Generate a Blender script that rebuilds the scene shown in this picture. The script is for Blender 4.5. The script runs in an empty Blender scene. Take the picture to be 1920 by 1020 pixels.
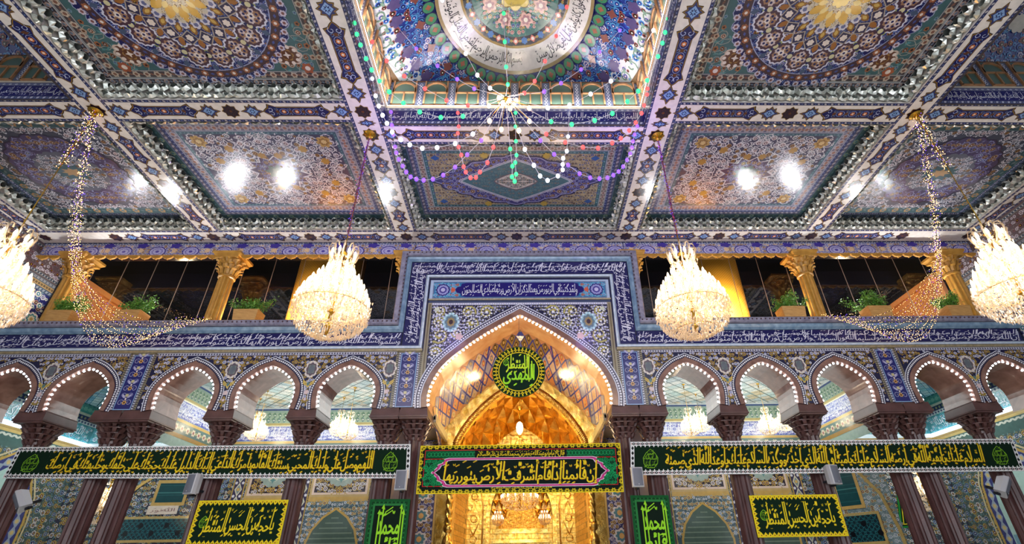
import bpy, math, random
import numpy as np
from math import sin, cos, pi, radians

# ------------------------------------------------------------------ camera, world, light, exposure
SC = bpy.context.scene
COL = SC.collection
EZ = 1.6                      # eye height above the floor; all heights below are written from eye level
F_PX, PITCH, YAW, ROLL = 930.47, 0.5428, 0.0288, -0.0187
cam_d = bpy.data.cameras.new('camera'); cam = bpy.data.objects.new('camera', cam_d); COL.objects.link(cam)
cam_d.sensor_fit = 'HORIZONTAL'; cam_d.sensor_width = 36.0
cam_d.lens = 36.0 * F_PX / 1920.0
cam_d.shift_x = -43.39 / 1920.0; cam_d.shift_y = 5.13 / 1920.0
cam_d.clip_start = 0.05; cam_d.clip_end = 200
from mathutils import Matrix, Vector
_f = Vector((sin(YAW) * cos(PITCH), cos(YAW) * cos(PITCH), sin(PITCH)))
_r = Vector((cos(YAW), -sin(YAW), 0)); _u = _r.cross(_f)
_r2 = _r * cos(ROLL) + _u * sin(ROLL); _u2 = -_r * sin(ROLL) + _u * cos(ROLL)
mw = Matrix((_r2, _u2, -_f)).transposed().to_4x4(); mw.translation = Vector((0.1923, 0, EZ))
cam.matrix_world = mw
SC.camera = cam
SC.view_settings.view_transform = 'Standard'
SC.view_settings.look = 'None'
SC.view_settings.exposure = 0.3
SC.view_settings.gamma = 1.0
try: SC.view_settings.use_curve_mapping = False
except Exception: pass
wd = bpy.data.worlds.new('hall_light'); SC.world = wd; wd.use_nodes = True
bg = wd.node_tree.nodes['Background']; bg.inputs[0].default_value = (0.84, 0.91, 1.0, 1); bg.inputs[1].default_value = 0.6

def lamp(kind, name, loc, energy, color, size=0.1, rot=None, size_y=None, spot=None):
    d = bpy.data.lights.new(name, kind); d.energy = energy; d.color = color
    if kind == 'AREA':
        d.size = size
        if size_y: d.shape = 'RECTANGLE'; d.size_y = size_y
    else: d.shadow_soft_size = size
    if spot: d.spot_size = spot; d.spot_blend = 0.6
    o = bpy.data.objects.new(name, d); COL.objects.link(o)
    o.location = (loc[0], loc[1], loc[2] + EZ)
    if rot: o.rotation_euler = rot
    return o
WARM = (1.0, 0.9, 0.76); COOL = (0.86, 0.92, 1.0); AMBER = (1.0, 0.78, 0.42)
# hall: unseen fill areas added behind the camera
lamp('AREA', 'hall_fill', (0, -4.0, 8.6), 900, (0.88, 0.93, 1.0), 16, rot=(radians(62), 0, 0), size_y=3.0)
lamp('AREA', 'hall_fill', (0, -5.0, 1.0), 420, (0.86, 0.92, 1.0), 20, rot=(radians(112), 0, 0), size_y=3.0)
# rooms behind the arcade: broad fill areas added, no fixtures
for x in (-6.9, 7.1):
    lamp('AREA', 'room_fill', (x, 16.4, 4.9), 95, (0.95, 1.0, 0.98), 6.0, rot=(0, 0, 0), size_y=2.6)
    lamp('AREA', 'room_uplight', (x, 16.6, 3.9), 66, (0.93, 1.0, 0.97), 6.0, rot=(pi, 0, 0), size_y=2.6)
for x in (-12.9, 13.1):
    lamp('AREA', 'room_fill', (x, 16.4, 4.9), 90, (0.9, 1.0, 1.0), 3.4, rot=(0, 0, 0), size_y=2.6)
# gilded iwan
lamp('POINT', 'iwan_lamp', (0.1, 18.2, 3.7), 85, AMBER, 0.25)
lamp('POINT', 'iwan_lamp', (0.1, 17.6, 1.2), 38, AMBER, 0.3)
lamp('POINT', 'iwan_lamp', (-1.6, 15.2, 3.0), 75, (1.0, 0.74, 0.42), 0.2)
lamp('POINT', 'iwan_lamp', (1.8, 15.2, 3.0), 75, (1.0, 0.74, 0.42), 0.2)
# balcony
for x in (-14.1, 14.2):
    lamp('POINT', 'balcony_lamp', (x * .93, 14.2, 6.8), 16, (1.0, 0.8, 0.55), 0.15); lamp('POINT', 'partition_fill', (x * .9, 16.2, 8.3), 60, (1.0, 0.78, 0.5), 0.2)  # second light is fill added behind the glass to brighten the peach partition
for x in (-8.9, 9.1):
    lamp('POINT', 'balcony_lamp', (x, 14.2, 6.75), 12, (1.0, 0.8, 0.55), 0.15)
for x in (-7.3, 7.3):
    lamp('AREA', 'minaret_flood', (x, 14.75, 7.4), 170, (1.0, 0.8, 0.45), 1.5, rot=(radians(90), 0, 0), size_y=1.2)

# ------------------------------------------------------------------ colours and materials
def lin(c):
    c = np.asarray(c, float) / 255.0
    return np.where(c <= 0.04045, c / 12.92, ((c + 0.055) / 1.055) ** 2.4)
NAVY = (22, 24, 82); DNAVY = (14, 15, 48); BLUE = (32, 48, 140); MBLUE = (58, 92, 170); LBLUE = (120, 160, 205)
TURQ = (46, 128, 142); TEAL = (58, 100, 108); DTEAL = (30, 62, 72); LTEAL = (120, 168, 172)
WHITE = (228, 226, 232); CREAM = (222, 208, 196); PINKW = (222, 214, 206); GOLD = (186, 148, 52); DGOLD = (132, 98, 32)
BROWN = (92, 52, 28); DBROWN = (48, 26, 22); ORANGE = (196, 112, 52); PURPLE = (72, 48, 104); DPURP = (44, 30, 56)
GREY = (128, 134, 146); BEIGE = (192, 176, 140); PINK = (208, 150, 140); RUST = (150, 78, 48); GREEN = (70, 132, 96)
MATS = {}
def mat(name, color=(200, 200, 200), rough=.4, metal=0.0, emit=None, es=0.0, attr=False, spec=.5, build=None, **kw):
    if name in MATS: return MATS[name]
    m = bpy.data.materials.new(name); m.use_nodes = True; nt = m.node_tree; b = nt.nodes['Principled BSDF']
    c = lin(color); b.inputs['Base Color'].default_value = (*c, 1)
    b.inputs['Roughness'].default_value = rough; b.inputs['Metallic'].default_value = metal
    b.inputs['Specular IOR Level'].default_value = spec
    if emit is not None:
        b.inputs['Emission Color'].default_value = (*lin(emit), 1); b.inputs['Emission Strength'].default_value = es
    if attr:
        a = nt.nodes.new('ShaderNodeAttribute'); a.attribute_name = 'Col'
        n = nt.nodes.new('ShaderNodeTexNoise'); n.inputs['Scale'].default_value = 9.0; n.inputs['Detail'].default_value = 3
        tc = nt.nodes.new('ShaderNodeTexCoord'); nt.links.new(tc.outputs['Object'], n.inputs['Vector'])
        mr = nt.nodes.new('ShaderNodeMapRange'); mr.inputs[3].default_value = .78; mr.inputs[4].default_value = 1.18
        nt.links.new(n.outputs['Fac'], mr.inputs[0])
        mx = nt.nodes.new('ShaderNodeMix'); mx.data_type = 'RGBA'; mx.blend_type = 'MULTIPLY'; mx.inputs[0].default_value = 1
        nt.links.new(a.outputs['Color'], mx.inputs[6]); nt.links.new(mr.outputs[0], mx.inputs[7])
        nt.links.new(mx.outputs[2], b.inputs['Base Color'])
        if kw.get('wave'):
            bp = nt.nodes.new('ShaderNodeBump'); bp.inputs['Strength'].default_value = kw['wave']; bp.inputs['Distance'].default_value = .02
            n2 = nt.nodes.new('ShaderNodeTexNoise'); n2.inputs['Scale'].default_value = 2.2
            nt.links.new(tc.outputs['Object'], n2.inputs['Vector']); nt.links.new(n2.outputs['Fac'], bp.inputs['Height'])
            nt.links.new(bp.outputs[0], b.inputs['Normal'])
    if build: build(nt, b)
    MATS[name] = m
    return m
def ramp_noise(scale, c1, c2, detail=4, dist=0.0, bump=0.0, stretch=None, veins=None):
    def f(nt, b):
        tc = nt.nodes.new('ShaderNodeTexCoord'); n = nt.nodes.new('ShaderNodeTexNoise')
        n.inputs['Scale'].default_value = scale; n.inputs['Detail'].default_value = detail; n.inputs['Distortion'].default_value = dist
        src = tc.outputs['Object']
        if stretch:
            mp = nt.nodes.new('ShaderNodeMapping'); mp.inputs['Scale'].default_value = stretch
            nt.links.new(src, mp.inputs[0]); src = mp.outputs[0]
        nt.links.new(src, n.inputs['Vector'])
        r = nt.nodes.new('ShaderNodeValToRGB'); e = r.color_ramp.elements
        e[0].position = .3; e[1].position = .7; e[0].color = (*lin(c1), 1); e[1].color = (*lin(c2), 1)
        if veins:
            x = r.color_ramp.elements.new(.74); x.color = (*lin(veins), 1)
        nt.links.new(n.outputs['Fac'], r.inputs[0]); nt.links.new(r.outputs[0], b.inputs['Base Color'])
        if bump:
            bp = nt.nodes.new('ShaderNodeBump'); bp.inputs['Strength'].default_value = bump; bp.inputs['Distance'].default_value = .03
            nt.links.new(n.outputs['Fac'], bp.inputs['Height']); nt.links.new(bp.outputs[0], b.inputs['Normal'])
    return f
def gold_build(scale=5.0, strength=.5, tile=0.0):
    def f(nt, b):
        tc = nt.nodes.new('ShaderNodeTexCoord'); v = nt.nodes.new('ShaderNodeTexVoronoi'); v.inputs['Scale'].default_value = scale
        n = nt.nodes.new('ShaderNodeTexNoise'); n.inputs['Scale'].default_value = scale * 2.2; n.inputs['Detail'].default_value = 3
        nt.links.new(tc.outputs['Object'], v.inputs['Vector']); nt.links.new(tc.outputs['Object'], n.inputs['Vector'])
        ad = nt.nodes.new('ShaderNodeMath'); ad.operation = 'ADD'
        nt.links.new(v.outputs['Distance'], ad.inputs[0]); nt.links.new(n.outputs['Fac'], ad.inputs[1])
        h = ad.outputs[0]
        bp = nt.nodes.new('ShaderNodeBump'); bp.inputs['Strength'].default_value = strength; bp.inputs['Distance'].default_value = .04
        nt.links.new(h, bp.inputs['Height']); nt.links.new(bp.outputs[0], b.inputs['Normal'])
        r = nt.nodes.new('ShaderNodeValToRGB'); e = r.color_ramp.elements
        e[0].color = (.62, .33, .045, 1); e[1].color = (.98, .68, .2, 1); e[0].position = .35; e[1].position = .75
        nt.links.new(n.outputs['Fac'], r.inputs[0]); nt.links.new(r.outputs[0], b.inputs['Base Color'])
    return f
def crystal_build(nt, b):
    out = nt.nodes['Material Output']
    gl = nt.nodes.new('ShaderNodeBsdfGlossy'); gl.inputs['Roughness'].default_value = .12; gl.inputs['Color'].default_value = (1, .92, .8, 1)
    tr = nt.nodes.new('ShaderNodeBsdfTranslucent'); tr.inputs['Color'].default_value = (1, .89, .74, 1)
    tp = nt.nodes.new('ShaderNodeBsdfTransparent'); tp.inputs['Color'].default_value = (1, .96, .9, 1)
    m1 = nt.nodes.new('ShaderNodeMixShader'); m1.inputs[0].default_value = .5
    m2 = nt.nodes.new('ShaderNodeMixShader'); m2.inputs[0].default_value = .25
    nt.links.new(gl.outputs[0], m1.inputs[1]); nt.links.new(tr.outputs[0], m1.inputs[2])
    nt.links.new(m1.outputs[0], m2.inputs[1]); nt.links.new(tp.outputs[0], m2.inputs[2]); nt.links.new(m2.outputs[0], out.inputs[0])
def glass_build(nt, b):
    out = nt.nodes['Material Output']
    gl = nt.nodes.new('ShaderNodeBsdfGlossy'); gl.inputs['Roughness'].default_value = .01; gl.inputs['Color'].default_value = (.8, .82, .9, 1)
    tp = nt.nodes.new('ShaderNodeBsdfTransparent'); tp.inputs['Color'].default_value = (.9, .9, .9, 1)
    m1 = nt.nodes.new('ShaderNodeMixShader'); m1.inputs[0].default_value = .1
    nt.links.new(tp.outputs[0], m1.inputs[1]); nt.links.new(gl.outputs[0], m1.inputs[2]); nt.links.new(m1.outputs[0], out.inputs[0])
def lattice_build(nt, b):        # gilded wood plank look
    pass
TILE = mat('glazed_tile', rough=.24, attr=True, wave=.15)
SATIN = mat('painted_tile', rough=.2, attr=True, wave=.3, spec=.7)
CLOTH = mat('banner_cloth', rough=.85, attr=True, spec=.2)
GLOSSY = mat('mirror_tile', rough=.2, attr=True, spec=.9, wave=.5)
MIRROR = mat('mirror_mosaic', rough=.2, metal=.5, attr=True)
MARBLE = mat('red_marble', rough=.25, build=ramp_noise(5, (66, 40, 38), (92, 60, 58), 6, .8, 0, (1, 1, .35), (128, 94, 90)))
CUTM = mat('carved_red_marble', rough=.35, build=ramp_noise(4, (80, 52, 48), (100, 68, 64), 3))
SOFFIT = mat('polished_brown_marble', rough=.16, build=ramp_noise(3, (112, 76, 64), (150, 112, 98), 5, .6, 0, None, (182, 150, 136)))
PEACH = mat('peach_marble', rough=.25, build=ramp_noise(2.5, (214, 150, 96), (236, 184, 130), 4, .5))
GOLDM = mat('gold_leaf', rough=.3, metal=1.0, build=gold_build(5, .5))
GOLDS = mat('gold_sheet', rough=.24, metal=1.0, build=gold_build(2.2, .25))
GOLDW = mat('gilded_wood', rough=.42, metal=.0, build=ramp_noise(6, (168, 118, 44), (196, 146, 62), 3, .2, .1))
WOOD = mat('honey_wood', rough=.5, build=ramp_noise(7, (172, 124, 66), (206, 160, 96), 5, .4, .05, (1, 1, 8)))
PANELW = mat('peach_wall', rough=.5, build=ramp_noise(1.2, (206, 136, 78), (220, 152, 94), 3, .2))
CRYSTAL = mat('crystal', build=crystal_build)
GLASS = mat('dark_glass', build=glass_build)
BRASS = mat('brass', (190, 150, 60), rough=.25, metal=1.0)
BLACK = mat('black_room', (10, 10, 12), rough=.9)
STEEL = mat('dark_cable', (40, 40, 46), rough=.5, metal=.6)
PLASTIC = mat('grey_plastic', (188, 188, 192), rough=.5)
GRILLE = mat('speaker_grille', (112, 114, 124), rough=.6)
LEAF = mat('leaf', rough=.5, build=ramp_noise(9, (44, 98, 28), (120, 170, 60), 3))
STEM = mat('bark', (84, 60, 34), rough=.8)
MOULD = mat('blue_moulding', rough=.25, build=ramp_noise(6, (92, 122, 150), (140, 166, 188), 3, .3))
TRIMW = mat('pale_moulding', rough=.3, build=ramp_noise(10, (168, 184, 206), (206, 214, 226), 3))
TRIMB = mat('beige_moulding', rough=.35, build=ramp_noise(14, (126, 112, 84), (166, 150, 116), 3))
STONE = mat('floor_marble', rough=.15, build=ramp_noise(1.0, (206, 200, 190), (232, 228, 220), 4, .4))
BULBW = mat('bulb_warm', (255, 236, 200), emit=(255, 230, 190), es=4.6)
def bulbmat(nm, c, s): return mat(nm, c, emit=c, es=s)
LED = bulbmat('led_white', (240, 246, 255), 7)
NEON = bulbmat('led_strip', (255, 246, 230), 3.5)
# ------------------------------------------------------------------ mesh builder
class MB:
    def __init__(s): s.V = []; s.L = []; s.T = []; s.C = []; s.M = []; s.n = 0
    def add(s, P, faces, col=(200, 200, 200), m=0):
        P = np.asarray(P, float).reshape(-1, 3); s.V.append(P)
        c = lin(col)
        for f in faces:
            s.L.append(np.asarray(f) + s.n); s.T.append(len(f)); s.C.append(c); s.M.append(m)
        s.n += len(P)
    def polys(s, P, col, m=0):                # P (n,k,3) separate faces
        n, k, _ = P.shape
        if n == 0: return
        s.V.append(P.reshape(-1, 3)); s.L.append(np.arange(n * k) + s.n); s.T.extend([k] * n)
        col = np.asarray(col, float)
        if col.ndim == 1: col = np.broadcast_to(col, (n, 3))
        s.C.extend(list(col)); s.M.extend([m] * n); s.n += n * k
    def box(s, x0, x1, y0, y1, z0, z1, col=(200, 200, 200), m=0):
        P = [(x, y, z) for x in (x0, x1) for y in (y0, y1) for z in (z0, z1)]
        s.add(P, [(0, 1, 3, 2), (4, 6, 7, 5), (0, 4, 5, 1), (2, 3, 7, 6), (0, 2, 6, 4), (1, 5, 7, 3)], col, m)
    def quad(s, a, b, c, d, col=(200, 200, 200), m=0): s.add([a, b, c, d], [(0, 1, 2, 3)], col, m)
    def loft(s, rings, close=True, cap0=False, cap1=False, col=(200, 200, 200), m=0):
        R = np.asarray(rings, float); k, n, _ = R.shape; F = []
        for i in range(k - 1):
            for j in range(n if close else n - 1):
                j2 = (j + 1) % n
                F.append((i * n + j, i * n + j2, (i + 1) * n + j2, (i + 1) * n + j))
        if cap0: F.append(tuple(range(n))[::-1])
        if cap1: F.append(tuple(range((k - 1) * n, k * n)))
        s.add(R.reshape(-1, 3), F, col, m)
    def tube(s, pts, r, n=6, col=(200, 200, 200), m=0):
        pts = np.asarray(pts, float); T = np.gradient(pts, axis=0); T /= np.linalg.norm(T, axis=1)[:, None] + 1e-9
        ref = np.array([0, 0, 1.]) if abs(T[:, 2]).mean() < .8 else np.array([1., 0, 0])
        r = np.broadcast_to(np.asarray(r, float), (len(pts),)); rings = []
        for p, t, rr in zip(pts, T, r):
            a = np.cross(t, ref); a /= np.linalg.norm(a) + 1e-9; b = np.cross(t, a)
            th = np.arange(n) * 2 * pi / n
            rings.append(p + rr * (np.cos(th)[:, None] * a + np.sin(th)[:, None] * b))
        s.loft(rings, True, True, True, col, m)
    def lathe(s, prof, n=16, c=(0, 0, 0), col=(200, 200, 200), m=0, lobes=0, amp=0, caps=True):
        th = np.arange(n) * 2 * pi / n; rings = []
        for i, (r, z) in enumerate(prof):
            a = amp[i] if hasattr(amp, '__len__') else amp
            rr = r * (1 + a * (np.abs(np.cos(lobes * th / 2)) - .5) * 2) if lobes else r * np.ones(n)
            rings.append(np.stack([c[0] + rr * np.cos(th), c[1] + rr * np.sin(th), np.full(n, c[2] + z)], 1))
        s.loft(rings, True, caps, caps, col, m)
    def sphere(s, c, r, n=8, k=5, col=(200, 200, 200), m=0, sz=1.0):
        s.lathe([(max(r * sin(pi * i / k), r * .03), -r * cos(pi * i / k) * sz) for i in range(k + 1)], n, c, col, m)
    def art(s, art, mp, eps=.002, m=0):
        for k, lst in art.b.items():
            for P, c, l in lst:
                Q = mp(P[..., 0], P[..., 1], l * eps)
                s.polys(Q, c, m)
    def build(s, name, mats, parent=None, loc=None, smooth=False, kind=None):
        me = bpy.data.meshes.new(name)
        if s.n:
            V = np.concatenate(s.V).astype(np.float32); L = np.concatenate([np.atleast_1d(x) for x in s.L]).astype(np.int32); T = np.asarray(s.T, np.int32)
            me.vertices.add(len(V)); me.vertices.foreach_set('co', V.ravel())
            me.loops.add(len(L)); me.loops.foreach_set('vertex_index', L)
            me.polygons.add(len(T)); st = np.concatenate([[0], np.cumsum(T)[:-1]]).astype(np.int32)
            me.polygons.foreach_set('loop_start', st)
            try: me.polygons.foreach_set('loop_total', T)
            except Exception: pass
            me.polygons.foreach_set('material_index', np.asarray(s.M, np.int32))
            me.polygons.foreach_set('use_smooth', np.full(len(T), smooth))
            at = me.attributes.new('Col', 'FLOAT_COLOR', 'FACE')
            at.data.foreach_set('color', np.concatenate([np.asarray(s.C, np.float32), np.ones((len(T), 1), np.float32)], 1).ravel())
            me.update(calc_edges=True); me.validate()
        for mm in (mats if isinstance(mats, (list, tuple)) else [mats]): me.materials.append(mm)
        o = bpy.data.objects.new(name, me); COL.objects.link(o)
        if parent is not None: o.parent = parent
        o.location = loc if loc is not None else ((0, 0, EZ) if parent is None else (0, 0, 0))
        if kind: o['kind'] = kind
        return o
def tag(o, label, cat, group=None, kind=None):
    o['label'] = label; o['category'] = cat
    if group: o['group'] = group
    if kind: o['kind'] = kind
    return o
def thing(name, loc, label, cat, group=None, rz=0):
    o = bpy.data.objects.new(name, None); COL.objects.link(o); o.location = (loc[0], loc[1], loc[2] + EZ); o.rotation_euler[2] = rz
    o.empty_display_size = .1
    return tag(o, label, cat, group)
KIDS = {}
def kids(o): return [c for c in bpy.data.objects if c.parent == o]
def family(o): return [(c, kids(c)) for c in kids(o)]
def dup(root, loc, label, rz=0, scale=None, kid_map=None):
    r = root.copy(); COL.objects.link(r); r.location = (loc[0], loc[1], loc[2] + EZ); r.rotation_euler[2] = rz; r['label'] = label
    if scale: r.scale = scale
    for c, gs in kid_map if kid_map is not None else family(root):
        d = c.copy(); COL.objects.link(d); d.parent = r
        for g in gs:
            e = g.copy(); COL.objects.link(e); e.parent = d
    return r

# ------------------------------------------------------------------ flat ornament
def ros(n, amp=.18, k=3, r=1.0, ph=0):
    N = n * k * 2; t = np.arange(N) * 2 * pi / N
    q = r * (1 - amp + amp * np.abs(np.cos(n * t / 2)))
    return np.stack([q * np.cos(t + ph), q * np.sin(t + ph)], 1)
def star(n, ri=.6, r=1.0, ph=0):
    t = np.arange(2 * n) * pi / n + ph; q = np.where(np.arange(2 * n) % 2 == 0, r, r * ri)
    return np.stack([q * np.cos(t), q * np.sin(t)], 1)
def circ(n=10, r=1.0, sy=1.0):
    t = np.arange(n) * 2 * pi / n; return np.stack([r * np.cos(t), r * sy * np.sin(t)], 1)
LEAFP = np.array([(0, 0), (.3, .2), (.65, .2), (1, 0), (.65, -.14), (.3, -.16)]) 
TEAR = np.array([(0, 0), (.25, .22), (.55, .28), (.8, .17), (1, 0), (.8, -.17), (.55, -.28), (.25, -.22)])
DIA = np.array([(1, 0), (0, 1), (-1, 0), (0, -1.)])
SQ = np.array([(1, 1), (-1, 1), (-1, -1), (1, -1.)])
PALM = np.array([(0, 0), (.2, .35), (.1, .7), (.38, .55), (.6, .95), (.75, .5), (1.15, .35), (.95, 0), (1.15, -.35), (.75, -.5), (.6, -.95), (.38, -.55), (.1, -.7), (.2, -.35)]) * .8
def ribbon(pl, w, closed=False):
    pl = np.asarray(pl, float)
    if closed: pl = np.vstack([pl, pl[:1]])
    t = np.gradient(pl, axis=0)
    if closed: t[0] = t[-1] = pl[1] - pl[-2]
    t /= np.linalg.norm(t, axis=1)[:, None] + 1e-12
    nrm = np.stack([-t[:, 1], t[:, 0]], 1) * (np.broadcast_to(np.asarray(w, float), (len(pl),))[:, None] / 2)
    a, b = pl + nrm, pl - nrm
    return np.stack([a[:-1], b[:-1], b[1:], a[1:]], 1)
def spiral(turn=1.4, n=13, r0=.18, ccw=1, tail=True):
    t = np.linspace(0, 1, n); th = ccw * t * turn * 2 * pi; r = r0 + (1 - r0) * t
    p = np.stack([r * np.cos(th), r * np.sin(th)], 1)
    return p
SPI = [spiral(1.35, 13), spiral(1.35, 13, ccw=-1), spiral(.9, 9, .3), spiral(.9, 9, .3, -1)]
def offset(pl, d):
    t = np.gradient(pl, axis=0); t /= np.linalg.norm(t, axis=1)[:, None] + 1e-12
    return pl + np.stack([-t[:, 1], t[:, 0]], 1) * d
JIT = np.random.default_rng(77)
class Art:
    def __init__(s): s.b = {}; s.done = []
    def fresh(s, c, r=.12):
        if any(abs(c[0] - a) + abs(c[1] - b) < r for a, b in s.done): return False
        s.done.append((c[0], c[1])); return True
    def add(s, P, col, layer=1):
        P = np.asarray(P, float)
        if P.ndim == 2: P = P[None]
        n, k, _ = P.shape
        if n == 0: return
        c = lin(col) if np.asarray(col).max() > 0 else np.zeros(3)
        if c.ndim == 1: c = np.broadcast_to(c, (n, 3))
        l = np.repeat((layer + JIT.random(n) * .18)[:, None], k, 1)     # a hair of height between pieces so that none coincide
        s.b.setdefault(k, []).append((P, c, l))
    def stamp(s, poly, pos, sc=1.0, ang=0.0, col=WHITE, layer=1):
        poly = np.asarray(poly, float); pos = np.asarray(pos, float).reshape(-1, 2); n = len(pos)
        if n == 0: return
        single = poly.ndim == 2
        if single: poly = poly[None]
        sc = np.asarray(sc, float)
        if sc.ndim == 0: sc = np.full((n, 2), float(sc))
        elif sc.ndim == 1 and len(sc) == n and n != 2: sc = np.stack([sc, sc], 1)
        elif sc.ndim == 1: sc = np.broadcast_to(sc, (n, 2))
        ang = np.broadcast_to(np.asarray(ang, float), (n,)); c, q = np.cos(ang), np.sin(ang)
        x = poly[None, ..., 0] * sc[:, 0, None, None]; y = poly[None, ..., 1] * sc[:, 1, None, None]
        X = x * c[:, None, None] - y * q[:, None, None] + pos[:, 0, None, None]
        Y = x * q[:, None, None] + y * c[:, None, None] + pos[:, 1, None, None]
        m, k = poly.shape[:2]
        P = np.stack([X, Y], -1).reshape(n * m, k, 2)
        col = np.asarray(col)
        if col.ndim == 2: col = np.repeat(col, m, 0)
        s.add(P, col, layer)
    def rect(s, u0, u1, v0, v1, col, layer=0): s.add([(u0, v0), (u1, v0), (u1, v1), (u0, v1)], col, layer)
    def frame(s, u0, u1, v0, v1, w, col, layer=0):
        s.rect(u0, u1, v0, v0 + w, col, layer); s.rect(u0, u1, v1 - w, v1, col, layer)
        s.rect(u0, u0 + w, v0 + w, v1 - w, col, layer); s.rect(u1 - w, u1, v0 + w, v1 - w, col, layer)
    def line(s, pl, w, col, layer=1, closed=False): s.add(ribbon(pl, w, closed), col, layer)
    def row(s, p0, p1, pitch, poly, sc, col, layer=1, ang=0.0, ph=.5):
        p0 = np.asarray(p0, float); p1 = np.asarray(p1, float); d = np.linalg.norm(p1 - p0); n = max(1, int(round(d / pitch)))
        t = (np.arange(n) + ph) / n; a = math.atan2(*(p1 - p0)[::-1])
        s.stamp(poly, p0 + t[:, None] * (p1 - p0), sc, a + ang, col, layer)
    def along(s, pl, pitch, poly, sc, col, layer=1, ang=0.0):
        pl = np.asarray(pl, float); seg = np.linalg.norm(np.diff(pl, axis=0), axis=1); cum = np.concatenate([[0], np.cumsum(seg)])
        n = max(1, int(cum[-1] / pitch)); t = (np.arange(n) + .5) / n * cum[-1]
        x = np.interp(t, cum, pl[:, 0]); y = np.interp(t, cum, pl[:, 1])
        i = np.clip(np.searchsorted(cum, t) - 1, 0, len(seg) - 1); d = np.diff(pl, axis=0)[i]
        s.stamp(poly, np.stack([x, y], 1), sc, np.arctan2(d[:, 1], d[:, 0]) + ang, col, layer)
        return np.stack([x, y], 1)
def scatter(u0, u1, v0, v1, pitch, rng, jit=.22, mir=True):
    cu = (u0 + u1) / 2; cv = (v0 + v1) / 2; nx = max(1, int(round((u1 - u0) / 2 / pitch))); dv = pitch * .87
    ny = max(1, int(round((v1 - v0) / 2 / dv))); P = []
    for j in range(ny):
        for i in range(nx):
            P.append((cu + (i + (.5 if j % 2 else .22)) * (u1 - cu) / nx, cv + (j + .5) * (v1 - cv) / ny))
    P = np.array(P); P += rng.uniform(-jit, jit, P.shape) * pitch
    return P, cu, cv
def quadrant(P, cu, cv, vert=True):
    fl = [(1, 1), (-1, 1)] + ([(1, -1), (-1, -1)] if vert else [])
    return [(np.stack([cu + a * (P[:, 0] - cu), cv + b * (P[:, 1] - cv)], 1), a, b) for a, b in fl]
def fill(A, u0, u1, v0, v1, pitch, pal, seed=0, pred=None, layer=1, vert=True, curl=1.0, vw=.07, fl=.34, leaf=1.0, small=True):
    """arabesque: mirrored scrolls with rosettes, leaves and buds.  pal: vine, leaf, f=[(c1,c2,c3)...]"""
    rng = np.random.default_rng(seed); cv_ = (v0 + v1) / 2
    if not vert: v0b = 2 * v0 - v1
    P, cu, cv = scatter(u0, u1, v0 if vert else v0b, v1, pitch, rng)
    n = len(P); ang = rng.uniform(0, 2 * pi, n); kind = rng.integers(0, 4, n); ft = rng.integers(0, len(pal['f']), n); fs = rng.uniform(.75, 1.15, n)
    Q = P + np.array([pitch * .5, 0.0]); qs = rng.uniform(.7, 1.2, n); qt = rng.integers(0, len(pal['f']), n)
    for Pm, a, b in quadrant(P, cu, cv, vert):
        am = ang if (a, b) == (1, 1) else (pi - ang if (a, b) == (-1, 1) else (-ang if (a, b) == (1, -1) else ang + pi))
        km = kind if a * b > 0 else kind ^ 1
        ok = np.ones(n, bool) if pred is None else pred(Pm, pitch * .45)
        for k in range(4):
            s_ = ok & (km == k)
            if curl: A.stamp(ribbon(SPI[k], vw * 2.0), Pm[s_], pitch * .56 * curl, am[s_], pal['vine'], layer)
        if leaf:
            for q in range(3):
                th = am + q * 2.1 + .4
                pp = Pm + np.stack([np.cos(th), np.sin(th)], 1) * pitch * .42
                A.stamp(LEAFP, pp[ok], pitch * .4 * leaf, (th + .9)[ok], pal['leaf'], layer + .5)
        for t, (c1, c2, c3) in enumerate(pal['f']):
            s_ = ok & (ft == t)
            shp = ros(6, .22, 2) if t % 2 == 0 else ros(8, .16, 2)
            A.stamp(shp, Pm[s_], pitch * fl * fs[s_], am[s_], c1, layer + 1)
            A.stamp(circ(8), Pm[s_], pitch * fl * .62 * fs[s_], 0, c2, layer + 1.5)
            A.stamp(star(4, .5), Pm[s_], pitch * fl * .34 * fs[s_], am[s_], c3, layer + 2)
    if small:
        for Qm, a, b in quadrant(Q, cu, cv, vert):
            ok = np.ones(n, bool) if pred is None else pred(Qm, pitch * .2)
            for t, (c1, c2, c3) in enumerate(pal['f']):
                s_ = ok & (qt == t)
                A.stamp(ros(5, .25, 2), Qm[s_], pitch * .2 * qs[s_], 0, c1, layer + 1)
                A.stamp(circ(6), Qm[s_], pitch * .09 * qs[s_], 0, c2, layer + 1.5)
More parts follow.
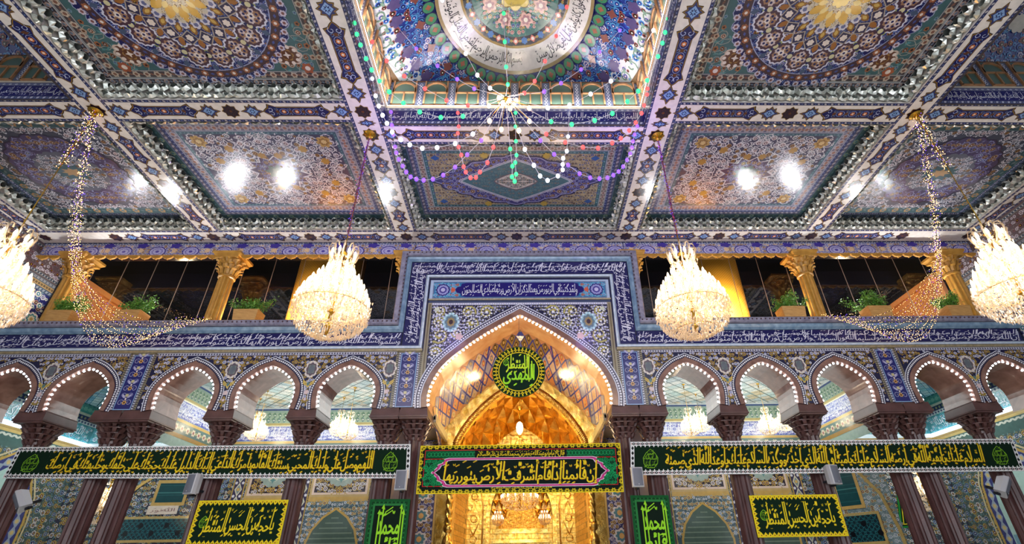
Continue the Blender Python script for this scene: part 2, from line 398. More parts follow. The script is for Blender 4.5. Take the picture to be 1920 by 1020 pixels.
def border(A, p0, p1, w, base, motif, c2, pitch=None, layer=1, kind='dia', edge=None):
    """one straight ornamental strip centred on p0-p1"""
    p0 = np.asarray(p0, float); p1 = np.asarray(p1, float); t = (p1 - p0) / np.linalg.norm(p1 - p0); nr = np.array([-t[1], t[0]]) * w / 2
    A.add([p0 - nr, p1 - nr, p1 + nr, p0 + nr], base, layer); pitch = pitch or w * 1.3
    if edge is not None:
        e = nr * .88
        A.line([p0 - e, p1 - e], w * .12, edge, layer + .3); A.line([p0 + e, p1 + e], w * .12, edge, layer + .3)
    if kind == 'dia':
        A.row(p0, p1, pitch, DIA, (w * .42, w * .3), motif, layer + .5); A.row(p0, p1, pitch, circ(6), w * .13, c2, layer + 1)
        A.row(p0, p1, pitch, DIA, (w * .12, w * .2), c2, layer + .5, ph=0)
    elif kind == 'rope':
        A.row(p0, p1, pitch, LEAFP * [1, 1.6] - [.5, 0], w * .95, motif, layer + .5, ang=.6); A.row(p0, p1, pitch, circ(6), w * .16, c2, layer + 1, ph=0)
    elif kind == 'flower':
        A.row(p0, p1, pitch, ros(6, .25, 2), w * .4, motif, layer + .5); A.row(p0, p1, pitch, circ(6), w * .2, c2, layer + 1)
        A.row(p0, p1, pitch, TEAR - [.5, 0], w * .45, c2, layer + .5, ang=.5, ph=0)
    elif kind == 'dots':
        A.row(p0, p1, pitch, circ(8), w * .34, motif, layer + .5)
    elif kind == 'sq':
        A.row(p0, p1, pitch, SQ, w * .26, motif, layer + .5)
def bframe(A, u0, u1, v0, v1, w, base, motif, c2, pitch=None, layer=1, kind='dia', edge=None):
    h = w / 2
    for a, b in (((u0, v0 + h), (u1, v0 + h)), ((u0, v1 - h), (u1, v1 - h)), ((u0 + h, v0 + w), (u0 + h, v1 - w)), ((u1 - h, v0 + w), (u1 - h, v1 - w))):
        border(A, a, b, w, base, motif, c2, pitch, layer, kind, edge)
def cartouche(A, c, ang, L, w, ctr=MBLUE):
    """long blue cartouche with lobed ends, axis along ang"""
    h = w / 2; e = L / 2
    def shp(g):
        a, b = e + g, h + g
        r = [(-a, 0), (-a + .06, b * .35), (-a + .13, b * .62), (-a + .16, b * 1.15), (-a + .27, b * .92), (-a + .33, b * .74)]
        top = r + [(-x, y) for x, y in r[::-1]]
        return np.array(top + [(x, -y) for x, y in top[1:-1][::-1]])
    A.stamp(shp(.035), [c], 1, ang, DBROWN, 1); A.stamp(shp(.02), [c], 1, ang, DGOLD, 1.5); A.stamp(shp(0), [c], 1, ang, NAVY, 2)
    n = max(1, int((L - .35) / .3)); ca, sa = cos(ang), sin(ang); c = np.asarray(c, float)
    ax = np.array([ca, sa]); ay = np.array([-sa, ca])
    xs = (np.arange(n) - (n - 1) / 2) * .3
    for x in xs:
        p = c + ax * x
        A.stamp(ribbon(circ(14, 1, .8), .1, True), [p], h * .62, ang, (150, 160, 205), 2.5)
        A.stamp(ros(6, .25, 2), [p], h * .36, ang, ORANGE, 3); A.stamp(circ(6), [p], h * .17, 0, CREAM, 3.5)
    for x in np.concatenate([xs - .15, [xs[-1] + .15]]):
        p = c + ax * x
        A.stamp(DIA, [p], (.045, h * .6), ang, BROWN, 2.6)
        for sg in (1, -1):
            A.stamp(ribbon(SPI[2 + (sg < 0)], .16), [p + ay * h * .5 * sg], h * .3, ang + sg, LBLUE, 2.7)
    for sg in (1, -1):
        p = c + ax * sg * (e - .16)
        for s2 in (1, -1): A.stamp(ribbon(SPI[2 + (s2 < 0)], .16), [p + ay * h * .42 * s2], h * .45, ang + (0 if sg > 0 else pi), (190, 200, 230), 2.7)
def quatre(A, c, ang, w, l):
    """small light-blue four-pointed piece"""
    if not A.fresh(c): return
    q = np.array([(1, 0), (.5, .28), (.45, .75), (.2, .62), (0, 1), (-.2, .62), (-.45, .75), (-.5, .28), (-1, 0), (-.5, -.28), (-.45, -.75), (-.2, -.62), (0, -1), (.2, -.62), (.45, -.75), (.5, -.28)])
    A.stamp(q, [c], (l * 1.16, w * 1.16), ang, DBROWN, 1); A.stamp(q, [c], (l * 1.06, w * 1.06), ang, DGOLD, 1.5); A.stamp(q, [c], (l * .92, w * .92), ang, (46, 52, 98), 2)
    A.stamp(DIA, [c], (l * .55, w * .62), ang, (128, 160, 205), 2.5); A.stamp(star(8, .5), [c], w * .42, ang, NAVY, 3); A.stamp(star(4, .5), [c], w * .26, ang, LBLUE, 3.5)
def star8(A, c, r, ang=0):
    s8 = star(8, .76)
    if not A.fresh(c): return
    A.stamp(s8, [c], r * 1.12, ang, DGOLD, 1); A.stamp(s8, [c], r, ang, (38, 22, 40), 1.5); A.stamp(ribbon(star(8, .55), .06, True), [c], r * .7, ang, BROWN, 2); A.stamp(star(8, .4), [c], r * .3, ang, BROWN, 2)

# ------------------------------------------------------------------ Arabic lettering (contextual forms, right to left)
_FORM = {}
for _ch, _b, _n in [('\u0622', 0xFE81, 2), ('\u0623', 0xFE83, 2), ('\u0624', 0xFE85, 2), ('\u0625', 0xFE87, 2), ('\u0626', 0xFE89, 4), ('\u0627', 0xFE8D, 2), ('\u0628', 0xFE8F, 4),
        ('\u0629', 0xFE93, 2), ('\u062A', 0xFE95, 4), ('\u062B', 0xFE99, 4), ('\u062C', 0xFE9D, 4), ('\u062D', 0xFEA1, 4), ('\u062E', 0xFEA5, 4), ('\u062F', 0xFEA9, 2), ('\u0630', 0xFEAB, 2),
        ('\u0631', 0xFEAD, 2), ('\u0632', 0xFEAF, 2), ('\u0633', 0xFEB1, 4), ('\u0634', 0xFEB5, 4), ('\u0635', 0xFEB9, 4), ('\u0636', 0xFEBD, 4), ('\u0637', 0xFEC1, 4), ('\u0638', 0xFEC5, 4),
        ('\u0639', 0xFEC9, 4), ('\u063A', 0xFECD, 4), ('\u0641', 0xFED1, 4), ('\u0642', 0xFED5, 4), ('\u0643', 0xFED9, 4), ('\u0644', 0xFEDD, 4), ('\u0645', 0xFEE1, 4), ('\u0646', 0xFEE5, 4),
        ('\u0647', 0xFEE9, 4), ('\u0648', 0xFEED, 2), ('\u0649', 0xFEEF, 2), ('\u064A', 0xFEF1, 4), ('\u0621', 0xFE80, 1)]:
    _FORM[_ch] = (_b, _n)
_LIG = {'\u0622': 0xFEF5, '\u0623': 0xFEF7, '\u0625': 0xFEF9, '\u0627': 0xFEFB}
def shape(t):
    words = []
    for w in t.split(' '):
        w = w.replace('\u0627\u0644\u0644\u0647', '\u0001') if w.startswith('\u0627\u0644\u0644\u0647') and len(w) == 4 else w
        out = []; i = 0
        while i < len(w):
            c = w[i]
            if c == '\u0001': out.append('\uFDF2'); i += 1; continue
            if c not in _FORM: out.append(c); i += 1; continue
            b, n = _FORM[c]
            prev = i > 0 and w[i - 1] in _FORM and _FORM[w[i - 1]][1] == 4
            if c == '\u0644' and i + 1 < len(w) and w[i + 1] in _LIG:
                out.append(chr(_LIG[w[i + 1]] + (1 if prev else 0))); i += 2; continue
            nxt = i + 1 < len(w) and w[i + 1] in _FORM and _FORM[w[i + 1]][1] > 1 and n == 4
            f = (3 if nxt else 1) if prev else (2 if nxt else 0)
            if n == 1: f = 0
            if n == 2: f = 1 if prev else 0
            out.append(chr(b + f)); i += 1
        words.append(''.join(out)[::-1])
    return words[::-1]
_TC = {}
def glyphs(s):
    if s in _TC: return _TC[s]
    c = bpy.data.curves.new('t', 'FONT'); c.body = s; c.size = 1; c.resolution_u = 2
    o = bpy.data.objects.new('t', c); COL.objects.link(o); bpy.context.view_layer.update()
    e = o.evaluated_get(bpy.context.evaluated_depsgraph_get()); m = e.to_mesh(); m.calc_loop_triangles()
    v = np.array([x.co[:2] for x in m.vertices]).reshape(-1, 2); t = np.array([x.vertices[:] for x in m.loop_triangles]).reshape(-1, 3)
    e.to_mesh_clear(); bpy.data.objects.remove(o); bpy.data.curves.remove(c)
    _TC[s] = v[t] if len(t) else np.zeros((0, 3, 2)); return _TC[s]
def text_tris(t, gap=.12, tall=1.9, slant=.06, weave=0.0, seed=1, marks=True, bold=0.0):
    """triangles of a line, x from 0, tall upright strokes, with vowel marks above and below"""
    rng = np.random.default_rng(seed); x = 0; out = []
    for i, w in enumerate(shape(t)):
        g = glyphs(w).copy()
        if not len(g): continue
        dy = weave * rng.uniform(-1, 1)
        x0 = g[..., 0].min(); x1 = g[..., 0].max()
        y = g[..., 1]; y2 = np.where(y > .38, .38 + (np.minimum(y, .714) - .38) * tall * 1.25 + np.maximum(y - .714, 0) * .7, y)
        y2 = np.where(y < 0, y * 1.15, y2)
        g[..., 0] = g[..., 0] - x0 + x + slant * y2; g[..., 1] = y2 + dy
        out.append(g)
        if marks:
            k = max(1, int((x1 - x0) / .42)); q = []
            for j in range(k):
                mx = x + (j + rng.uniform(.2, .8)) * (x1 - x0) / k; top = rng.random() < .62
                my = rng.uniform(.62, .45 + .3 * tall) if top else rng.uniform(-.36, -.22)
                if rng.random() < .72: pl = np.array([(-.13, -.05), (0, .01), (.13, .08)]); w_ = [.03, .055, .02]
                else: pl = np.array([(-.1, .07), (-.03, -.03), (.02, .05), (.06, -.04), (.11, .08)]); w_ = .04
                q.append(ribbon(pl + [mx, my + dy], w_))
            q = np.concatenate(q); out.append(np.concatenate([q[:, :3], q[:, [0, 2, 3]]]))
        x += (x1 - x0) + gap
    T = np.concatenate(out)
    if bold:
        T = np.concatenate([T, T + [bold, 0], T + [0, bold * .6]])
    return T
def put_text(A, T, u0, u1, v0, v1, col, layer=3, ang=0, center=None):
    """fit triangles in the box u0..u1 x v0..v1; rotated copies pass ang and center (box then is about the centre)"""
    lo = T.reshape(-1, 2).min(0); hi = T.reshape(-1, 2).max(0)
    if len(T) > 600:
        lo[1], hi[1] = np.percentile(T[..., 1], [1.2, 98.8]); T = np.stack([T[..., 0], np.clip(T[..., 1], lo[1] - .02, hi[1] + .03)], -1)
    S = np.array([(u1 - u0) / (hi[0] - lo[0]), (v1 - v0) / (hi[1] - lo[1])])
    P = (T - lo) * S + [u0, v0]
    if ang:
        c, s = cos(ang), sin(ang); P = P @ np.array([[c, s], [-s, c]])
    if center is not None: P = P + np.asarray(center)
    A.add(P, col, layer)
def plane(o, U, V, N):
    o, U, V, N = (np.asarray(a, float) for a in (o, U, V, N))
    return lambda u, v, l: o + u[..., None] * U + v[..., None] * V + l[..., None] * N
def front(y): return plane((0, y, 0), (1, 0, 0), (0, 0, 1), (0, -1, 0))
def below(z): return plane((0, 0, z), (1, 0, 0), (0, 1, 0), (0, 0, -1))
# ------------------------------------------------------------------ main ceiling: painted beams, coffers, domes
H = 9.368; CD = .43            # beam soffit height and coffer depth
XI, XO = 3.55, 9.67            # beam axes
XW = 15.2                      # side walls
W = 13.4                       # face of the arcade wall
def paint_beam(A, p0, p1, stars, w=.62, ends=(True, True)):
    """cartouche chain between consecutive star positions along p0->p1 (stars = parameters in metres)"""
    p0 = np.asarray(p0, float); d = np.asarray(p1, float) - p0; L = np.linalg.norm(d); d /= L; a = math.atan2(d[1], d[0])
    for s_ in stars:
        star8(A, p0 + d * s_, w * .3, a)
    for s0, s1 in zip(stars[:-1], stars[1:]):
        g = s1 - s0
        if g > 1.9:
            quatre(A, p0 + d * (s0 + .5), a, w * .3, .24); quatre(A, p0 + d * (s1 - .5), a, w * .3, .24)
            cartouche(A, p0 + d * (s0 + s1) / 2, a, g - 1.55, w * .5)
        elif g > .9: quatre(A, p0 + d * (s0 + s1) / 2, a, w * .3, .24)
A = Art()
BY = [(-XW, XW, 12.78, 13.5)] + [(s * a, s * b, 7.76, 8.40) for s in (1, -1) for a, b in ((XI + .36, XO - .34), (XO + .33, 14.62))] + [(-XI + .37, XI - .37, 8.44, 9.1)]
for s in (1, -1): BY += [(s * (XI - .37), s * (XI + .36), 1.0, 12.78), (s * (XO - .34), s * (XO + .33), 1.0, 12.78), (s * 14.62, s * XW, 1.0, 12.78)]
for s in (1, -1): BY += [(s * (XI + .36), s * (XO - .34), 2.7, 3.3), (s * (XO + .33), s * 14.62, 2.7, 3.3)]
BY += [(-XI + .37, XI - .37, 3.1, 3.8)]
def rope(A, p0, p1): border(A, p0, p1, .075, (52, 56, 92), (176, 170, 172), (110, 130, 190), .16, .5, 'rope')
for x0, x1, y0, y1 in BY:
    x0, x1 = min(x0, x1), max(x0, x1); A.rect(x0, x1, y0, y1, PINKW, 0)
    if x1 - x0 > y1 - y0:
        for y in (y0 + .04, y1 - .04): rope(A, (x0, y), (x1, y))
    else:
        for x in (x0 + .04, x1 - .04): rope(A, (x, y0), (x, y1))
ST = [-12.72, -XO, -6.61, -XI, 0, XI, 6.61, XO, 12.72]
paint_beam(A, (-XW, 13.13), (XW, 13.13), [x + XW for x in ST], .66)
for s in (1, -1):
    paint_beam(A, (0, 8.08), (s * 20, 8.08), [XI, 6.61, XO, 12.9], .62)
    paint_beam(A, (s * XI, 0), (s * XI, 20), [2.4, 5.1, 8.06], .66)
    quatre(A, (s * XI, 8.42), pi / 2, .2, .12)
    paint_beam(A, (s * XI, 0), (s * XI, 20), [8.8, 10.95, 13.13], .66)
    paint_beam(A, (s * XO, 0), (s * XO, 20), [2.4, 5.1, 8.08, 10.6, 13.13], .62)
    paint_beam(A, (s * 14.92, 0), (s * 14.92, 20), [5.1, 8.08, 10.6, 13.13], .55)
paint_beam(A, (0, 8.79), (20, 8.79), [0, XI], .6); paint_beam(A, (0, 8.79), (-20, 8.79), [0, XI], .6)
mb = MB(); mb.art(A, below(H), .0025)
for x0, x1, y0, y1 in BY: mb.box(min(x0, x1), max(x0, x1), y0, y1, H + .004, H + .5, PINKW)
tag(mb.build('trim_1', SATIN, kind='structure'), 'pale ceiling beams painted with blue cartouches and dark stars', 'ceiling beams')

# mirror cornice inside a coffer
def mirror_band(mb, p, q, inn, up0, up1, rng):
    """faceted mirror cells with deep sockets on the face from p to q (at height up0..up1), leaning inwards by inn"""
    p = np.array([*p, 0.]); q = np.array([*q, 0.]); L = np.linalg.norm(q - p); n = max(2, int(L / .24)); d = (q - p) / n; nn = np.array([*inn, 0.])
    zs = (up0, up0 + (up1 - up0) * .36, up1); e = d / np.linalg.norm(d); up = np.array([0, 0, 1.])
    tone = lambda: (lambda t: (t, t + 3, t - 6))(int(rng.uniform(150, 250)))
    for r in range(2):
        z0, z1 = zs[r], zs[r + 1]; hw = np.linalg.norm(d) / 2; hh = (z1 - z0) / 2
        for i in range(n):
            c = p + d * (i + .5) + up * (z0 + z1) / 2 + nn * (.05 + .05 * r); th = np.arange(8) * pi / 4 + pi / 8
            o8 = [c + e * hw * (1 if cos(t) > .5 else -1 if cos(t) < -.5 else cos(t) * 1.0) + up * hh * (1 if sin(t) > .5 else -1 if sin(t) < -.5 else sin(t)) + nn * rng.uniform(-.02, .02) for t in th]
            m8 = [c + e * hw * .58 * cos(t) + up * hh * .62 * sin(t) + nn * (.07 + rng.uniform(-.03, .03)) for t in th]
            s8 = [c + e * hw * .4 * cos(t) + up * hh * .45 * sin(t) - nn * .03 for t in th]
            for k in range(8):
                k2 = (k + 1) % 8; mid = (o8[k] + o8[k2] + m8[k] + m8[k2]) / 4 + nn * rng.uniform(.0, .04)
                mb.add([o8[k], o8[k2], m8[k2], m8[k], mid], [(0, 1, 4), (1, 2, 4), (2, 3, 4), (3, 0, 4)], tone())
                mb.add([m8[k], m8[k2], s8[k2], s8[k]], [(0, 1, 2, 3)], (96, 100, 96) if r else (136, 142, 136))
            mb.add(s8, [tuple(range(8))], (58, 56, 60))  # socket sides and floor painted dark, standing in for the recess's dark reflection
def coffer(x0, x1, y0, y1, painter, label):
    rng = np.random.default_rng(int(abs(x0) * 100) % 997)
    A = Art(); A.rect(x0, x1, y0, y1, DTEAL, 0); painter(A, x0 + .08, x1 - .08, y0 + .08, y1 - .08)
    mb = MB(); mb.art(A, below(H + CD), .0025)
    mb.quad((x0, y0, H + CD + .01), (x1, y0, H + CD + .01), (x1, y1, H + CD + .01), (x0, y1, H + CD + .01), DTEAL)
    o = mb.build('ceiling', GLOSSY, kind='structure'); tag(o, label, 'ceiling panel')
    mb = MB()
    e = .001
    for p, q, n in (((x0, y1 - e), (x1, y1 - e), (0, -1)), ((x0 + e, y0), (x0 + e, y1), (1, 0)), ((x1 - e, y0), (x1 - e, y1), (-1, 0)), ((x0, y0 + e), (x1, y0 + e), (0, 1))):
        mirror_band(mb, p, q, n, H + .005, H + CD - .01, rng)
    mb.build('mirror_cornice', MIRROR, parent=o, loc=(0, 0, 0))
    return o
PAL_TEAL = dict(vine=(150, 150, 140), leaf=(84, 132, 134), f=[((176, 150, 130), BROWN, CREAM), ((110, 140, 150), (60, 80, 120), WHITE), ((150, 96, 62), DBROWN, CREAM)])
PAL_BLUE = dict(vine=(84, 92, 156), leaf=(84, 110, 160), f=[((176, 170, 190), (60, 50, 84), CREAM), ((96, 112, 176), NAVY, WHITE), ((150, 100, 60), DBROWN, GOLD), ((150, 150, 190), (44, 48, 104), CREAM), ((90, 104, 150), NAVY, LBLUE)])
PAL_WHITE = dict(vine=(206, 206, 216), leaf=(196, 200, 214), f=[((210, 208, 220), (70, 64, 96), CREAM), ((140, 112, 80), BROWN, (170, 140, 90)), ((196, 196, 208), (60, 84, 104), WHITE), ((204, 196, 204), (104, 74, 84), WHITE)])
PAL_PURP = dict(vine=(146, 142, 186), leaf=(128, 132, 176), f=[((120, 108, 150), DPURP, GOLD), ((150, 120, 90), BROWN, CREAM), ((150, 156, 196), NAVY, WHITE)])
PAL_BEIGE = dict(vine=(92, 88, 104), leaf=(112, 100, 84), f=[((112, 96, 92), DPURP, GOLD), ((130, 120, 110), NAVY, WHITE), ((96, 110, 150), NAVY, CREAM)])
PAL_DOME = dict(vine=(110, 140, 205), leaf=(70, 150, 205), f=[((206, 200, 214), (64, 70, 150), CREAM), ((86, 150, 205), BLUE, WHITE), ((150, 84, 84), DBROWN, CREAM), ((70, 110, 190), NAVY, LBLUE)])
PAL_GOLD = dict(vine=(156, 128, 52), leaf=(150, 120, 46), f=[((214, 212, 224), (110, 110, 160), WHITE), ((204, 204, 220), (70, 74, 130), WHITE), ((176, 146, 70), BROWN, CREAM)])
PAL_ARAB = dict(vine=(186, 186, 214), leaf=(150, 156, 200), f=[((200, 196, 214), (70, 70, 130), CREAM), ((176, 160, 110), BROWN, CREAM)])
PAL_ROOM = dict(vine=(150, 136, 84), leaf=(96, 130, 130), f=[((206, 200, 196), (96, 84, 96), GOLD), ((186, 156, 84), BROWN, CREAM), ((126, 150, 176), NAVY, WHITE)])
def notdisc(cx, cy, rx, ry): return lambda P, m: ((P[:, 0] - cx) / (rx + m * .6)) ** 2 + ((P[:, 1] - cy) / (ry + m * .6)) ** 2 > 1
def indisc(cx, cy, rx, ry): return lambda P, m: ((P[:, 0] - cx) / max(.01, rx - m)) ** 2 + ((P[:, 1] - cy) / max(.01, ry - m)) ** 2 < 1
def inpoly(c, fn):
    def f(P, m): return fn(P[:, 0] - c[0], P[:, 1] - c[1], m)
    return f
def panel_great(A, x0, x1, y0, y1):      # teal field with a great round medallion
    cx, cy = (x0 + x1) / 2, (y0 + y1) / 2; R = min(y1 - y0, x1 - x0) / 2 - .02
    bframe(A, x0, x1, y0, y1, .16, (60, 50, 60), (176, 150, 140), (120, 132, 150), .2, .5, 'flower', (190, 190, 196))
    bframe(A, x0 + .17, x1 - .17, y0 + .17, y1 - .17, .2, (70, 62, 66), (184, 168, 150), (122, 82, 68), .24, .5, 'flower', (150, 150, 150))
    A.rect(x0 + .38, x1 - .38, y0 + .38, y1 - .38, (66, 98, 100), .6)
    fill(A, x0 + .4, x1 - .4, y0 + .4, y1 - .4, .3, PAL_TEAL, 3, notdisc(cx, cy, R + .02, R + .02), 1, vw=.03, fl=.2, curl=1.5)
    for sx in (1, -1):
        for sy in (1, -1):
            c = (cx + sx * ((x1 - x0) / 2 - .95), cy + sy * ((y1 - y0) / 2 - .78))
            A.stamp(ros(8, .16, 2), [c], (.34, .28), 0, (196, 176, 160), 2.5); A.stamp(ros(8, .16, 2), [c], (.29, .24), 0, (96, 60, 44), 3)
            for k in range(10): A.stamp(circ(8), [(c[0] + .24 * cos(k * pi / 5), c[1] + .2 * sin(k * pi / 5))], .045, 0, CREAM, 3.3)
            A.stamp(ros(6, .25, 2), [c], .15, 0, (150, 112, 60), 3.4); A.stamp(circ(8), [c], .12, 0, BROWN, 3.6); A.stamp(star(4, .4), [c], .09, 0, CREAM, 3.8)
            c2 = (cx + sx * ((x1 - x0) / 2 - .62), cy + sy * ((y1 - y0) / 2 - .45)); A.stamp(ros(6, .25, 2), [c2], .14, 0, RUST, 3); A.stamp(circ(8), [c2], .06, 0, CREAM, 3.2)
    A.stamp(ros(40, .05, 2), [(cx, cy)], R, 0, (150, 160, 190), 3); A.stamp(ros(40, .05, 2), [(cx, cy)], R - .02, 0, (28, 28, 84), 3.2)
    def ring(r, n, poly, sc, col, lay, ph=0.0, rot=0.0):
        t = (np.arange(n) + ph) * 2 * pi / n; A.stamp(poly, np.stack([cx + r * np.cos(t), cy + r * np.sin(t)], 1), sc, t + rot, col, lay)
    fill(A, cx - R, cx + R, cy - R, cy + R, .15, PAL_BLUE, 5, indisc(cx, cy, R - .03, R - .03), 3.5, vw=.045, fl=.36, curl=.8)
    ring(R - .1, 60, ros(6, .25, 2), .075, (196, 186, 200), 6); ring(R - .1, 60, circ(6), .035, (120, 76, 70), 6.3)
    A.line(circ(72, R - .27) + [cx, cy], .17, (70, 48, 54), 6, True); ring(R - .27, 36, ros(6, .25, 2), .08, (150, 92, 60), 6.3); ring(R - .27, 36, circ(6), .035, CREAM, 6.6); ring(R - .27, 36, DIA, (.03, .05), (70, 80, 140), 6.3, .5)
    A.line(circ(72, R - .37) + [cx, cy], .02, (150, 156, 190), 6.2, True)
    rm = R - .72
    ring(rm, 18, ros(14, .1, 1), (.31, .27), (208, 206, 220), 6.5); ring(rm, 18, ros(14, .1, 1), (.27, .235), (74, 48, 62), 6.8)
    for da, dr, cc in ((0, 0, CREAM), (.075, 0, (198, 180, 178)), (-.075, 0, (198, 180, 178)), (0, .14, (198, 180, 178)), (0, -.14, (198, 180, 178)), (.05, .1, (150, 112, 84)), (-.05, .1, (150, 112, 84)), (.05, -.1, (150, 112, 84)), (-.05, -.1, (150, 112, 84))):
        t = np.arange(18) * 2 * pi / 18 + da; r = rm + dr; A.stamp(ros(6, .25, 2), np.stack([cx + r * np.cos(t), cy + r * np.sin(t)], 1), .075, t, cc, 7.1); A.stamp(circ(6), np.stack([cx + r * np.cos(t), cy + r * np.sin(t)], 1), .03, t, NAVY, 7.4)
    ring(rm - .02, 18, ros(8, .2, 2), .15, (150, 158, 96), 6.5, .5); ring(rm - .02, 18, ros(8, .2, 2), .12, (34, 34, 84), 6.7, .5); ring(rm - .02, 18, circ(8), .06, (200, 192, 150), 6.9, .5)
    ring(rm + .28, 18, DIA, (.1, .07), (70, 84, 110), 6.5, .5); ring(rm - .3, 18, TEAR - [.5, 0], .22, (150, 96, 42), 6.5, .5)
    ring(rm - .42, 18, star(4, .7), .18, (170, 156, 140), 6.6); ring(rm - .42, 18, star(4, .7), .15, (40, 34, 70), 6.8); ring(rm - .42, 18, ros(6, .25, 2), .08, CREAM, 7.1)
    ring(rm - .62, 18, TEAR - [.5, 0], .26, (132, 88, 30), 6.6, .5, pi); ring(rm - .62, 18, TEAR - [.5, 0], .14, (196, 160, 80), 6.9, .5, pi)
    ring(rm - .72, 18, ros(6, .25, 2), .1, (200, 196, 206), 6.7); ring(rm - .72, 18, circ(6), .05, (90, 96, 140), 7)
    A.stamp(ros(18, .14, 2), [(cx, cy)], R - 1.47, 0, (196, 186, 166), 7.2)
    fill(A, cx - .7, cx + .7, cy - .7, cy + .7, .13, dict(vine=(120, 104, 84), leaf=(150, 132, 96), f=[((226, 214, 188), BROWN, GOLD), ((214, 200, 170), (110, 84, 60), WHITE)]), 8, indisc(cx, cy, R - 1.5, R - 1.5), 7.5)
    ring(.36, 12, TEAR - [.2, 0], .34, (206, 160, 60), 9.5); ring(.3, 12, TEAR - [.2, 0], .2, (232, 206, 130), 9.7, .5); A.stamp(ros(8, .2, 2), [(cx, cy)], .2, 0, (240, 210, 120), 10)
def strips(A, x0, x1, y0, y1, spec):
    """nested border strips; returns the rectangle left over"""
    for w, base, m, c2, pitch, kind, edge in spec:
        bframe(A, x0, x1, y0, y1, w, base, m, c2, pitch, .5, kind, edge); x0 += w; x1 -= w; y0 += w; y1 -= w
    return x0, x1, y0, y1
SP_A = [(.2, (50, 78, 84), (112, 130, 110), (64, 100, 110), .5, 'flower', (90, 110, 130)), (.12, (82, 84, 110), (158, 152, 164), (120, 100, 110), .15, 'rope', (60, 70, 110)),
        (.06, (58, 66, 110), (120, 130, 180), WHITE, .12, 'dots', None), (.24, (104, 104, 128), (164, 160, 172), (150, 110, 100), .2, 'flower', (150, 156, 180)), (.1, (62, 92, 112), (96, 126, 146), LTEAL, .2, 'dia', None)]
def panel_white(A, x0, x1, y0, y1):      # white arabesque on slate with purple centre and gold corners
    x0, x1, y0, y1 = strips(A, x0, x1, y0, y1, SP_A); cx, cy = (x0 + x1) / 2, (y0 + y1) / 2
    A.rect(x0, x1, y0, y1, (62, 62, 90), .6)
    fill(A, x0, x1, y0, y1, .24, PAL_WHITE, 11, notdisc(cx, cy, .62, .5), 1, vw=.075, fl=.3, curl=1.1)
    for sx in (1, -1):
        for sy in (1, -1):
            for u, v, r, c in ((.3, .24, .21, (180, 148, 90)), (.3, .24, .14, (140, 106, 60)), (.3, .24, .08, (206, 180, 130)), (.95, .5, .13, (166, 128, 66)), (.5, .95, .13, (166, 128, 66)), (1.7, .75, .12, (160, 122, 66))):
                A.stamp(ros(7, .3, 2), [(cx + sx * ((x1 - x0) / 2 - u), cy + sy * ((y1 - y0) / 2 - v))], r, .3, c, 4 + (r < .2) * .3 + (r < .11) * .3)
    A.stamp(star(12, .74), [(cx, cy)], (.86, .66), .13, (206, 204, 216), 3.6); A.stamp(star(12, .74), [(cx, cy)], (.8, .61), .13, (66, 46, 84), 3.8)
    fill(A, cx - .8, cx + .8, cy - .6, cy + .6, .18, PAL_PURP, 4, indisc(cx, cy, .74, .56), 4)
    A.stamp(star(8, .7), [(cx, cy)], (.4, .32), .2, (70, 92, 96), 7); A.stamp(ros(8, .25, 2), [(cx, cy)], .2, 0, (112, 130, 126), 7.3); A.stamp(circ(8), [(cx, cy)], .08, 0, CREAM, 7.6)
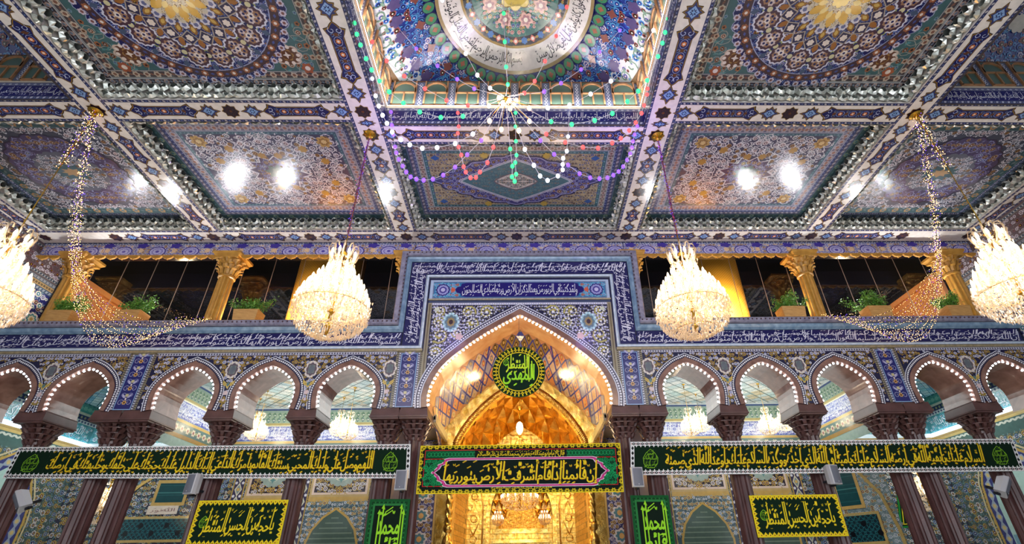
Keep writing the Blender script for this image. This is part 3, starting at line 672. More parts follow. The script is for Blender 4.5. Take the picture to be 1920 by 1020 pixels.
def panel_centre(A, x0, x1, y0, y1):     # beige corners, purple lobed field, teal lozenge
    x0, x1, y0, y1 = strips(A, x0, x1, y0, y1, SP_A[:3] + [(.2, (112, 104, 100), (170, 158, 150), (120, 84, 80), .18, 'flower', (150, 160, 170)), (.1, (56, 92, 104), (96, 134, 146), LTEAL, .2, 'dia', None)])
    cx, cy = (x0 + x1) / 2, (y0 + y1) / 2; hx, hy = (x1 - x0) / 2, (y1 - y0) / 2
    A.rect(x0, x1, y0, y1, (166, 152, 120), .6)
    fill(A, x0, x1, y0, y1, .17, PAL_BEIGE, 21, None, 1, vw=.05, fl=.26)
    t = np.linspace(0, 2 * pi, 97)[:-1]; r = 1 / (np.abs(np.cos(t)) ** 1.35 + np.abs(np.sin(t)) ** 1.35) ** (1 / 1.35); r = r * (1 + .035 * np.cos(20 * t)); 
    lob = np.stack([cx + hx * .99 * r * np.cos(t), cy + hy * 1.0 * r * np.sin(t)], 1)
    A.add(lob, (60, 56, 116), 4); A.line(lob, .05, (44, 36, 70), 4.2, True); A.line(cxs(lob, cx, cy, .96), .03, (150, 150, 196), 4.3, True)
    fill(A, x0, x1, y0, y1, .2, PAL_PURP, 23, inpoly((cx, cy), lambda u, v, m: (np.abs(u) / (hx - m)) ** 1.35 + (np.abs(v) / (hy - m)) ** 1.35 < 1), 4.5, vw=.07)
    for sx in (1, -1):
        for sy in (1, -1): A.stamp(DIA, [(cx + sx * (hx - .22), cy + sy * (hy - .16))], (.13, .1), 0, (44, 84, 150), 4.5); A.stamp(ros(7, .3, 2), [(cx + sx * .85, cy + sy * 1.02)], .12, 0, (176, 150, 60), 7.5)
    loz = lambda a, b, p=1.08: np.stack([cx + a * np.sign(np.cos(t)) * np.abs(np.cos(t)) ** (2 / p) , cy + b * np.sign(np.sin(t)) * np.abs(np.sin(t)) ** (2 / p)], 1)
    l1 = loz(1.62, .88); A.add(l1, (74, 108, 120), 8); A.line(l1, .07, (206, 208, 222), 8.5, True); A.line(l1, .02, (70, 76, 120), 8.8, True)
    fill(A, cx - 1.6, cx + 1.6, cy - .9, cy + .9, .16, dict(vine=(92, 128, 138), leaf=(98, 134, 140), f=[((110, 140, 146), (64, 96, 110), (150, 160, 150)), ((126, 120, 110), (80, 100, 110), (170, 150, 130))]), 7, inpoly((cx, cy), lambda u, v, m: np.abs(u) / 1.45 + np.abs(v) / .78 < 1 - m * .2), 9, vw=.04, fl=.24)
    l2 = loz(.62, .36, 1.3); A.add(l2, (196, 190, 186), 11); A.line(l2, .035, (110, 96, 104), 11.3, True)
    fill(A, cx - .6, cx + .6, cy - .36, cy + .36, .1, dict(vine=(96, 84, 92), leaf=(120, 110, 100), f=[((120, 112, 90), DPURP, CREAM), ((110, 130, 120), NAVY, WHITE)]), 9, inpoly((cx, cy), lambda u, v, m: np.abs(u) / .58 + np.abs(v) / .33 < 1), 11.4)
def cxs(P, cx, cy, s): return (P - [cx, cy]) * s + [cx, cy]
def panel_outer(A, x0, x1, y0, y1):      # grey-white arabesque with purple oval
    x0, x1, y0, y1 = strips(A, x0, x1, y0, y1, [(.16, (46, 58, 74), (104, 116, 124), (70, 90, 120), .3, 'flower', (90, 100, 130)), (.1, (58, 66, 100), (140, 146, 176), WHITE, .15, 'rope', None), (.26, (56, 84, 90), (170, 134, 92), (96, 116, 120), .4, 'flower', (80, 104, 112))])
    cx, cy = (x0 + x1) / 2, (y0 + y1) / 2; hx, hy = (x1 - x0) / 2, (y1 - y0) / 2
    A.rect(x0, x1, y0, y1, (64, 68, 84), .6); fill(A, x0, x1, y0, y1, .22, PAL_WHITE, 31, notdisc(cx, cy, hx * .84, hy * .86), 1, vw=.06, fl=.28)
    e = ros(22, .05, 2) * [hx * .86, hy * .88] + [cx, cy]; A.add(e, (74, 62, 96), 3); A.line(e, .04, (52, 40, 66), 3.2, True)
    fill(A, x0, x1, y0, y1, .24, PAL_PURP, 33, lambda P, m: indisc(cx, cy, hx * .84, hy * .84)(P, m) & notdisc(cx, cy, hx * .52, hy * .5)(P, m), 3.5)
    e = ros(18, .07, 2) * [hx * .52, hy * .5] + [cx, cy]; A.add(e, (96, 98, 112), 5)
    fill(A, cx - hx * .5, cx + hx * .5, cy - hy * .5, cy + hy * .5, .18, PAL_WHITE, 35, indisc(cx, cy, hx * .5, hy * .48), 5.5, vw=.06)
    A.stamp(star(12, .7), [(cx, cy)], (.55, .34), 0, (52, 84, 92), 8); A.stamp(star(8, .6), [(cx, cy)], (.3, .18), 0, (176, 140, 96), 8.5)
coffer(-XO + .33, -XI - .36, 3.3, 7.76, panel_great, 'coffer left of the dome with a great round blue medallion on teal')
coffer(XI + .36, XO - .34, 3.3, 7.76, panel_great, 'coffer right of the dome with a great round blue medallion on teal')
coffer(-XO + .33, -XI - .36, 8.40, 12.78, panel_white, 'coffer of white arabesque with purple centre, left of the middle coffer')
coffer(XI + .36, XO - .34, 8.40, 12.78, panel_white, 'coffer of white arabesque with purple centre, right of the middle coffer')
coffer(-XI + .37, XI - .37, 9.10, 12.78, panel_centre, 'middle coffer with a teal lozenge on a purple field')
coffer(-14.62, -XO - .34, 8.40, 12.78, panel_outer, 'coffer with a purple oval beside the left side wall')
coffer(XO + .33, 14.62, 8.40, 12.78, panel_outer, 'coffer with a purple oval beside the right side wall')

# ------------------------------------------------------------------ domes on their rectangular drums
BISM = '\u0628\u0633\u0645 \u0627\u0644\u0644\u0647 \u0627\u0644\u0631\u062d\u0645\u0646 \u0627\u0644\u0631\u062d\u064a\u0645 \u0644\u0642\u062f \u0645\u0646 \u0627\u0644\u0644\u0647 \u0639\u0644\u0649 \u0627\u0644\u0645\u0624\u0645\u0646\u064a\u0646 \u0625\u0630 \u0628\u0639\u062b \u0641\u064a\u0647\u0645 \u0631\u0633\u0648\u0644\u0627 \u0645\u0646 \u0623\u0646\u0641\u0633\u0647\u0645 \u064a\u062a\u0644\u0648 \u0639\u0644\u064a\u0647\u0645 \u0622\u064a\u0627\u062a\u0647 \u0648\u064a\u0632\u0643\u064a\u0647\u0645 \u0648\u064a\u0639\u0644\u0645\u0647\u0645 \u0627\u0644\u0643\u062a\u0627\u0628 \u0648\u0627\u0644\u062d\u0643\u0645\u0629 \u0648\u0625\u0646 \u0643\u0627\u0646\u0648\u0627 \u0645\u0646 \u0642\u0628\u0644 \u0644\u0641\u064a \u0636\u0644\u0627\u0644 \u0645\u0628\u064a\u0646'
SALA = '\u0627\u0644\u0644\u0647\u0645 \u0625\u0646\u064a \u0623\u0633\u0623\u0644\u0643 \u0648\u0623\u062a\u0648\u062c\u0647 \u0625\u0644\u064a\u0643 \u0628\u0646\u0628\u064a\u0643 \u0646\u0628\u064a \u0627\u0644\u0631\u062d\u0645\u0629 \u0645\u062d\u0645\u062f \u0635\u0644\u0649 \u0627\u0644\u0644\u0647 \u0639\u0644\u064a\u0647 \u0648\u0622\u0644\u0647 \u064a\u0627 \u0623\u0628\u0627 \u0627\u0644\u0642\u0627\u0633\u0645 \u064a\u0627 \u0631\u0633\u0648\u0644 \u0627\u0644\u0644\u0647 \u064a\u0627 \u0625\u0645\u0627\u0645 \u0627\u0644\u0631\u062d\u0645\u0629'
TURQF = (38, 92, 104)
def drum(x0, x1, y0, y1, sides, label, ztop=10.95, glow=True):
    """calligraphy band, light strip, wooden windows between tiled strips, on the given faces"""
    faces = {'far': ((x0, y1), (x1, y1), (0, -1)), 'left': ((x0, y0), (x0, y1), (1, 0)), 'right': ((x1, y1), (x1, y0), (-1, 0)), 'near': ((x1, y0), (x0, y0), (0, 1))}
    A0 = MB(); Wd = MB(); Gl = MB(); Ne = MB()
    for k, (p, q, n) in faces.items():
        L = math.hypot(q[0] - p[0], q[1] - p[1]); U = ((q[0] - p[0]) / L, (q[1] - p[1]) / L, 0); A = Art()
        mp = plane((p[0], p[1], 0), U, (0, 0, 1), (n[0], n[1], 0))
        A.rect(0, L, H - .05, ztop, (70, 62, 60), 0); A.rect(0, L, H, H + .62, (64, 68, 110), .4)
        border(A, (0, H + .05), (L, H + .05), .09, (70, 72, 104), (190, 190, 210), (120, 140, 190), .14, .6, 'rope')
        border(A, (0, H + .5), (L, H + .5), .09, (110, 112, 140), (206, 206, 220), (96, 110, 160), .14, .6, 'dia')
        A.rect(0, L, H + .11, H + .45, (28, 26, 96), .8)
        if k in sides or k == 'far':
            T = text_tris(SALA, .02, 1.5, .12, .05, 3); put_text(A, T, .12, L - .12, H + .13, H + .44, WHITE, 1.2)
        A.rect(0, L, H + .56, H + .62, (206, 196, 180), 1); A.rect(0, L, ztop - .06, ztop, (96, 66, 44), 1)
        nb = max(2, int(round(L / .78))); pw = L / nb
        for i in range(nb + 1):
            c = i * pw; A.rect(max(0, c - .1), min(L, c + .1), H + .64, ztop - .06, (96, 104, 130), .6)
            A.row((c, H + .66), (c, ztop - .1), .12, DIA, (.06, .045), (206, 208, 222), 1); A.row((c, H + .66), (c, ztop - .1), .12, circ(6), .025, NAVY, 1.2)
        A0.art(A, mp, .003)
        def pt(u, v, d): return np.array([p[0] + U[0] * u + n[0] * d, p[1] + U[1] * u + n[1] * d, v])
        def bar(a, b, w, dep=.05):
            a = np.array(a, float); b = np.array(b, float); t = (b - a) / np.linalg.norm(b - a); nr = np.array([-t[1], t[0]]) * w / 2
            P = [pt(*(a + nr), dep), pt(*(a - nr), dep), pt(*(b - nr), dep), pt(*(b + nr), dep), pt(*(a + nr), 0), pt(*(a - nr), 0), pt(*(b - nr), 0), pt(*(b + nr), 0)]
            Wd.add(P, [(0, 1, 2, 3), (0, 4, 5, 1), (1, 5, 6, 2), (2, 6, 7, 3), (3, 7, 4, 0)])
        for i in range(nb):
            a, b = i * pw + .1, (i + 1) * pw - .1; m = (a + b) / 2; zb, zm, zt = H + .62, H + 1.1, ztop - .06
            Gl.quad(pt(a, zb, .012), pt(b, zb, .012), pt(b, zt, .012), pt(a, zt, .012), (78, 104, 96))
            for e in ((a + .02, zb, a + .02, zt), (b - .02, zb, b - .02, zt), (m, zb, m, zm), (a, zm, b, zm), (a, zb + .02, b, zb + .02)): bar(e[:2], e[2:], .035)
            th = np.linspace(0, pi, 9); arc = np.stack([m + (b - a) / 2 * .95 * np.cos(th), zm + (zt - zm - .05) * np.sin(th) ** .8], 1)
            for e, g in zip(arc[:-1], arc[1:]): bar(e, g, .045)
        if glow: Ne.tube([pt(.03, H + .6, .04), pt(L - .03, H + .6, .04)], .01, 6)
    if glow:
        for (lx, ly), sx, sy in ((((x0 + x1) / 2, y1 - .12), x1 - x0 - .3, .06), ((x0 + .12, (y0 + y1) / 2), .06, y1 - y0 - .3), ((x1 - .12, (y0 + y1) / 2), .06, y1 - y0 - .3)):
            lamp('AREA', 'strip_light', (lx, ly, H + .66), 42, (1, .95, .86), sx, rot=(pi, 0, 0), size_y=sy)
    o = A0.build('trim_2', SATIN, kind='structure'); tag(o, label, 'dome drum')
    Wd.build('window_frame', mat('drum_wood', rough=.45, build=ramp_noise(6, (150, 106, 70), (182, 134, 94), 3, .2)), parent=o, loc=(0, 0, 0))
    Gl.build('window_pane', mat('green_pane', (84, 108, 98), rough=.15), parent=o, loc=(0, 0, 0))
    if glow: Ne.build('light_strip', NEON, parent=o, loc=(0, 0, 0))
def dome(cx, cy, R, label, ring=True, z0=10.98, zk=1.95):
    def mp(u, v, l):
        x, y = u, v; r2 = np.clip((x ** 2 + y ** 2) / R ** 2, 0, 1); z = z0 + zk * (1 - r2)
        return np.stack([cx + x, cy + y, z - l], -1)
    A = Art()
    fl = []
    n = 96; rr = np.linspace(0, R, 16); t = np.arange(n) * 2 * pi / n
    for a, b in zip(rr[:-1], rr[1:]):
        for k in range(n):
            k2 = t[k] + 2 * pi / n; fl.append([(a * cos(t[k]), a * sin(t[k])), (b * cos(t[k]), b * sin(t[k])), (b * cos(k2), b * sin(k2)), (a * cos(k2), a * sin(k2))])
    A.add(np.array(fl), (40, 58, 138), 0)
    fill(A, -R, R, -R, R, .19, PAL_DOME, 41, lambda P, m: (np.hypot(P[:, 0], P[:, 1]) < R - .2) & (np.hypot(P[:, 0], P[:, 1]) > (2.1 if ring else .2)), 1, vw=.06, fl=.38)
    def rg(r, n, poly, sc, col, lay, ph=0.0, rot=0.0):
        t = (np.arange(n) + ph) * 2 * pi / n; A.stamp(poly, np.stack([r * np.cos(t), r * np.sin(t)], 1), sc, t + rot, col, lay)
    A.line(circ(96, R - .22), .46, (206, 208, 212), 1.5, True); rg(R - .5, 44, ros(5, .3, 2), .15, (84, 72, 118), 3.2)
    rg(R - .2, 60, ribbon(SPI[2], .2), .14, (110, 140, 120), 3); rg(R - .32, 60, LEAFP, .16, (126, 156, 140), 3.1, .5, 1)
    A.line(circ(96, R - .02), .1, (110, 84, 56), 3.3, True)
    if ring:
        rg(2.14, 46, circ(12), .155, (40, 34, 84), 4); rg(2.14, 46, circ(12), .135, (64, 128, 92), 4.3); rg(2.14, 46, ros(4, .4, 2), .07, (150, 92, 72), 4.6); rg(2.4, 23, star(4, .6), .13, (126, 72, 66), 4.4)
        A.line(circ(96, 1.93), .1, (150, 130, 90), 5, True); A.line(circ(96, 1.62), .56, (214, 208, 204), 5.3, True)
        A.line(circ(96, 1.36), .06, (150, 120, 60), 5.6, True); A.line(circ(96, 1.22), .24, (26, 28, 44), 5.6, True); A.line(circ(96, 1.08), .05, (160, 130, 70), 5.9, True)
        rg(1.22, 16, DIA, (.09, .09), (196, 110, 96), 6); rg(1.22, 16, ros(6, .25, 2), .09, (60, 110, 170), 6, .5); rg(1.22, 16, circ(6), .045, CREAM, 6.3)
        rg(1.22, 32, TEAR - [.5, 0], .12, (150, 130, 70), 6, .5, pi / 2)
        for q in range(5): A.line(circ(72, .12 + q * .22) , .24, (36, 98, 96), 6, True)
        fill(A, -1.05, 1.05, -1.05, 1.05, .15, dict(vine=(110, 170, 150), leaf=(70, 140, 120), f=[((206, 170, 160), (150, 84, 90), CREAM), ((90, 120, 180), NAVY, WHITE), ((196, 160, 84), BROWN, CREAM)]), 44, lambda P, m: (np.hypot(P[:, 0], P[:, 1]) < 1.0) & (np.hypot(P[:, 0], P[:, 1]) > .4), 6.5)
        for k in range(8):
            a = k * pi / 4 + pi / 8; A.stamp(ros(6, .3, 2), [(.72 * cos(a), .72 * sin(a))], .2, a, (206, 160, 150), 9); A.stamp(ros(6, .3, 2), [(.72 * cos(a), .72 * sin(a))], .13, a, (150, 100, 110), 9.2); A.stamp(circ(8), [(.72 * cos(a), .72 * sin(a))], .06, a, CREAM, 9.4)
        A.stamp(ros(8, .18, 3), [(0, 0)], .47, 0, (90, 70, 30), 9.6); A.stamp(ros(8, .18, 3), [(0, 0)], .44, 0, (204, 180, 84), 9.8)
        T = text_tris('\u0645\u062d\u0645\u062f', 0, 1.3, 0, 0, 2, True, .02); put_text(A, T * [1, -1], -.3, .3, -.2, .16, (30, 26, 20), 10.5)
        T = text_tris('\u0645\u062d\u0645\u062f \u0631\u0633\u0648\u0644 \u0627\u0644\u0644\u0647', .02, 1.2, 0, 0, 4); put_text(A, T * [1, -1], -.14, .14, .22, .34, (80, 64, 30), 10.5)
        # lettering on the ring, read from inside
        T = text_tris(BISM, .05, 1.25, .05, .1, 6, True, .02); lo = T.reshape(-1, 2).min(0); hi = T.reshape(-1, 2).max(0); Q = (T - lo) / (hi - lo)
        th = radians(-84) + (Q[..., 0] - 1) * radians(346)
        rad = 1.86 - Q[..., 1] * .44
        A.add(np.stack([rad * np.cos(th), -rad * np.sin(th)], -1), (40, 40, 52), 6.2)
        rng = np.random.default_rng(5)
        t = rng.uniform(0, 2 * pi, 60); A.stamp(ribbon(SPI[2], .08), np.stack([(1.45 + rng.uniform(0, .3, 60)) * np.cos(t), (1.45 + rng.uniform(0, .3, 60)) * np.sin(t)], 1), .09, t, (172, 164, 150), 5.8)
    else:
        rg(R * .55, 14, ros(8, .2, 2), .2, (206, 200, 190), 4); A.stamp(star(16, .7), [(0, 0)], .9, 0, (206, 196, 150), 4)
    mb = MB(); mb.art(A, mp, .02); o = mb.build('ceiling', GLOSSY, kind='structure'); tag(o, label, 'dome')
drum(-XI + .37, XI - .37, 3.8, 8.44, ('far', 'left', 'right'), 'wooden windows and blue lettered band below the middle dome')
dome(0.02, 7.15, 3.35, 'middle dome with a white lettered ring round a gold boss')
for s, nm in ((-1, 'left'), (1, 'right')):
    drum(min(s * (XO + .33), s * 14.62), max(s * (XO + .33), s * 14.62), 3.3, 7.76, ('far',), 'wooden windows and lettered band below the %s dome' % nm, glow=False)
    dome(s * 12.3, 6.3, 2.9, 'blue tiled dome by the %s side wall' % nm, False)
mb = MB(); mb.quad((-20, -8, 14.2), (20, -8, 14.2), (20, 22, 14.2), (-20, 22, 14.2)); mb.build('ceiling', BLACK, kind='structure')['label'] = 'dark roof slab over the domes'
# ------------------------------------------------------------------ balcony zone and arcade wall
X0 = .1                        # axis of the portal
# frieze with round medallions above the balcony
A = Art(); A.rect(-XW, XW, 8.84, H, (150, 146, 178), 0)
fill(A, -XW, XW, 8.86, H - .03, .13, dict(vine=(96, 90, 170), leaf=(70, 62, 150), f=[((222, 214, 220), (196, 150, 110), CREAM), ((200, 196, 226), (60, 50, 140), WHITE), ((210, 176, 140), BROWN, CREAM)]), 51, None, 1, vw=.06, fl=.42)
for k in range(-14, 15):
    c = (.06 + k * 1.055, 9.06)
    A.stamp(ros(16, .08, 2), [c], (.27, .2), 0, (48, 34, 130), 4); A.stamp(circ(20), [c], (.235, .165), 0, (176, 170, 214), 4.3); A.stamp(ribbon(ros(10, .2, 2), .12, True), [c], (.17, .12), 0, (84, 70, 160), 4.6); A.stamp(circ(8), [c], (.06, .045), 0, (84, 70, 160), 4.6)
    A.stamp(ros(5, .3, 2), [(c[0] + .53, 9.28)], (.2, .1), 0, (64, 50, 150), 3.6); A.stamp(ros(6, .3, 2), [(c[0] + .53, 9.1)], .09, 0, (226, 190, 150), 3.8)
A.rect(-XW, XW, H - .05, H, (120, 126, 160), 3); A.row((-XW, H - .025), (XW, H - .025), .09, circ(6), .016, WHITE, 3.5)
mb = MB(); mb.art(A, front(13.5), .0025); mb.box(-XW, XW, 13.52, 13.56, 8.86, H + .1, (60, 58, 80)); mb.quad((-XW, 13.5, H + .05), (XW, 13.5, H + .05), (XW, 14.6, H + .05), (-XW, 14.6, H + .05), (20, 20, 26))  # near-black sheet added to block the open sky above the glass
o = tag(mb.build('trim_3', SATIN, kind='structure'), 'lilac tile frieze of round medallions above the balcony', 'frieze')
mb = MB()
for k in range(86):
    x = -XW + .02 + k * .3535; p = [(x, 8.86), (x + .05, 8.8), (x + .1, 8.775), (x + .15, 8.77), (x + .177, 8.735), (x + .2, 8.77), (x + .25, 8.775), (x + .3, 8.8), (x + .3535, 8.86)]
    V = [(a, 13.44, z) for a, z in p] + [(a, 13.5, z) for a, z in p]; n = len(p)
    mb.add(V, [tuple(range(n))[::-1]] + [(i, i + 1, n + i + 1, n + i) for i in range(n - 1)])
mb.box(-XW, XW, 13.42, 13.5, 8.85, 8.89)
mb.build('scalloped_edge', GOLDW, parent=o, loc=(0, 0, 0))

# arch outlines: (half width, height fraction)
ARC = [(.735, 0), (.765, .14), (.785, .3), (.775, .42), (.74, .53), (.67, .63), (.57, .725), (.45, .81), (.31, .895), (.15, .96), (0, 1.0)]
PORT = [(2.52, 3.92), (2.55, 4.2), (2.5, 4.5), (2.4, 4.75), (2.25, 5.02), (2.02, 5.28), (1.75, 5.52), (1.42, 5.8), (1.0, 6.1), (.5, 6.41), (0, 6.69)]
ZI, ZA = 3.92, 5.13            # spring and crown of the small arches
def smooth_half(tab, n=26):
    t = np.asarray(tab, float); s = np.concatenate([[0], np.cumsum(np.hypot(*np.diff(t, axis=0).T))]); q = np.linspace(0, s[-1], n)
    return np.stack([np.interp(q, s, t[:, 0]), np.interp(q, s, t[:, 1])], 1)
def arch_curve(c, tab, n=26):
    h = smooth_half(tab, n); L = np.stack([c - h[:, 0], h[:, 1]], 1); R = np.stack([c + h[:, 0], h[:, 1]], 1)[::-1]
    return np.vstack([L, R[1:]])
SMALL = [(a, ZI + b * (ZA - ZI)) for a, b in ARC]
ACX = [X0 + s * v for s in (-1, 1) for v in (4.75, 6.93, 9.11, 11.93, 14.0)]
def widened(tab, d):           # outline moved outwards by d
    c = arch_curve(0, tab, 40); o = offset(c, d); h = o[:40]; return [(-x, z) for x, z in h[:-1]] + [(0, o[39][1] + d * .25)]
RIM_S, BEAD_S = widened(SMALL, .13), widened(SMALL, .235)
RIM_P, BEAD_P = widened(PORT, .15), widened(PORT, .33)
def half_at(tab, z):
    t = np.asarray(tab); return np.interp(z, t[:, 1], t[:, 0], left=t[0, 0], right=-1)
def outside(c, tab): return lambda P, m: np.abs(P[:, 0] - c) > half_at(tab, P[:, 1] - m * .6) + m * .55
def envelope(tab, n=24):
    h = smooth_half(tab, n); i = h[:, 0].argmax(); return h[i:], h[i, 0]
def wall_over(A, x0, x1, z1, arches, zb, col):
    """flat wall from zb to z1 between x0 and x1 with openings (centre, outline)"""
    xs = x0
    for c, tab in sorted(arches, key=lambda a: a[0]):
        env, hw = envelope(tab); L, Rr = max(c - hw, x0), min(c + hw, x1)
        if c - hw > xs: A.rect(xs, c - hw, zb, z1, col, 0)
        P = np.vstack([np.stack([c - env[:, 0], env[:, 1]], 1), np.stack([c + env[:, 0], env[:, 1]], 1)[::-1][1:]])
        for a, b in zip(P[:-1], P[1:]):
            if b[0] > x0 and a[0] < x1: A.add([(max(a[0], x0), a[1]), (min(b[0], x1), b[1]), (min(b[0], x1), z1), (max(a[0], x0), z1)], col, 0)
        xs = c + hw
    if xs < x1: A.rect(xs, x1, zb, z1, col, 0)
A = Art(); NB = (26, 24, 62)
RO = {'s': widened(SMALL, .12)}
PRO = widened(PORT, .14)
wall_over(A, -XW, X0 - 2.9, 5.72, [(c, RO['s']) for c in ACX if c < 0], ZI, NB)
wall_over(A, X0 + 2.9, XW, 5.72, [(c, RO['s']) for c in ACX if c > 0], ZI, NB)
wall_over(A, X0 - 2.9, X0 + 2.9, 8.8, [(X0, PRO)], ZI, NB)
A.rect(-XW, X0 - 2.9, 5.72, 6.46, DNAVY, 0); A.rect(X0 + 2.9, XW, 5.72, 6.46, DNAVY, 0)
A.rect(X0 - 3.6, X0 - 2.9, 6.46, 8.8, DNAVY, 0); A.rect(X0 + 2.9, X0 + 3.6, 6.46, 8.8, DNAVY, 0)
AV = lambda c, tab: arch_curve(c, tab, 40)
def clipx(P, a, b): return P[(P[:, 0] >= a) & (P[:, 0] <= b)]
# bays: (x0, x1, arches)
BAYS = [(X0 - 10.28, X0 - 3.52), (X0 + 3.52, X0 + 10.28), (-XW + .15, X0 - 10.98), (X0 + 10.98, XW - .15)]
for bi, (a, b) in enumerate(BAYS):
    cs = sorted(c for c in ACX if a - .8 < c < b + .8)
    def pred(P, m, cs=cs, a=a, b=b):
        ok = (P[:, 0] > a + .06 + m * .4) & (P[:, 0] < b - .06 - m * .4) & (P[:, 1] < 5.44 - m * .3)
        for c in cs: ok &= outside(c, BEAD_S)(P, m)
        return ok
    fill(A, a, b, ZI, 5.45, .165, PAL_GOLD, 60, pred, 1, vert=False, vw=.085, fl=.3, curl=1.05)
    A.rect(a, b, 5.44, 5.53, (190, 188, 204), 1.5); A.row((a, 5.485), (b, 5.485), .075, DIA, (.026, .03), (50, 48, 78), 2); A.line([(a, 5.44), (b, 5.44)], .015, (60, 56, 90), 2)
    for c in cs:
        P = offset(AV(c, RIM_S), .055); ok = (P[:, 0] > a) & (P[:, 0] < b)
        Q = P[ok]
        if len(Q) > 4:
            A.line(Q, .115, (44, 38, 66), 3); A.along(Q, .062, circ(6), .026, WHITE, 3.4); A.line(offset(Q, .06), .022, (214, 214, 226), 3.6)
    mids = [(c + .5 * (2.18)) for c in cs[:-1]] if len(cs) > 1 else []
    if abs(a) < 11 and abs(b) < 11: mids = [cs[0] - 1.09] + mids + [cs[-1] + 1.09]
    else: mids = [(cs[0] + cs[1]) / 2] + ([cs[0] - 1.04] if cs[0] > 0 else [cs[1] + 1.04])
    for m in mids:
        if a + .2 < m < b - .2 or True:
            for poly, s_, c_, l_ in ((ros(8, .2, 2), (.2, .26), (206, 196, 190), 4), (ros(8, .15, 2), (.15, .2), (96, 80, 90), 4.3), (SQ, (.085, .12), (112, 122, 118), 4.6), (DIA, (.1, .15), (98, 104, 112), 4.8)):
                if a + .1 < m < b - .1: A.stamp(poly, [(m, 5.02)], s_, 0, c_, l_)
            if a + .1 < m < b - .1:
                for k in range(10): A.stamp(circ(6), [(m + .17 * cos(k * pi / 5), 5.02 + .225 * sin(k * pi / 5))], .03, 0, (226, 214, 200), 5)
                for sg in (1, -1): A.line(np.array([(m, 4.5), (m + sg * .06, 4.62), (m + sg * .16, 4.7), (m + sg * .13, 4.62), (m + sg * .07, 4.56)]), .04, (206, 176, 84), 4.5)
                A.stamp(DIA, [(m, 4.6)], (.05, .07), 0, (90, 120, 120), 5); A.stamp(ros(6, .3, 2), [(m, 4.36)], .07, 0, (214, 190, 190), 4.6); A.stamp(PALM, [(m, 4.06)], .16, pi / 2, (150, 124, 52), 4.5); A.stamp(circ(6), [(m, 4.16)], .04, 0, (214, 190, 196), 5)
# pilaster panels
for c in (X0 - 3.15, X0 + 3.15, X0 - 10.63, X0 + 10.63):
    A.rect(c - .37, c + .37, ZI, 5.53, (150, 140, 112), 1.6); A.rect(c - .3, c + .3, ZI, 5.5, (74, 70, 96), 2)
    for sg in (1, -1):
        A.row((c + sg * .335, ZI), (c + sg * .335, 5.53), .06, SQ, (.018, .024), (70, 62, 60), 2.2); A.row((c + sg * .27, ZI), (c + sg * .27, 5.5), .07, circ(6), .022, (214, 214, 224), 2.4)
    A.rect(c - .235, c + .235, ZI, 5.47, (34, 34, 104), 2.6); A.frame(c - .235, c + .235, ZI, 5.47, .025, (130, 160, 200), 2.8)
    for k in range(4):
        z = ZI + .2 + k * .39
        for sg in (1, -1):
            A.stamp(ribbon(SPI[0 if sg > 0 else 1], .1), [(c + sg * .105, z)], .1, pi / 2, (186, 186, 214), 3); A.stamp(ribbon(SPI[2 if sg > 0 else 3], .14), [(c + sg * .1, z + .2)], .09, -pi / 2, (150, 150, 200), 3)
            A.stamp(LEAFP, [(c + sg * .03, z + .12)], .16, pi / 2 - sg * .7, (176, 172, 206), 3.2)
        A.stamp(ros(6, .25, 2), [(c, z)], .06, 0, (206, 160, 90), 3.6); A.stamp(circ(6), [(c, z)], .03, 0, BROWN, 3.8); A.stamp(ros(6, .25, 2), [(c, z + .2)], .05, 0, (196, 186, 140), 3.6); A.stamp(TEAR - [.5, 0], [(c, z + .1)], .08, pi / 2, CREAM, 3.4)
# calligraphy frieze
V1 = '\u0625\u0646 \u0627\u0644\u0644\u0647 \u0648\u0645\u0644\u0627\u0626\u0643\u062a\u0647 \u064a\u0635\u0644\u0648\u0646 \u0639\u0644\u0649 \u0627\u0644\u0646\u0628\u064a \u064a\u0627 \u0623\u064a\u0647\u0627 \u0627\u0644\u0630\u064a\u0646 \u0622\u0645\u0646\u0648\u0627 \u0635\u0644\u0648\u0627 \u0639\u0644\u064a\u0647 \u0648\u0633\u0644\u0645\u0648\u0627 \u062a\u0633\u0644\u064a\u0645\u0627'
V2 = '\u0627\u0644\u0644\u0647 \u0646\u0648\u0631 \u0627\u0644\u0633\u0645\u0648\u0627\u062a \u0648\u0627\u0644\u0623\u0631\u0636 \u0645\u062b\u0644 \u0646\u0648\u0631\u0647 \u0643\u0645\u0634\u0643\u0627\u0629 \u0641\u064a\u0647\u0627 \u0645\u0635\u0628\u0627\u062d \u0627\u0644\u0645\u0635\u0628\u0627\u062d \u0641\u064a \u0632\u062c\u0627\u062c\u0629'
FR = (214, 212, 228)
WORDS = (V1 + ' ' + V2).split(' ')
def part(k, n): return ' '.join(WORDS[(k * 6) % (len(WORDS) - n):][:n])
def dense(A, u0, u1, v0, v1, t1, t2, seed, ang=0, center=None):
    h = v1 - v0; T1 = text_tris(t1, .0, 2.1, .22, .1, seed, True, .012); T2 = text_tris(t2, .0, 1.7, .22, .1, seed + 1, True, .012)
    put_text(A, T1, u0, u1, v0, v0 + h * .86, FR, 4, ang, center); put_text(A, T2, u0, u1, v0 + h * .42, v1, FR, 4.3, ang, center)
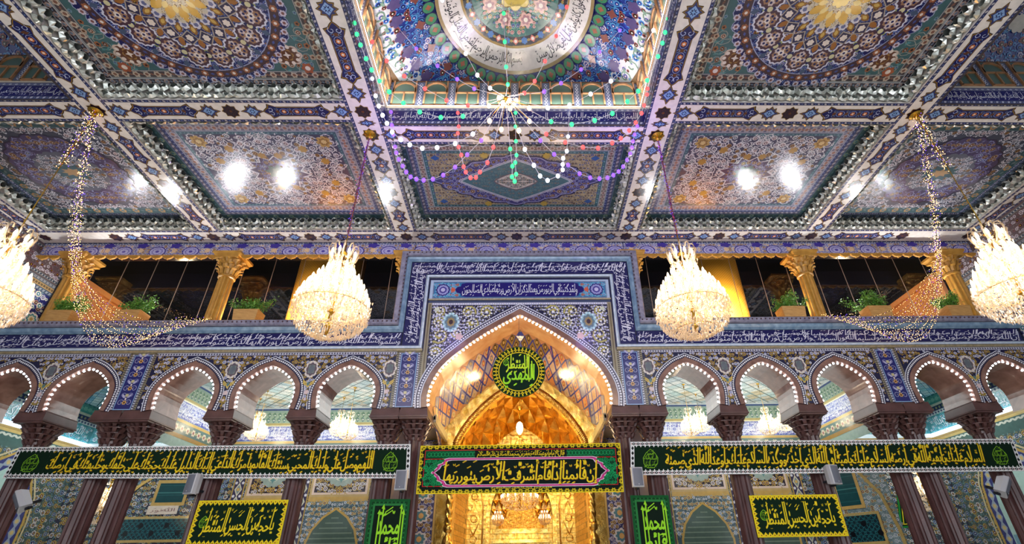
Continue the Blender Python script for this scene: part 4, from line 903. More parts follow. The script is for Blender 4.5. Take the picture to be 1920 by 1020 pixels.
for sg in (-1, 1):
    a, b = (-XW + .1, X0 - 3.45) if sg < 0 else (X0 + 3.45, XW - .1)
    A.rect(min(a, b), max(a, b), 5.72, 6.12, (28, 26, 84), 1); m = (a + b) / 2
    for k in range(3): dense(A, a + (b - a) * k / 3 + .02, a + (b - a) * (k + 1) / 3 - .02, 5.73, 6.115, part(k + (sg > 0), 8), part(k + 2, 7), 7 + k + sg)
    c = X0 + sg * 3.17; A.rect(c - .24, c + .24, 5.72, 8.55, (28, 26, 84), 1)
    dense(A, -1.25, 1.25, -.22, .22, part(1, 6), part(2, 5), 12 + sg, pi / 2 if sg < 0 else -pi / 2, (c, 7.05))
A.rect(X0 - 2.93, X0 + 2.93, 8.13, 8.55, (28, 26, 84), 1); dense(A, X0 - 3.38, X0 + .02, 8.14, 8.54, part(2, 7), part(3, 6), 15); dense(A, X0 + .02, X0 + 3.38, 8.14, 8.54, part(0, 7), part(1, 6), 16)
for x in np.arange(-14.9, 15, .21):
    if abs(x - X0) > 3.45: A.stamp(ribbon(SPI[2], .1), [(x, 5.92)], .09, x * 3, (66, 66, 140), 3)
# inscription panel over the portal arch
A.rect(X0 - 2.77, X0 + 2.77, 7.18, 7.9, (170, 186, 210), 2); A.rect(X0 - 2.68, X0 + 2.68, 7.25, 7.84, (96, 116, 150), 2.2); A.rect(X0 - 2.64, X0 + 2.64, 7.29, 7.8, (46, 110, 160), 2.4)
fill(A, X0 - 2.64, X0 + 2.64, 7.29, 7.8, .13, dict(vine=(120, 180, 210), leaf=(110, 190, 200), f=[((206, 110, 90), BROWN, CREAM), ((130, 190, 220), BLUE, WHITE)]), 62, lambda P, m: np.abs(P[:, 0] - X0) > 1.85, 2.6)
cart = np.array([(-2.0, 0), (-1.93, .1), (-1.83, .13), (-1.8, .22), (-1.66, .25), (1.66, .25), (1.8, .22), (1.83, .13), (1.93, .1), (2.0, 0), (1.93, -.1), (1.83, -.13), (1.8, -.22), (1.66, -.25), (-1.66, -.25), (-1.8, -.22), (-1.83, -.13), (-1.93, -.1)])
A.stamp(cart, [(X0, 7.545)], 1, 0, (30, 20, 104), 5)
put_text(A, text_tris('\u0648\u0644\u0642\u062f \u0643\u062a\u0628\u0646\u0627 \u0641\u064a \u0627\u0644\u0632\u0628\u0648\u0631 \u0645\u0646 \u0628\u0639\u062f \u0627\u0644\u0630\u0643\u0631 \u0623\u0646 \u0627\u0644\u0623\u0631\u0636 \u064a\u0631\u062b\u0647\u0627 \u0639\u0628\u0627\u062f\u064a \u0627\u0644\u0635\u0627\u0644\u062d\u0648\u0646', .03, 1.5, .08, .04, 3, True, .02), X0 - 1.78, X0 + 1.78, 7.33, 7.77, (214, 214, 226), 6)
for sg in (1, -1):
    for r, c_, l_ in ((.22, (40, 30, 110), 5), (.18, (150, 150, 200), 5.3), (.12, (70, 60, 140), 5.6), (.07, (190, 186, 220), 5.9)): A.stamp(ros(12, .12, 2), [(X0 + sg * 2.37, 7.545)], r, 0, c_, l_)
    A.stamp(ros(6, .3, 2), [(X0 + sg * 2.06, 7.545)], .08, 0, (206, 96, 70), 5)
A.rect(X0 - 2.77, X0 + 2.77, 7.1, 7.18, (60, 70, 100), 2.2)
# portal spandrel
sp = lambda P, m: outside(X0, BEAD_P)(P, m) & (np.abs(P[:, 0] - X0) < 2.63 - m * .4) & (P[:, 1] < 7.0 - m * .4)
A.rect(X0 - 2.78, X0 - 2.66, ZI, 7.1, (150, 140, 116), 1.3); A.rect(X0 + 2.66, X0 + 2.78, ZI, 7.1, (150, 140, 116), 1.3); A.rect(X0 - 2.66, X0 + 2.66, 7.02, 7.1, (170, 170, 196), 1.3)
A.row((X0 - 2.66, 7.06), (X0 + 2.66, 7.06), .07, circ(6), .022, WHITE, 1.6)
for sg in (1, -1): A.row((X0 + sg * 2.72, ZI), (X0 + sg * 2.72, 7.05), .06, SQ, (.04, .02), (110, 96, 70), 1.6)
rng = np.random.default_rng(8)
for sg in (1, -1):
    for u, z, r, an in ((.45, 6.83, .15, 0), (1.0, 6.78, .22, .4), (1.55, 6.78, .22, 1.2), (2.42, 6.82, .17, 2), (1.42, 6.42, .2, 2.6), (2.42, 6.45, .18, .7), (1.02, 6.5, .15, 1.5), (2.35, 6.02, .24, 3.3), (1.85, 6.1, .16, 4), (2.43, 5.5, .17, 1), (2.1, 5.68, .14, 2), (2.5, 5.12, .12, 0)):
        c = (X0 + sg * u, z)
        if not sp(np.array([c]), r * .6)[0]: continue
        A.stamp(ribbon(SPI[0 if sg > 0 else 1], np.linspace(.1, .22, 13)), [c], r * 1.06, an * sg + (0 if sg > 0 else pi), (176, 166, 92), 3)
        t = np.arange(9) * 2 * pi / 9 + an; A.stamp(circ(7), np.stack([c[0] + r * .66 * np.cos(t), c[1] + r * .66 * np.sin(t)], 1), .03, 0, WHITE, 3.4)
        t = np.arange(13) * 2 * pi / 13; A.stamp(circ(7), np.stack([c[0] + r * 1.25 * np.cos(t), c[1] + r * 1.25 * np.sin(t)], 1)[sp(np.stack([c[0] + r * 1.25 * np.cos(t), c[1] + r * 1.25 * np.sin(t)], 1), .03)], .028, 0, (200, 200, 226), 3.4)
        A.stamp(PALM, [c], r * .55, an + 1, (176, 160, 80), 3.3); A.stamp(circ(8), [c], r * .2, 0, WHITE, 3.7)
    c = (X0 + sg * 2.05, 6.45)
    for r, c_, l_ in ((.27, (150, 190, 206), 4), (.2, (96, 120, 130), 4.3), (.13, (150, 130, 80), 4.6), (.07, DBROWN, 4.9)): A.stamp(ros(8, .18, 2), [c], (r * .95, r * 1.2), 0, c_, l_)
    t = np.arange(14) * 2 * pi / 14; A.stamp(circ(7), np.stack([c[0] + .23 * np.cos(t), c[1] + .29 * np.sin(t)], 1), .035, 0, (206, 230, 236), 4.5)
    A.stamp(ros(5, .3, 2), [(X0 + sg * 1.78, 5.98)], .12, 0, (214, 180, 176), 4.2); A.stamp(ros(5, .3, 2), [(X0 + sg * 2.5, 6.88)], .08, 0, (206, 210, 190), 4.2)
fill(A, X0 - 2.66, X0 + 2.66, ZI, 7.02, .13, dict(vine=(104, 100, 84), leaf=(150, 144, 90), f=[((206, 206, 222), (120, 120, 170), WHITE), ((176, 176, 210), (70, 70, 130), WHITE)]), 63, sp, 1, vert=False, vw=.05, fl=.24, curl=.8)
P = AV(X0, RIM_P); A.line(offset(P, .09), .18, (60, 56, 84), 3.5); A.line(offset(P, .03), .03, (206, 206, 220), 3.8); A.along(offset(P, .09), .075, circ(7), .03, (220, 220, 232), 3.8); A.line(offset(P, .165), .028, (206, 206, 220), 3.8)
mb = MB(); mb.art(A, front(W), .0025)
tag(mb.build('wall_arcade', TILE, kind='structure'), 'tiled arcade wall with blue lettered frieze and pointed arches', 'wall')
# mouldings standing proud of the wall
def band(mb, pts, prof, close=False):
    """sweep a small profile (out, up) along a polyline of (x, z) corners on the wall face, mitred"""
    pts = np.asarray(pts, float); rings = []
    for i, p in enumerate(pts):
        d0 = pts[i] - pts[i - 1] if i else pts[1] - pts[0]; d1 = pts[i + 1] - pts[i] if i < len(pts) - 1 else d0
        d0 = d0 / np.linalg.norm(d0); d1 = d1 / np.linalg.norm(d1); n0 = np.array([-d0[1], d0[0]]); n1 = np.array([-d1[1], d1[0]]); n = (n0 + n1); n = n / (n @ n0)
        rings.append([(p[0] + n[0] * u, W - o, p[1] + n[1] * u) for o, u in prof])
    mb.loft(rings, True, True, True)
R_ = [(.0, 0), (.05, 0), (.07, .03), (.07, .1), (.0, .14)]
def path(x, z, zt): return [(-XW, z), (X0 - x, z), (X0 - x, zt), (X0 + x, zt), (X0 + x, z), (XW, z)]
mb = MB(); band(mb, path(3.43, 6.13, 8.57), [(0, 0), (.03, 0), (.1, .06), (.13, .15), (0, .16)])
o = tag(mb.build('trim_4', MOULD, kind='structure'), 'blue-grey cove moulding above the lettered frieze', 'moulding')
mb = MB(); band(mb, path(3.55, 6.29, 8.69), [(0, 0), (.2, 0), (.24, .03), (.24, .15), (.2, .18), (0, .18)])
o = tag(mb.build('trim_5', mat('grey_moulding', rough=.4, build=ramp_noise(9, (108, 104, 124), (150, 146, 164), 3)), kind='structure'), 'grey dotted ledge moulding at the balcony edge', 'moulding')
mb = MB()
ps = path(3.55, 6.39, 8.79)
for a, b in zip(ps[:-1], ps[1:]):
    a, b = np.array(a), np.array(b); n = int(np.linalg.norm(b - a) / .13)
    for k in range(n):
        p = a + (b - a) * (k + .5) / n; mb.sphere((p[0], W - .245, p[1]), .026, 6, 4)
mb.build('bead_row', mat('bead_dark', (74, 50, 60), rough=.4), parent=o, loc=(0, 0, 0))
mb = MB(); 
def path2(x, z, zt): return [(-XW, z), (X0 - x, z), (X0 - x, zt), (X0 + x, zt), (X0 + x, z), (XW, z)]
band(mb, path2(2.82, 5.6, 7.98), [(0, 0), (.09, 0), (.1, .05), (.04, .1), (0, .11)])
tag(mb.build('trim_6', TRIMW, kind='structure'), 'pale blue moulding below the lettered frieze', 'moulding')
mb = MB(); band(mb, [(-XW, 5.53), (X0 - 2.8, 5.53)], [(0, 0), (.06, .0), (.07, .06), (0, .07)]); band(mb, [(X0 + 2.8, 5.53), (XW, 5.53)], [(0, 0), (.06, .0), (.07, .06), (0, .07)])
band(mb, [(X0 - 2.78, 7.18), (X0 + 2.78, 7.18)], [(0, 0), (.05, 0), (.06, .04), (0, .05)])
tag(mb.build('trim_7', TRIMB, kind='structure'), 'narrow beige moulding over the arches', 'moulding')

# arch linings of polished marble with their lamp strings
def lining(c, tab, rim, y1, name, material, label, n=40):
    mb = MB(); P = arch_curve(c, tab, n); Q = arch_curve(c, rim, n)
    mb.loft([[(x, W - .03, z) for x, z in Q], [(x, W - .03, z) for x, z in P], [(x, y1, z) for x, z in P]], False)
    mb.loft([[(x, W + .01, z) for x, z in Q], [(x, W - .03, z) for x, z in Q]], False)
    return tag(mb.build(name, material, smooth=False, kind='structure'), label, 'arch lining')
ORD = ['fifth', 'fourth', 'third', 'second', 'first']
acs = sorted(ACX)
BULB = MB(); BULB.sphere((0, 0, 0), .03, 8, 5); bulb_mesh = None
def led_string(c, tab, label, pitch, r, n=60, group=None):
    P = arch_curve(c, tab, n); P = offset(P, -.035); cum = np.concatenate([[0], np.cumsum(np.hypot(*np.diff(P, axis=0).T))])
    k = int(cum[-1] / pitch); t = (np.arange(k) + .5) / k * cum[-1]; x = np.interp(t, cum, P[:, 0]); z = np.interp(t, cum, P[:, 1])
    root = thing('arch_light_string', (c, W, tab[0][1]), label, 'string lights', group)
    mb = MB(); mb.tube([(a - c, .035, b - tab[0][1]) for a, b in P[::2]], .008, 4); mb.build('cable', STEEL, parent=root)
    first = None
    for a, b in zip(x, z):
        if first is None:
            m2 = MB(); m2.sphere((0, 0, 0), r, 8, 5); o = m2.build('bulb', LED, parent=root, smooth=True); first = o
        else: o = first.copy(); COL.objects.link(o)
        o.location = (a - c, .03, b - tab[0][1])
for i, c in enumerate(acs):
    side = 'left' if c < 0 else 'right'; nth = ORD[i] if c < 0 else ORD[9 - i]
    lining(c, SMALL, RIM_S, W + 1.15, 'trim_8', SOFFIT, 'brown marble lining of the %s arch %s of the portal' % (nth, side))
    led_string(c, SMALL, 'white bulbs lining the %s small arch %s of the portal' % (nth, side), .125, .03, 60, 'lamp strings of the small arches')
PIN = [(a * .955, ZI + (z - ZI) * .975) for a, z in PORT]
o = lining(X0, PORT, RIM_P, W + .02, 'trim_9', SOFFIT, 'brown marble rim of the tall portal arch')
mb = MB(); P = arch_curve(X0, PORT, 40); mb.loft([[(x, W + .02, z) for x, z in P], [(x, 14.45, z) for x, z in P]], False)
tag(mb.build('trim_10', PEACH, kind='structure'), 'peach marble lining inside the tall portal arch', 'arch lining')
led_string(X0, PORT, 'white bulbs lining the tall pointed portal arch', .125, .034, 70)

# red marble columns with honeycomb capitals
def col_mesh():
    n = 40; th = np.arange(n) * 2 * pi / n
    sh = MB(); rings = []
    for z, r, a in ((-1.6, .28, 0), (-1.3, .28, 0), (-1.28, .25, .05), (-1.2, .24, .08), (3.12, .23, .08), (3.14, .25, 0), (3.2, .25, 0)):
        rr = r * (1 - a * 1.4 + a * 2.6 * np.abs(np.cos(6 * th))); rings.append(np.stack([rr * np.cos(th), rr * np.sin(th), np.full(n, z)], 1))
    sh.loft(rings, True, True, True)
    ca = MB(); z = 3.1
    ca.loft([[(r * cos(t), r * sin(t), zz) for t in np.arange(24) * pi / 12] for r, zz in ((.2, 3.08), (.2, 3.22), (.22, 3.4), (.25, 3.63))], True, True, True)
    def corbel(cx, cy, dx, dy, w, dep, z0, z1):
        """one bracket: pointed below, broad above; (dx, dy) points outwards"""
        tx, ty = -dy, dx; P = []
        for o_, q, h in ((0, -.5, 0), (0, .5, 0), (.35, 0, .12), (0, -.5, .55), (0, .5, .55), (.75, -.32, .55), (.75, .32, .55), (0, -.5, 1), (0, .5, 1), (1, -.42, 1), (1, .42, 1)):
            P.append((cx + dx * dep * o_ + tx * w * q, cy + dy * dep * o_ + ty * w * q, z0 + (z1 - z0) * h))
        ca.add(P, [(0, 1, 2), (0, 2, 5, 3), (1, 4, 6, 2), (2, 6, 5), (5, 6, 10, 9), (3, 5, 9, 7), (4, 8, 10, 6), (7, 9, 10, 8)])
    for k, (rad, z0, z1, nn_, dep) in enumerate(((.24, 3.1, 3.26, 10, .06), (.275, 3.24, 3.4, 12, .075), (.315, 3.38, 3.53, 12, .085), (.35, 3.51, 3.63, 14, .08))):
        th_ = np.arange(32) * pi / 16; pw = 2.2 + .9 * k; sr = np.minimum((rad * .8 + dep * .9 + .05) / (np.abs(np.cos(th_)) ** pw + np.abs(np.sin(th_)) ** pw) ** (1 / pw), rad * 1.5)
        ca.loft([[(q * cos(a_), q * sin(a_), zz) for q, a_ in zip(sr, th_)] for zz in (z1 - .012, z1 + .012)], True, True, True)
        for j in range(nn_):
            t = (j + .5 * (k % 2)) * 2 * pi / nn_; pw = 2.2 + .9 * k; rr = rad / (abs(cos(t)) ** pw + abs(sin(t)) ** pw) ** (1 / pw); rr = min(rr, rad * 1.28)
            corbel(rr * cos(t) * .8, rr * sin(t) * .8, cos(t), sin(t), 2 * pi * rad / nn_ * .74, dep + .06, z0, z1)
    im = MB(); im.box(-.37, .37, -.55, .55, 3.62, 3.67); im.box(-.4, .4, -.58, .58, 3.665, 3.7)
    R = [[(sx * a, sy * b, zz) for sx, sy in ((1, 1), (-1, 1), (-1, -1), (1, -1))] for a, b, zz in ((.39, .57, 3.7), (.36, .545, 3.9), (.36, .545, 3.93))]
    im.loft(R, True, True, True)
    return sh, ca, im
CXS = sorted([X0 + s * v for s in (-1, 1) for v in (2.87, 3.63, 5.84, 8.02, 10.2, 10.98, 12.95)])
CL = ['leftmost red marble column, beside the left side wall', 'red marble column fifth left of the portal, outer one of a pair', 'red marble column fourth left of the portal, inner one of the outer pair', 'single red marble column third left of the portal, behind the yellow bordered banner', 'single red marble column second left of the portal',
      'outer red marble column of the pair at the left of the portal', 'red marble column at the left edge of the portal opening', 'red marble column at the right edge of the portal opening', 'outer red marble column of the pair at the right of the portal', 'single red marble column second right of the portal',
      'single red marble column third right of the portal, behind the yellow bordered banner', 'red marble column fourth right of the portal, inner one of the outer pair', 'red marble column fifth right of the portal, outer one of a pair', 'rightmost red marble column, beside the right side wall']
sh, ca, im = col_mesh()
root = None
for x, lb in zip(CXS, CL):
    if root is None:
        root = thing('marble_column', (x, 13.97, -1.6), lb, 'column', 'red marble columns of the arcade')
        sh.build('shaft', MARBLE, parent=root, loc=(0, 0, 1.6)); ca.build('capital', CUTM, parent=root, loc=(0, 0, 1.6)); im.build('impost', CUTM, parent=root, loc=(0, 0, 1.6))
        kk = family(root)
    else: dup(root, (x, 13.97, -1.6), lb, kid_map=kk)

# balcony: floor, dark glass, gilded minaret shafts, columns, planters
mb = MB(); mb.box(-XW, X0 - 3.6, 13.42, 22, 6.2, 6.46); mb.box(X0 + 3.6, XW, 13.42, 22, 6.2, 6.46); mb.box(X0 - 3.6, X0 + 3.6, 14.5, 22, 8.84, 8.9)
tag(mb.build('floor', WOOD, kind='structure'), 'balcony floor behind the lettered frieze', 'floor')
GX = 14.5
for s, nm in ((-1, 'left'), (1, 'right')):
    a, b = sorted((s * XW, X0 + s * 3.4)); mb = MB(); mb.quad((a, GX, 6.4), (b, GX, 6.4), (b, GX, H + .05), (a, GX, H + .05))
    o = tag(mb.build('window_%d' % (1 if s < 0 else 2), GLASS, kind='structure'), 'dark glass wall of the balcony %s of the portal' % nm, 'window')
    mb = MB(); n = 12
    for k in range(1, n): x = a + (b - a) * k / n; mb.box(x - .008, x + .008, GX - .012, GX - .002, 6.4, 9.5)
    mb.build('glass_joint', mat('joint', (150, 128, 112), rough=.5), parent=o, loc=(0, 0, 0))
    mb = MB(); mb.quad((a - 1, 21.5, 6.3), (b + 1, 21.5, 6.3), (b + 1, 21.5, 14.2), (a - 1, 21.5, 14.2)); mb.quad((s * XW, 14.5, 6.3), (s * XW, 21.5, 6.3), (s * XW, 21.5, 14), (s * XW, 14.5, 14)); mb.quad((X0 + s * 3.4, 13.45, 6.3), (X0 + s * 3.4, 21.5, 6.3), (X0 + s * 3.4, 21.5, 14), (X0 + s * 3.4, 13.45, 14))  # black box added to close the view; the darkness is in its colour
    tag(mb.build('wall_upper', BLACK, kind='structure'), 'black walls standing for the dark room behind the glass, %s of the portal' % nm, 'wall')
    x = X0 + s * 7.3; mb = MB(); mb.lathe([(1.18, 6.4), (1.18, 11.5)], 48, (x, 16.6, 0))
    def chk(nt, b_):
        tc = nt.nodes.new('ShaderNodeTexCoord'); sp_ = nt.nodes.new('ShaderNodeSeparateXYZ'); nt.links.new(tc.outputs['Object'], sp_.inputs[0])
        def wv(sg):
            m1 = nt.nodes.new('ShaderNodeMath'); m1.operation = 'MULTIPLY_ADD'; m1.inputs[1].default_value = sg; nt.links.new(sp_.outputs['X'], m1.inputs[0]); nt.links.new(sp_.outputs['Z'], m1.inputs[2])
            m2 = nt.nodes.new('ShaderNodeMath'); m2.operation = 'MULTIPLY'; m2.inputs[1].default_value = 34; nt.links.new(m1.outputs[0], m2.inputs[0])
            m3 = nt.nodes.new('ShaderNodeMath'); m3.operation = 'SINE'; nt.links.new(m2.outputs[0], m3.inputs[0])
            m4 = nt.nodes.new('ShaderNodeMath'); m4.operation = 'ABSOLUTE'; nt.links.new(m3.outputs[0], m4.inputs[0]); return m4.outputs[0]
        mn = nt.nodes.new('ShaderNodeMath'); mn.operation = 'MINIMUM'; nt.links.new(wv(1), mn.inputs[0]); nt.links.new(wv(-1), mn.inputs[1])
        r = nt.nodes.new('ShaderNodeValToRGB'); r.color_ramp.elements[0].color = (*lin((176, 110, 20)), 1); r.color_ramp.elements[1].color = (*lin((240, 178, 60)), 1); r.color_ramp.elements[1].position = .3
        nt.links.new(mn.outputs[0], r.inputs[0]); nt.links.new(r.outputs[0], b_.inputs['Base Color'])
    tag(mb.build('minaret', mat('gold_brick', rough=.45, build=chk), smooth=True), 'round gilded minaret shaft behind the glass %s of the portal' % nm, 'minaret')
    mb = MB(); mb.box(*sorted((s * 14.75, s * 14.6)), 14.55, 20, 6.4, 8.75); mb.box(*sorted((s * 14.6, s * 14.5)), 14.55, 20, 8.6, 8.78)
    tag(mb.build('partition_wall', PANELW), 'peach partition wall running back behind the glass at the %s' % nm, 'wall')
    # gilded columns
    for c, lb in ((s * 14.15 + .15, 'gilded fluted column at the outer end of the %s balcony' % nm), (X0 + s * 9.3, 'gilded fluted column in the middle of the %s balcony' % nm), (X0 + s * 3.62, 'gilded column beside the %s upper corner of the portal frame' % nm)):
        root = thing('gilded_column', (c, 13.72, 6.4), lb, 'column', 'gilded columns on the balcony')
        m1 = MB(); n = 48; th = np.arange(n) * 2 * pi / n; R = []
        for z, r in ((0, .27), (.12, .27), (.14, .215), (1.78, .205)):
            rr = r * (.82 + .22 * np.abs(np.cos(5 * th))); R.append(np.stack([rr * np.cos(th), rr * np.sin(th), np.full(n, z)], 1))
        m1.loft(R, True, True, True); m1.build('shaft', GOLDW, parent=root)
        m2 = MB(); m2.lathe([(.21, 1.74), (.25, 1.76), (.25, 1.81), (.2, 1.83), (.22, 1.9), (.25, 2.1), (.3, 2.25), (.36, 2.36), (.36, 2.4)], 32, lobes=16, amp=[0, 0, 0, .02, .05, .06, .06, .05, 0])
        for rw, (zb, rb, hh, nn) in enumerate(((1.85, .235, .2, 10), (2.02, .265, .2, 10), (2.18, .3, .17, 10))):
            for k in range(nn):
                a = (k + .5 * (rw % 2)) * 2 * pi / nn; ca_, sa_ = cos(a), sin(a); tx, ty = -sa_, ca_; w2 = .07
                prof = [(0, 0), (.02, .4), (.05, .75), (.11, .98), (.13, .9), (.1, .78)]
                V = [(ca_ * (rb + o_) + tx * q * w2 * (1 - .35 * abs(h_ - .5)), sa_ * (rb + o_) + ty * q * w2 * (1 - .35 * abs(h_ - .5)), zb + h_ * hh) for o_, h_ in prof for q in (-1, 0, 1)]
                V = [(x_, y_, z_) if i % 3 != 1 else (x_ + ca_ * .02, y_ + sa_ * .02, z_) for i, (x_, y_, z_) in enumerate(V)]
                m2.add(V, [(i * 3 + j, i * 3 + j + 1, i * 3 + j + 4, i * 3 + j + 3) for i in range(5) for j in (0, 1)])
        m2.build('capital', GOLDW, parent=root)
        m3 = MB(); m3.box(-.36, .36, -.36, .36, 2.36, 2.42); m3.loft([[(sx * a, sy * a, z) for sx, sy in ((1, 1), (-1, 1), (-1, -1), (1, -1))] for a, z in ((.36, 2.42), (.43, 2.5), (.43, 2.57))], True, True, True); m3.build('abacus', GOLDW, parent=root)
# planters
def planter(c, y, label, seed, h=.34, w=.72, tilt=0.0, spread=1.0):
    rng = np.random.default_rng(seed); root = thing('potted_shrub', (c, y, 6.475), label, 'potted plant', 'planters on the balcony ledge')
    mb = MB()
    R = [[(sx * a, sy * b, z) for sx, sy in ((1, 1), (-1, 1), (-1, -1), (1, -1))] for a, b, z in ((w / 2 * .9, .2, 0), (w / 2, .23, h), (w / 2 * .93, .2, h), (w / 2 * .9, .19, h - .05))]
    mb.loft(R, True, True, True); mb.build('planter_box', WOOD, parent=root)
    st = MB(); lf = MB()
    for k in range(16):
        a = rng.uniform(0, 2 * pi); l = rng.uniform(.36, .62); el = rng.uniform(.4, 1.4); b0 = np.array([rng.uniform(-.22, .22), rng.uniform(-.08, .08), h - .05])
        d = np.array([cos(a) * cos(el) * spread + tilt, sin(a) * cos(el) * .6, sin(el)]); pts = [b0 + d * l * t + np.array([0, 0, -.08 * t * t]) for t in (0, .35, .7, 1.0)]
        st.tube(pts, [.009, .007, .005, .003], 4)
        for j in range(120):
            t = rng.uniform(.25, 1.08); p = b0 + d * l * t + rng.normal(0, .055, 3); q = rng.normal(0, 1, 3); q /= np.linalg.norm(q); r = np.cross(q, rng.normal(0, 1, 3)); r /= np.linalg.norm(r); s_ = rng.uniform(.022, .042)
            if p[2] < h + .0: continue
            lf.add([p - q * s_, p + r * s_ * .5, p + q * s_, p - r * s_ * .5], [(0, 1, 2, 3)])
    st.build('stem', STEM, parent=root); lf.build('foliage', LEAF, parent=root)
for c, lb, sd, ti in ((-13.3, 'green shrub in a wooden box beside the gilded column at the far left end', 1, .35), (-11.35, 'green shrub in a wooden box before the dark glass, left of the middle left column', 2, .2), (-7.95, 'green shrub in a wooden box between the left middle column and left minaret', 3, .1),
                      (8.35, 'green shrub in a wooden box between the right minaret and right middle column', 4, .1), (11.0, 'green shrub with a long side branch in a wooden box on the right balcony', 5, -.35), (13.45, 'green shrub in a wooden box beside the gilded column at the far right end', 6, .2)):
    planter(c, 13.4, lb, sd, tilt=ti)
FLL = {-14.1: 'small ceiling floodlight behind the far left planter', -12.7: 'ceiling floodlight between the two left hand planters', -10.6: 'ceiling floodlight just left of the left middle gilded column', -8.7: 'ceiling floodlight just right of the left middle gilded column', -4.9: 'ceiling floodlight between the left minaret and the portal frame',
       5.1: 'ceiling floodlight between the right minaret and the portal frame', 8.8: 'ceiling floodlight just left of the right middle gilded column', 10.6: 'ceiling floodlight just right of the right middle gilded column', 12.9: 'ceiling floodlight between the two right hand planters', 14.2: 'small ceiling floodlight behind the far right planter'}
# small floodlights standing behind the ledge, aimed at the ceiling
for c in FLL:
    root = thing('floodlight', (c, 14.32, 6.46), 'small floodlight behind the %s, aimed at the ceiling' % ('left planters' if c < 0 else 'right planters'), 'floodlight', 'ceiling floodlights')
    root['label'] = FLL[c]
    mb = MB(); mb.box(-.09, .09, -.05, .05, 0, .1); mb.build('housing', BLACK, parent=root)
    mb = MB(); mb.quad((-.08, -.04, .102), (.08, -.04, .102), (.08, .05, .102), (-.08, .05, .102)); mb.build('lens', bulbmat('flood_lens', (235, 242, 255), 25), parent=root)
    lamp('SPOT', 'flood_beam', (c, 14.28, 6.6), 165, (.93, .96, 1), .06, rot=(radians(205) - pi * 0, 0, 0), spot=radians(120))
# ------------------------------------------------------------------ side walls of the hall
for s, nm in ((-1, 'left'), (1, 'right')):
    A = Art(); u0, u1 = 4.0, 14.5
    A.rect(u0, u1, 3.9, H, (62, 62, 92), 0)
    A.rect(u0, u1, 8.35, H, (96, 80, 84), .5); bframe(A, u0, u1, 8.42, 9.3, .1, (120, 124, 120), (60, 70, 90), WHITE, .1, 1, 'rope')
    fill(A, u0, u1, 8.5, 9.22, .2, dict(vine=(110, 92, 90), leaf=(120, 110, 110), f=[((206, 200, 206), (96, 84, 110), CREAM), ((130, 92, 96), DBROWN, GOLD)]), 71, lambda P, m: P[:, 1] < 9.2, 1.2, vw=.05)
    for u in np.arange(5, 13.5, 1.25): A.stamp(ros(8, .2, 2), [(u, 8.86)], .24, 0, (186, 156, 92), 4); A.stamp(ros(8, .2, 2), [(u, 8.86)], .19, 0, (112, 76, 50), 4.3); A.stamp(ros(6, .3, 2), [(u, 8.86)], .12, 0, (200, 176, 120), 4.6)
    border(A, (u0, 8.18), (u1, 8.18), .14, (176, 150, 104), (110, 92, 66), (206, 186, 140), .1, 1.5, 'sq'); border(A, (u0, 8.32), (u1, 8.32), .12, (110, 120, 126), (176, 176, 180), NAVY, .12, 1.5, 'dia'); border(A, (u0, 8.04), (u1, 8.04), .12, (84, 104, 120), (150, 160, 170), NAVY, .12, 1.5, 'rope')
    A.rect(u0, u1, 3.9, 7.97, (40, 44, 104), .5)
    fill(A, u0, u1, 3.95, 7.95, .25, dict(vine=(120, 132, 176), leaf=(110, 140, 150), f=[((214, 212, 218), (84, 96, 140), CREAM), ((206, 206, 190), (70, 130, 140), WHITE), ((150, 116, 110), DBROWN, CREAM)]), 72, None, 1, vw=.05, fl=.42)
    for j, v in enumerate(np.arange(4.6, 8, .62)):
        for u in np.arange(4.4 + (j % 2) * .55, 14.4, 1.1):
            for r, c_, l_ in ((.23, (216, 216, 222), 4), (.18, (70, 136, 150), 4.3), (.12, (196, 206, 190), 4.6), (.06, (176, 150, 90), 4.9)): A.stamp(ros(8, .24, 2), [(u, v)], r, .2, c_, l_)
    mb = MB(); mb.art(A, plane((s * XW, 0, 0), (0, 1, 0), (0, 0, 1), (-s, 0, 0)), .003); mb.quad((s * XW, 4, -1.6), (s * XW, 14.55, -1.6), (s * XW, 14.55, 3.9), (s * XW, 4, 3.9), (70, 74, 90))
    tag(mb.build('wall_%s' % nm, TILE, kind='structure'), '%s side wall tiled with white and blue rosettes' % nm, 'wall')

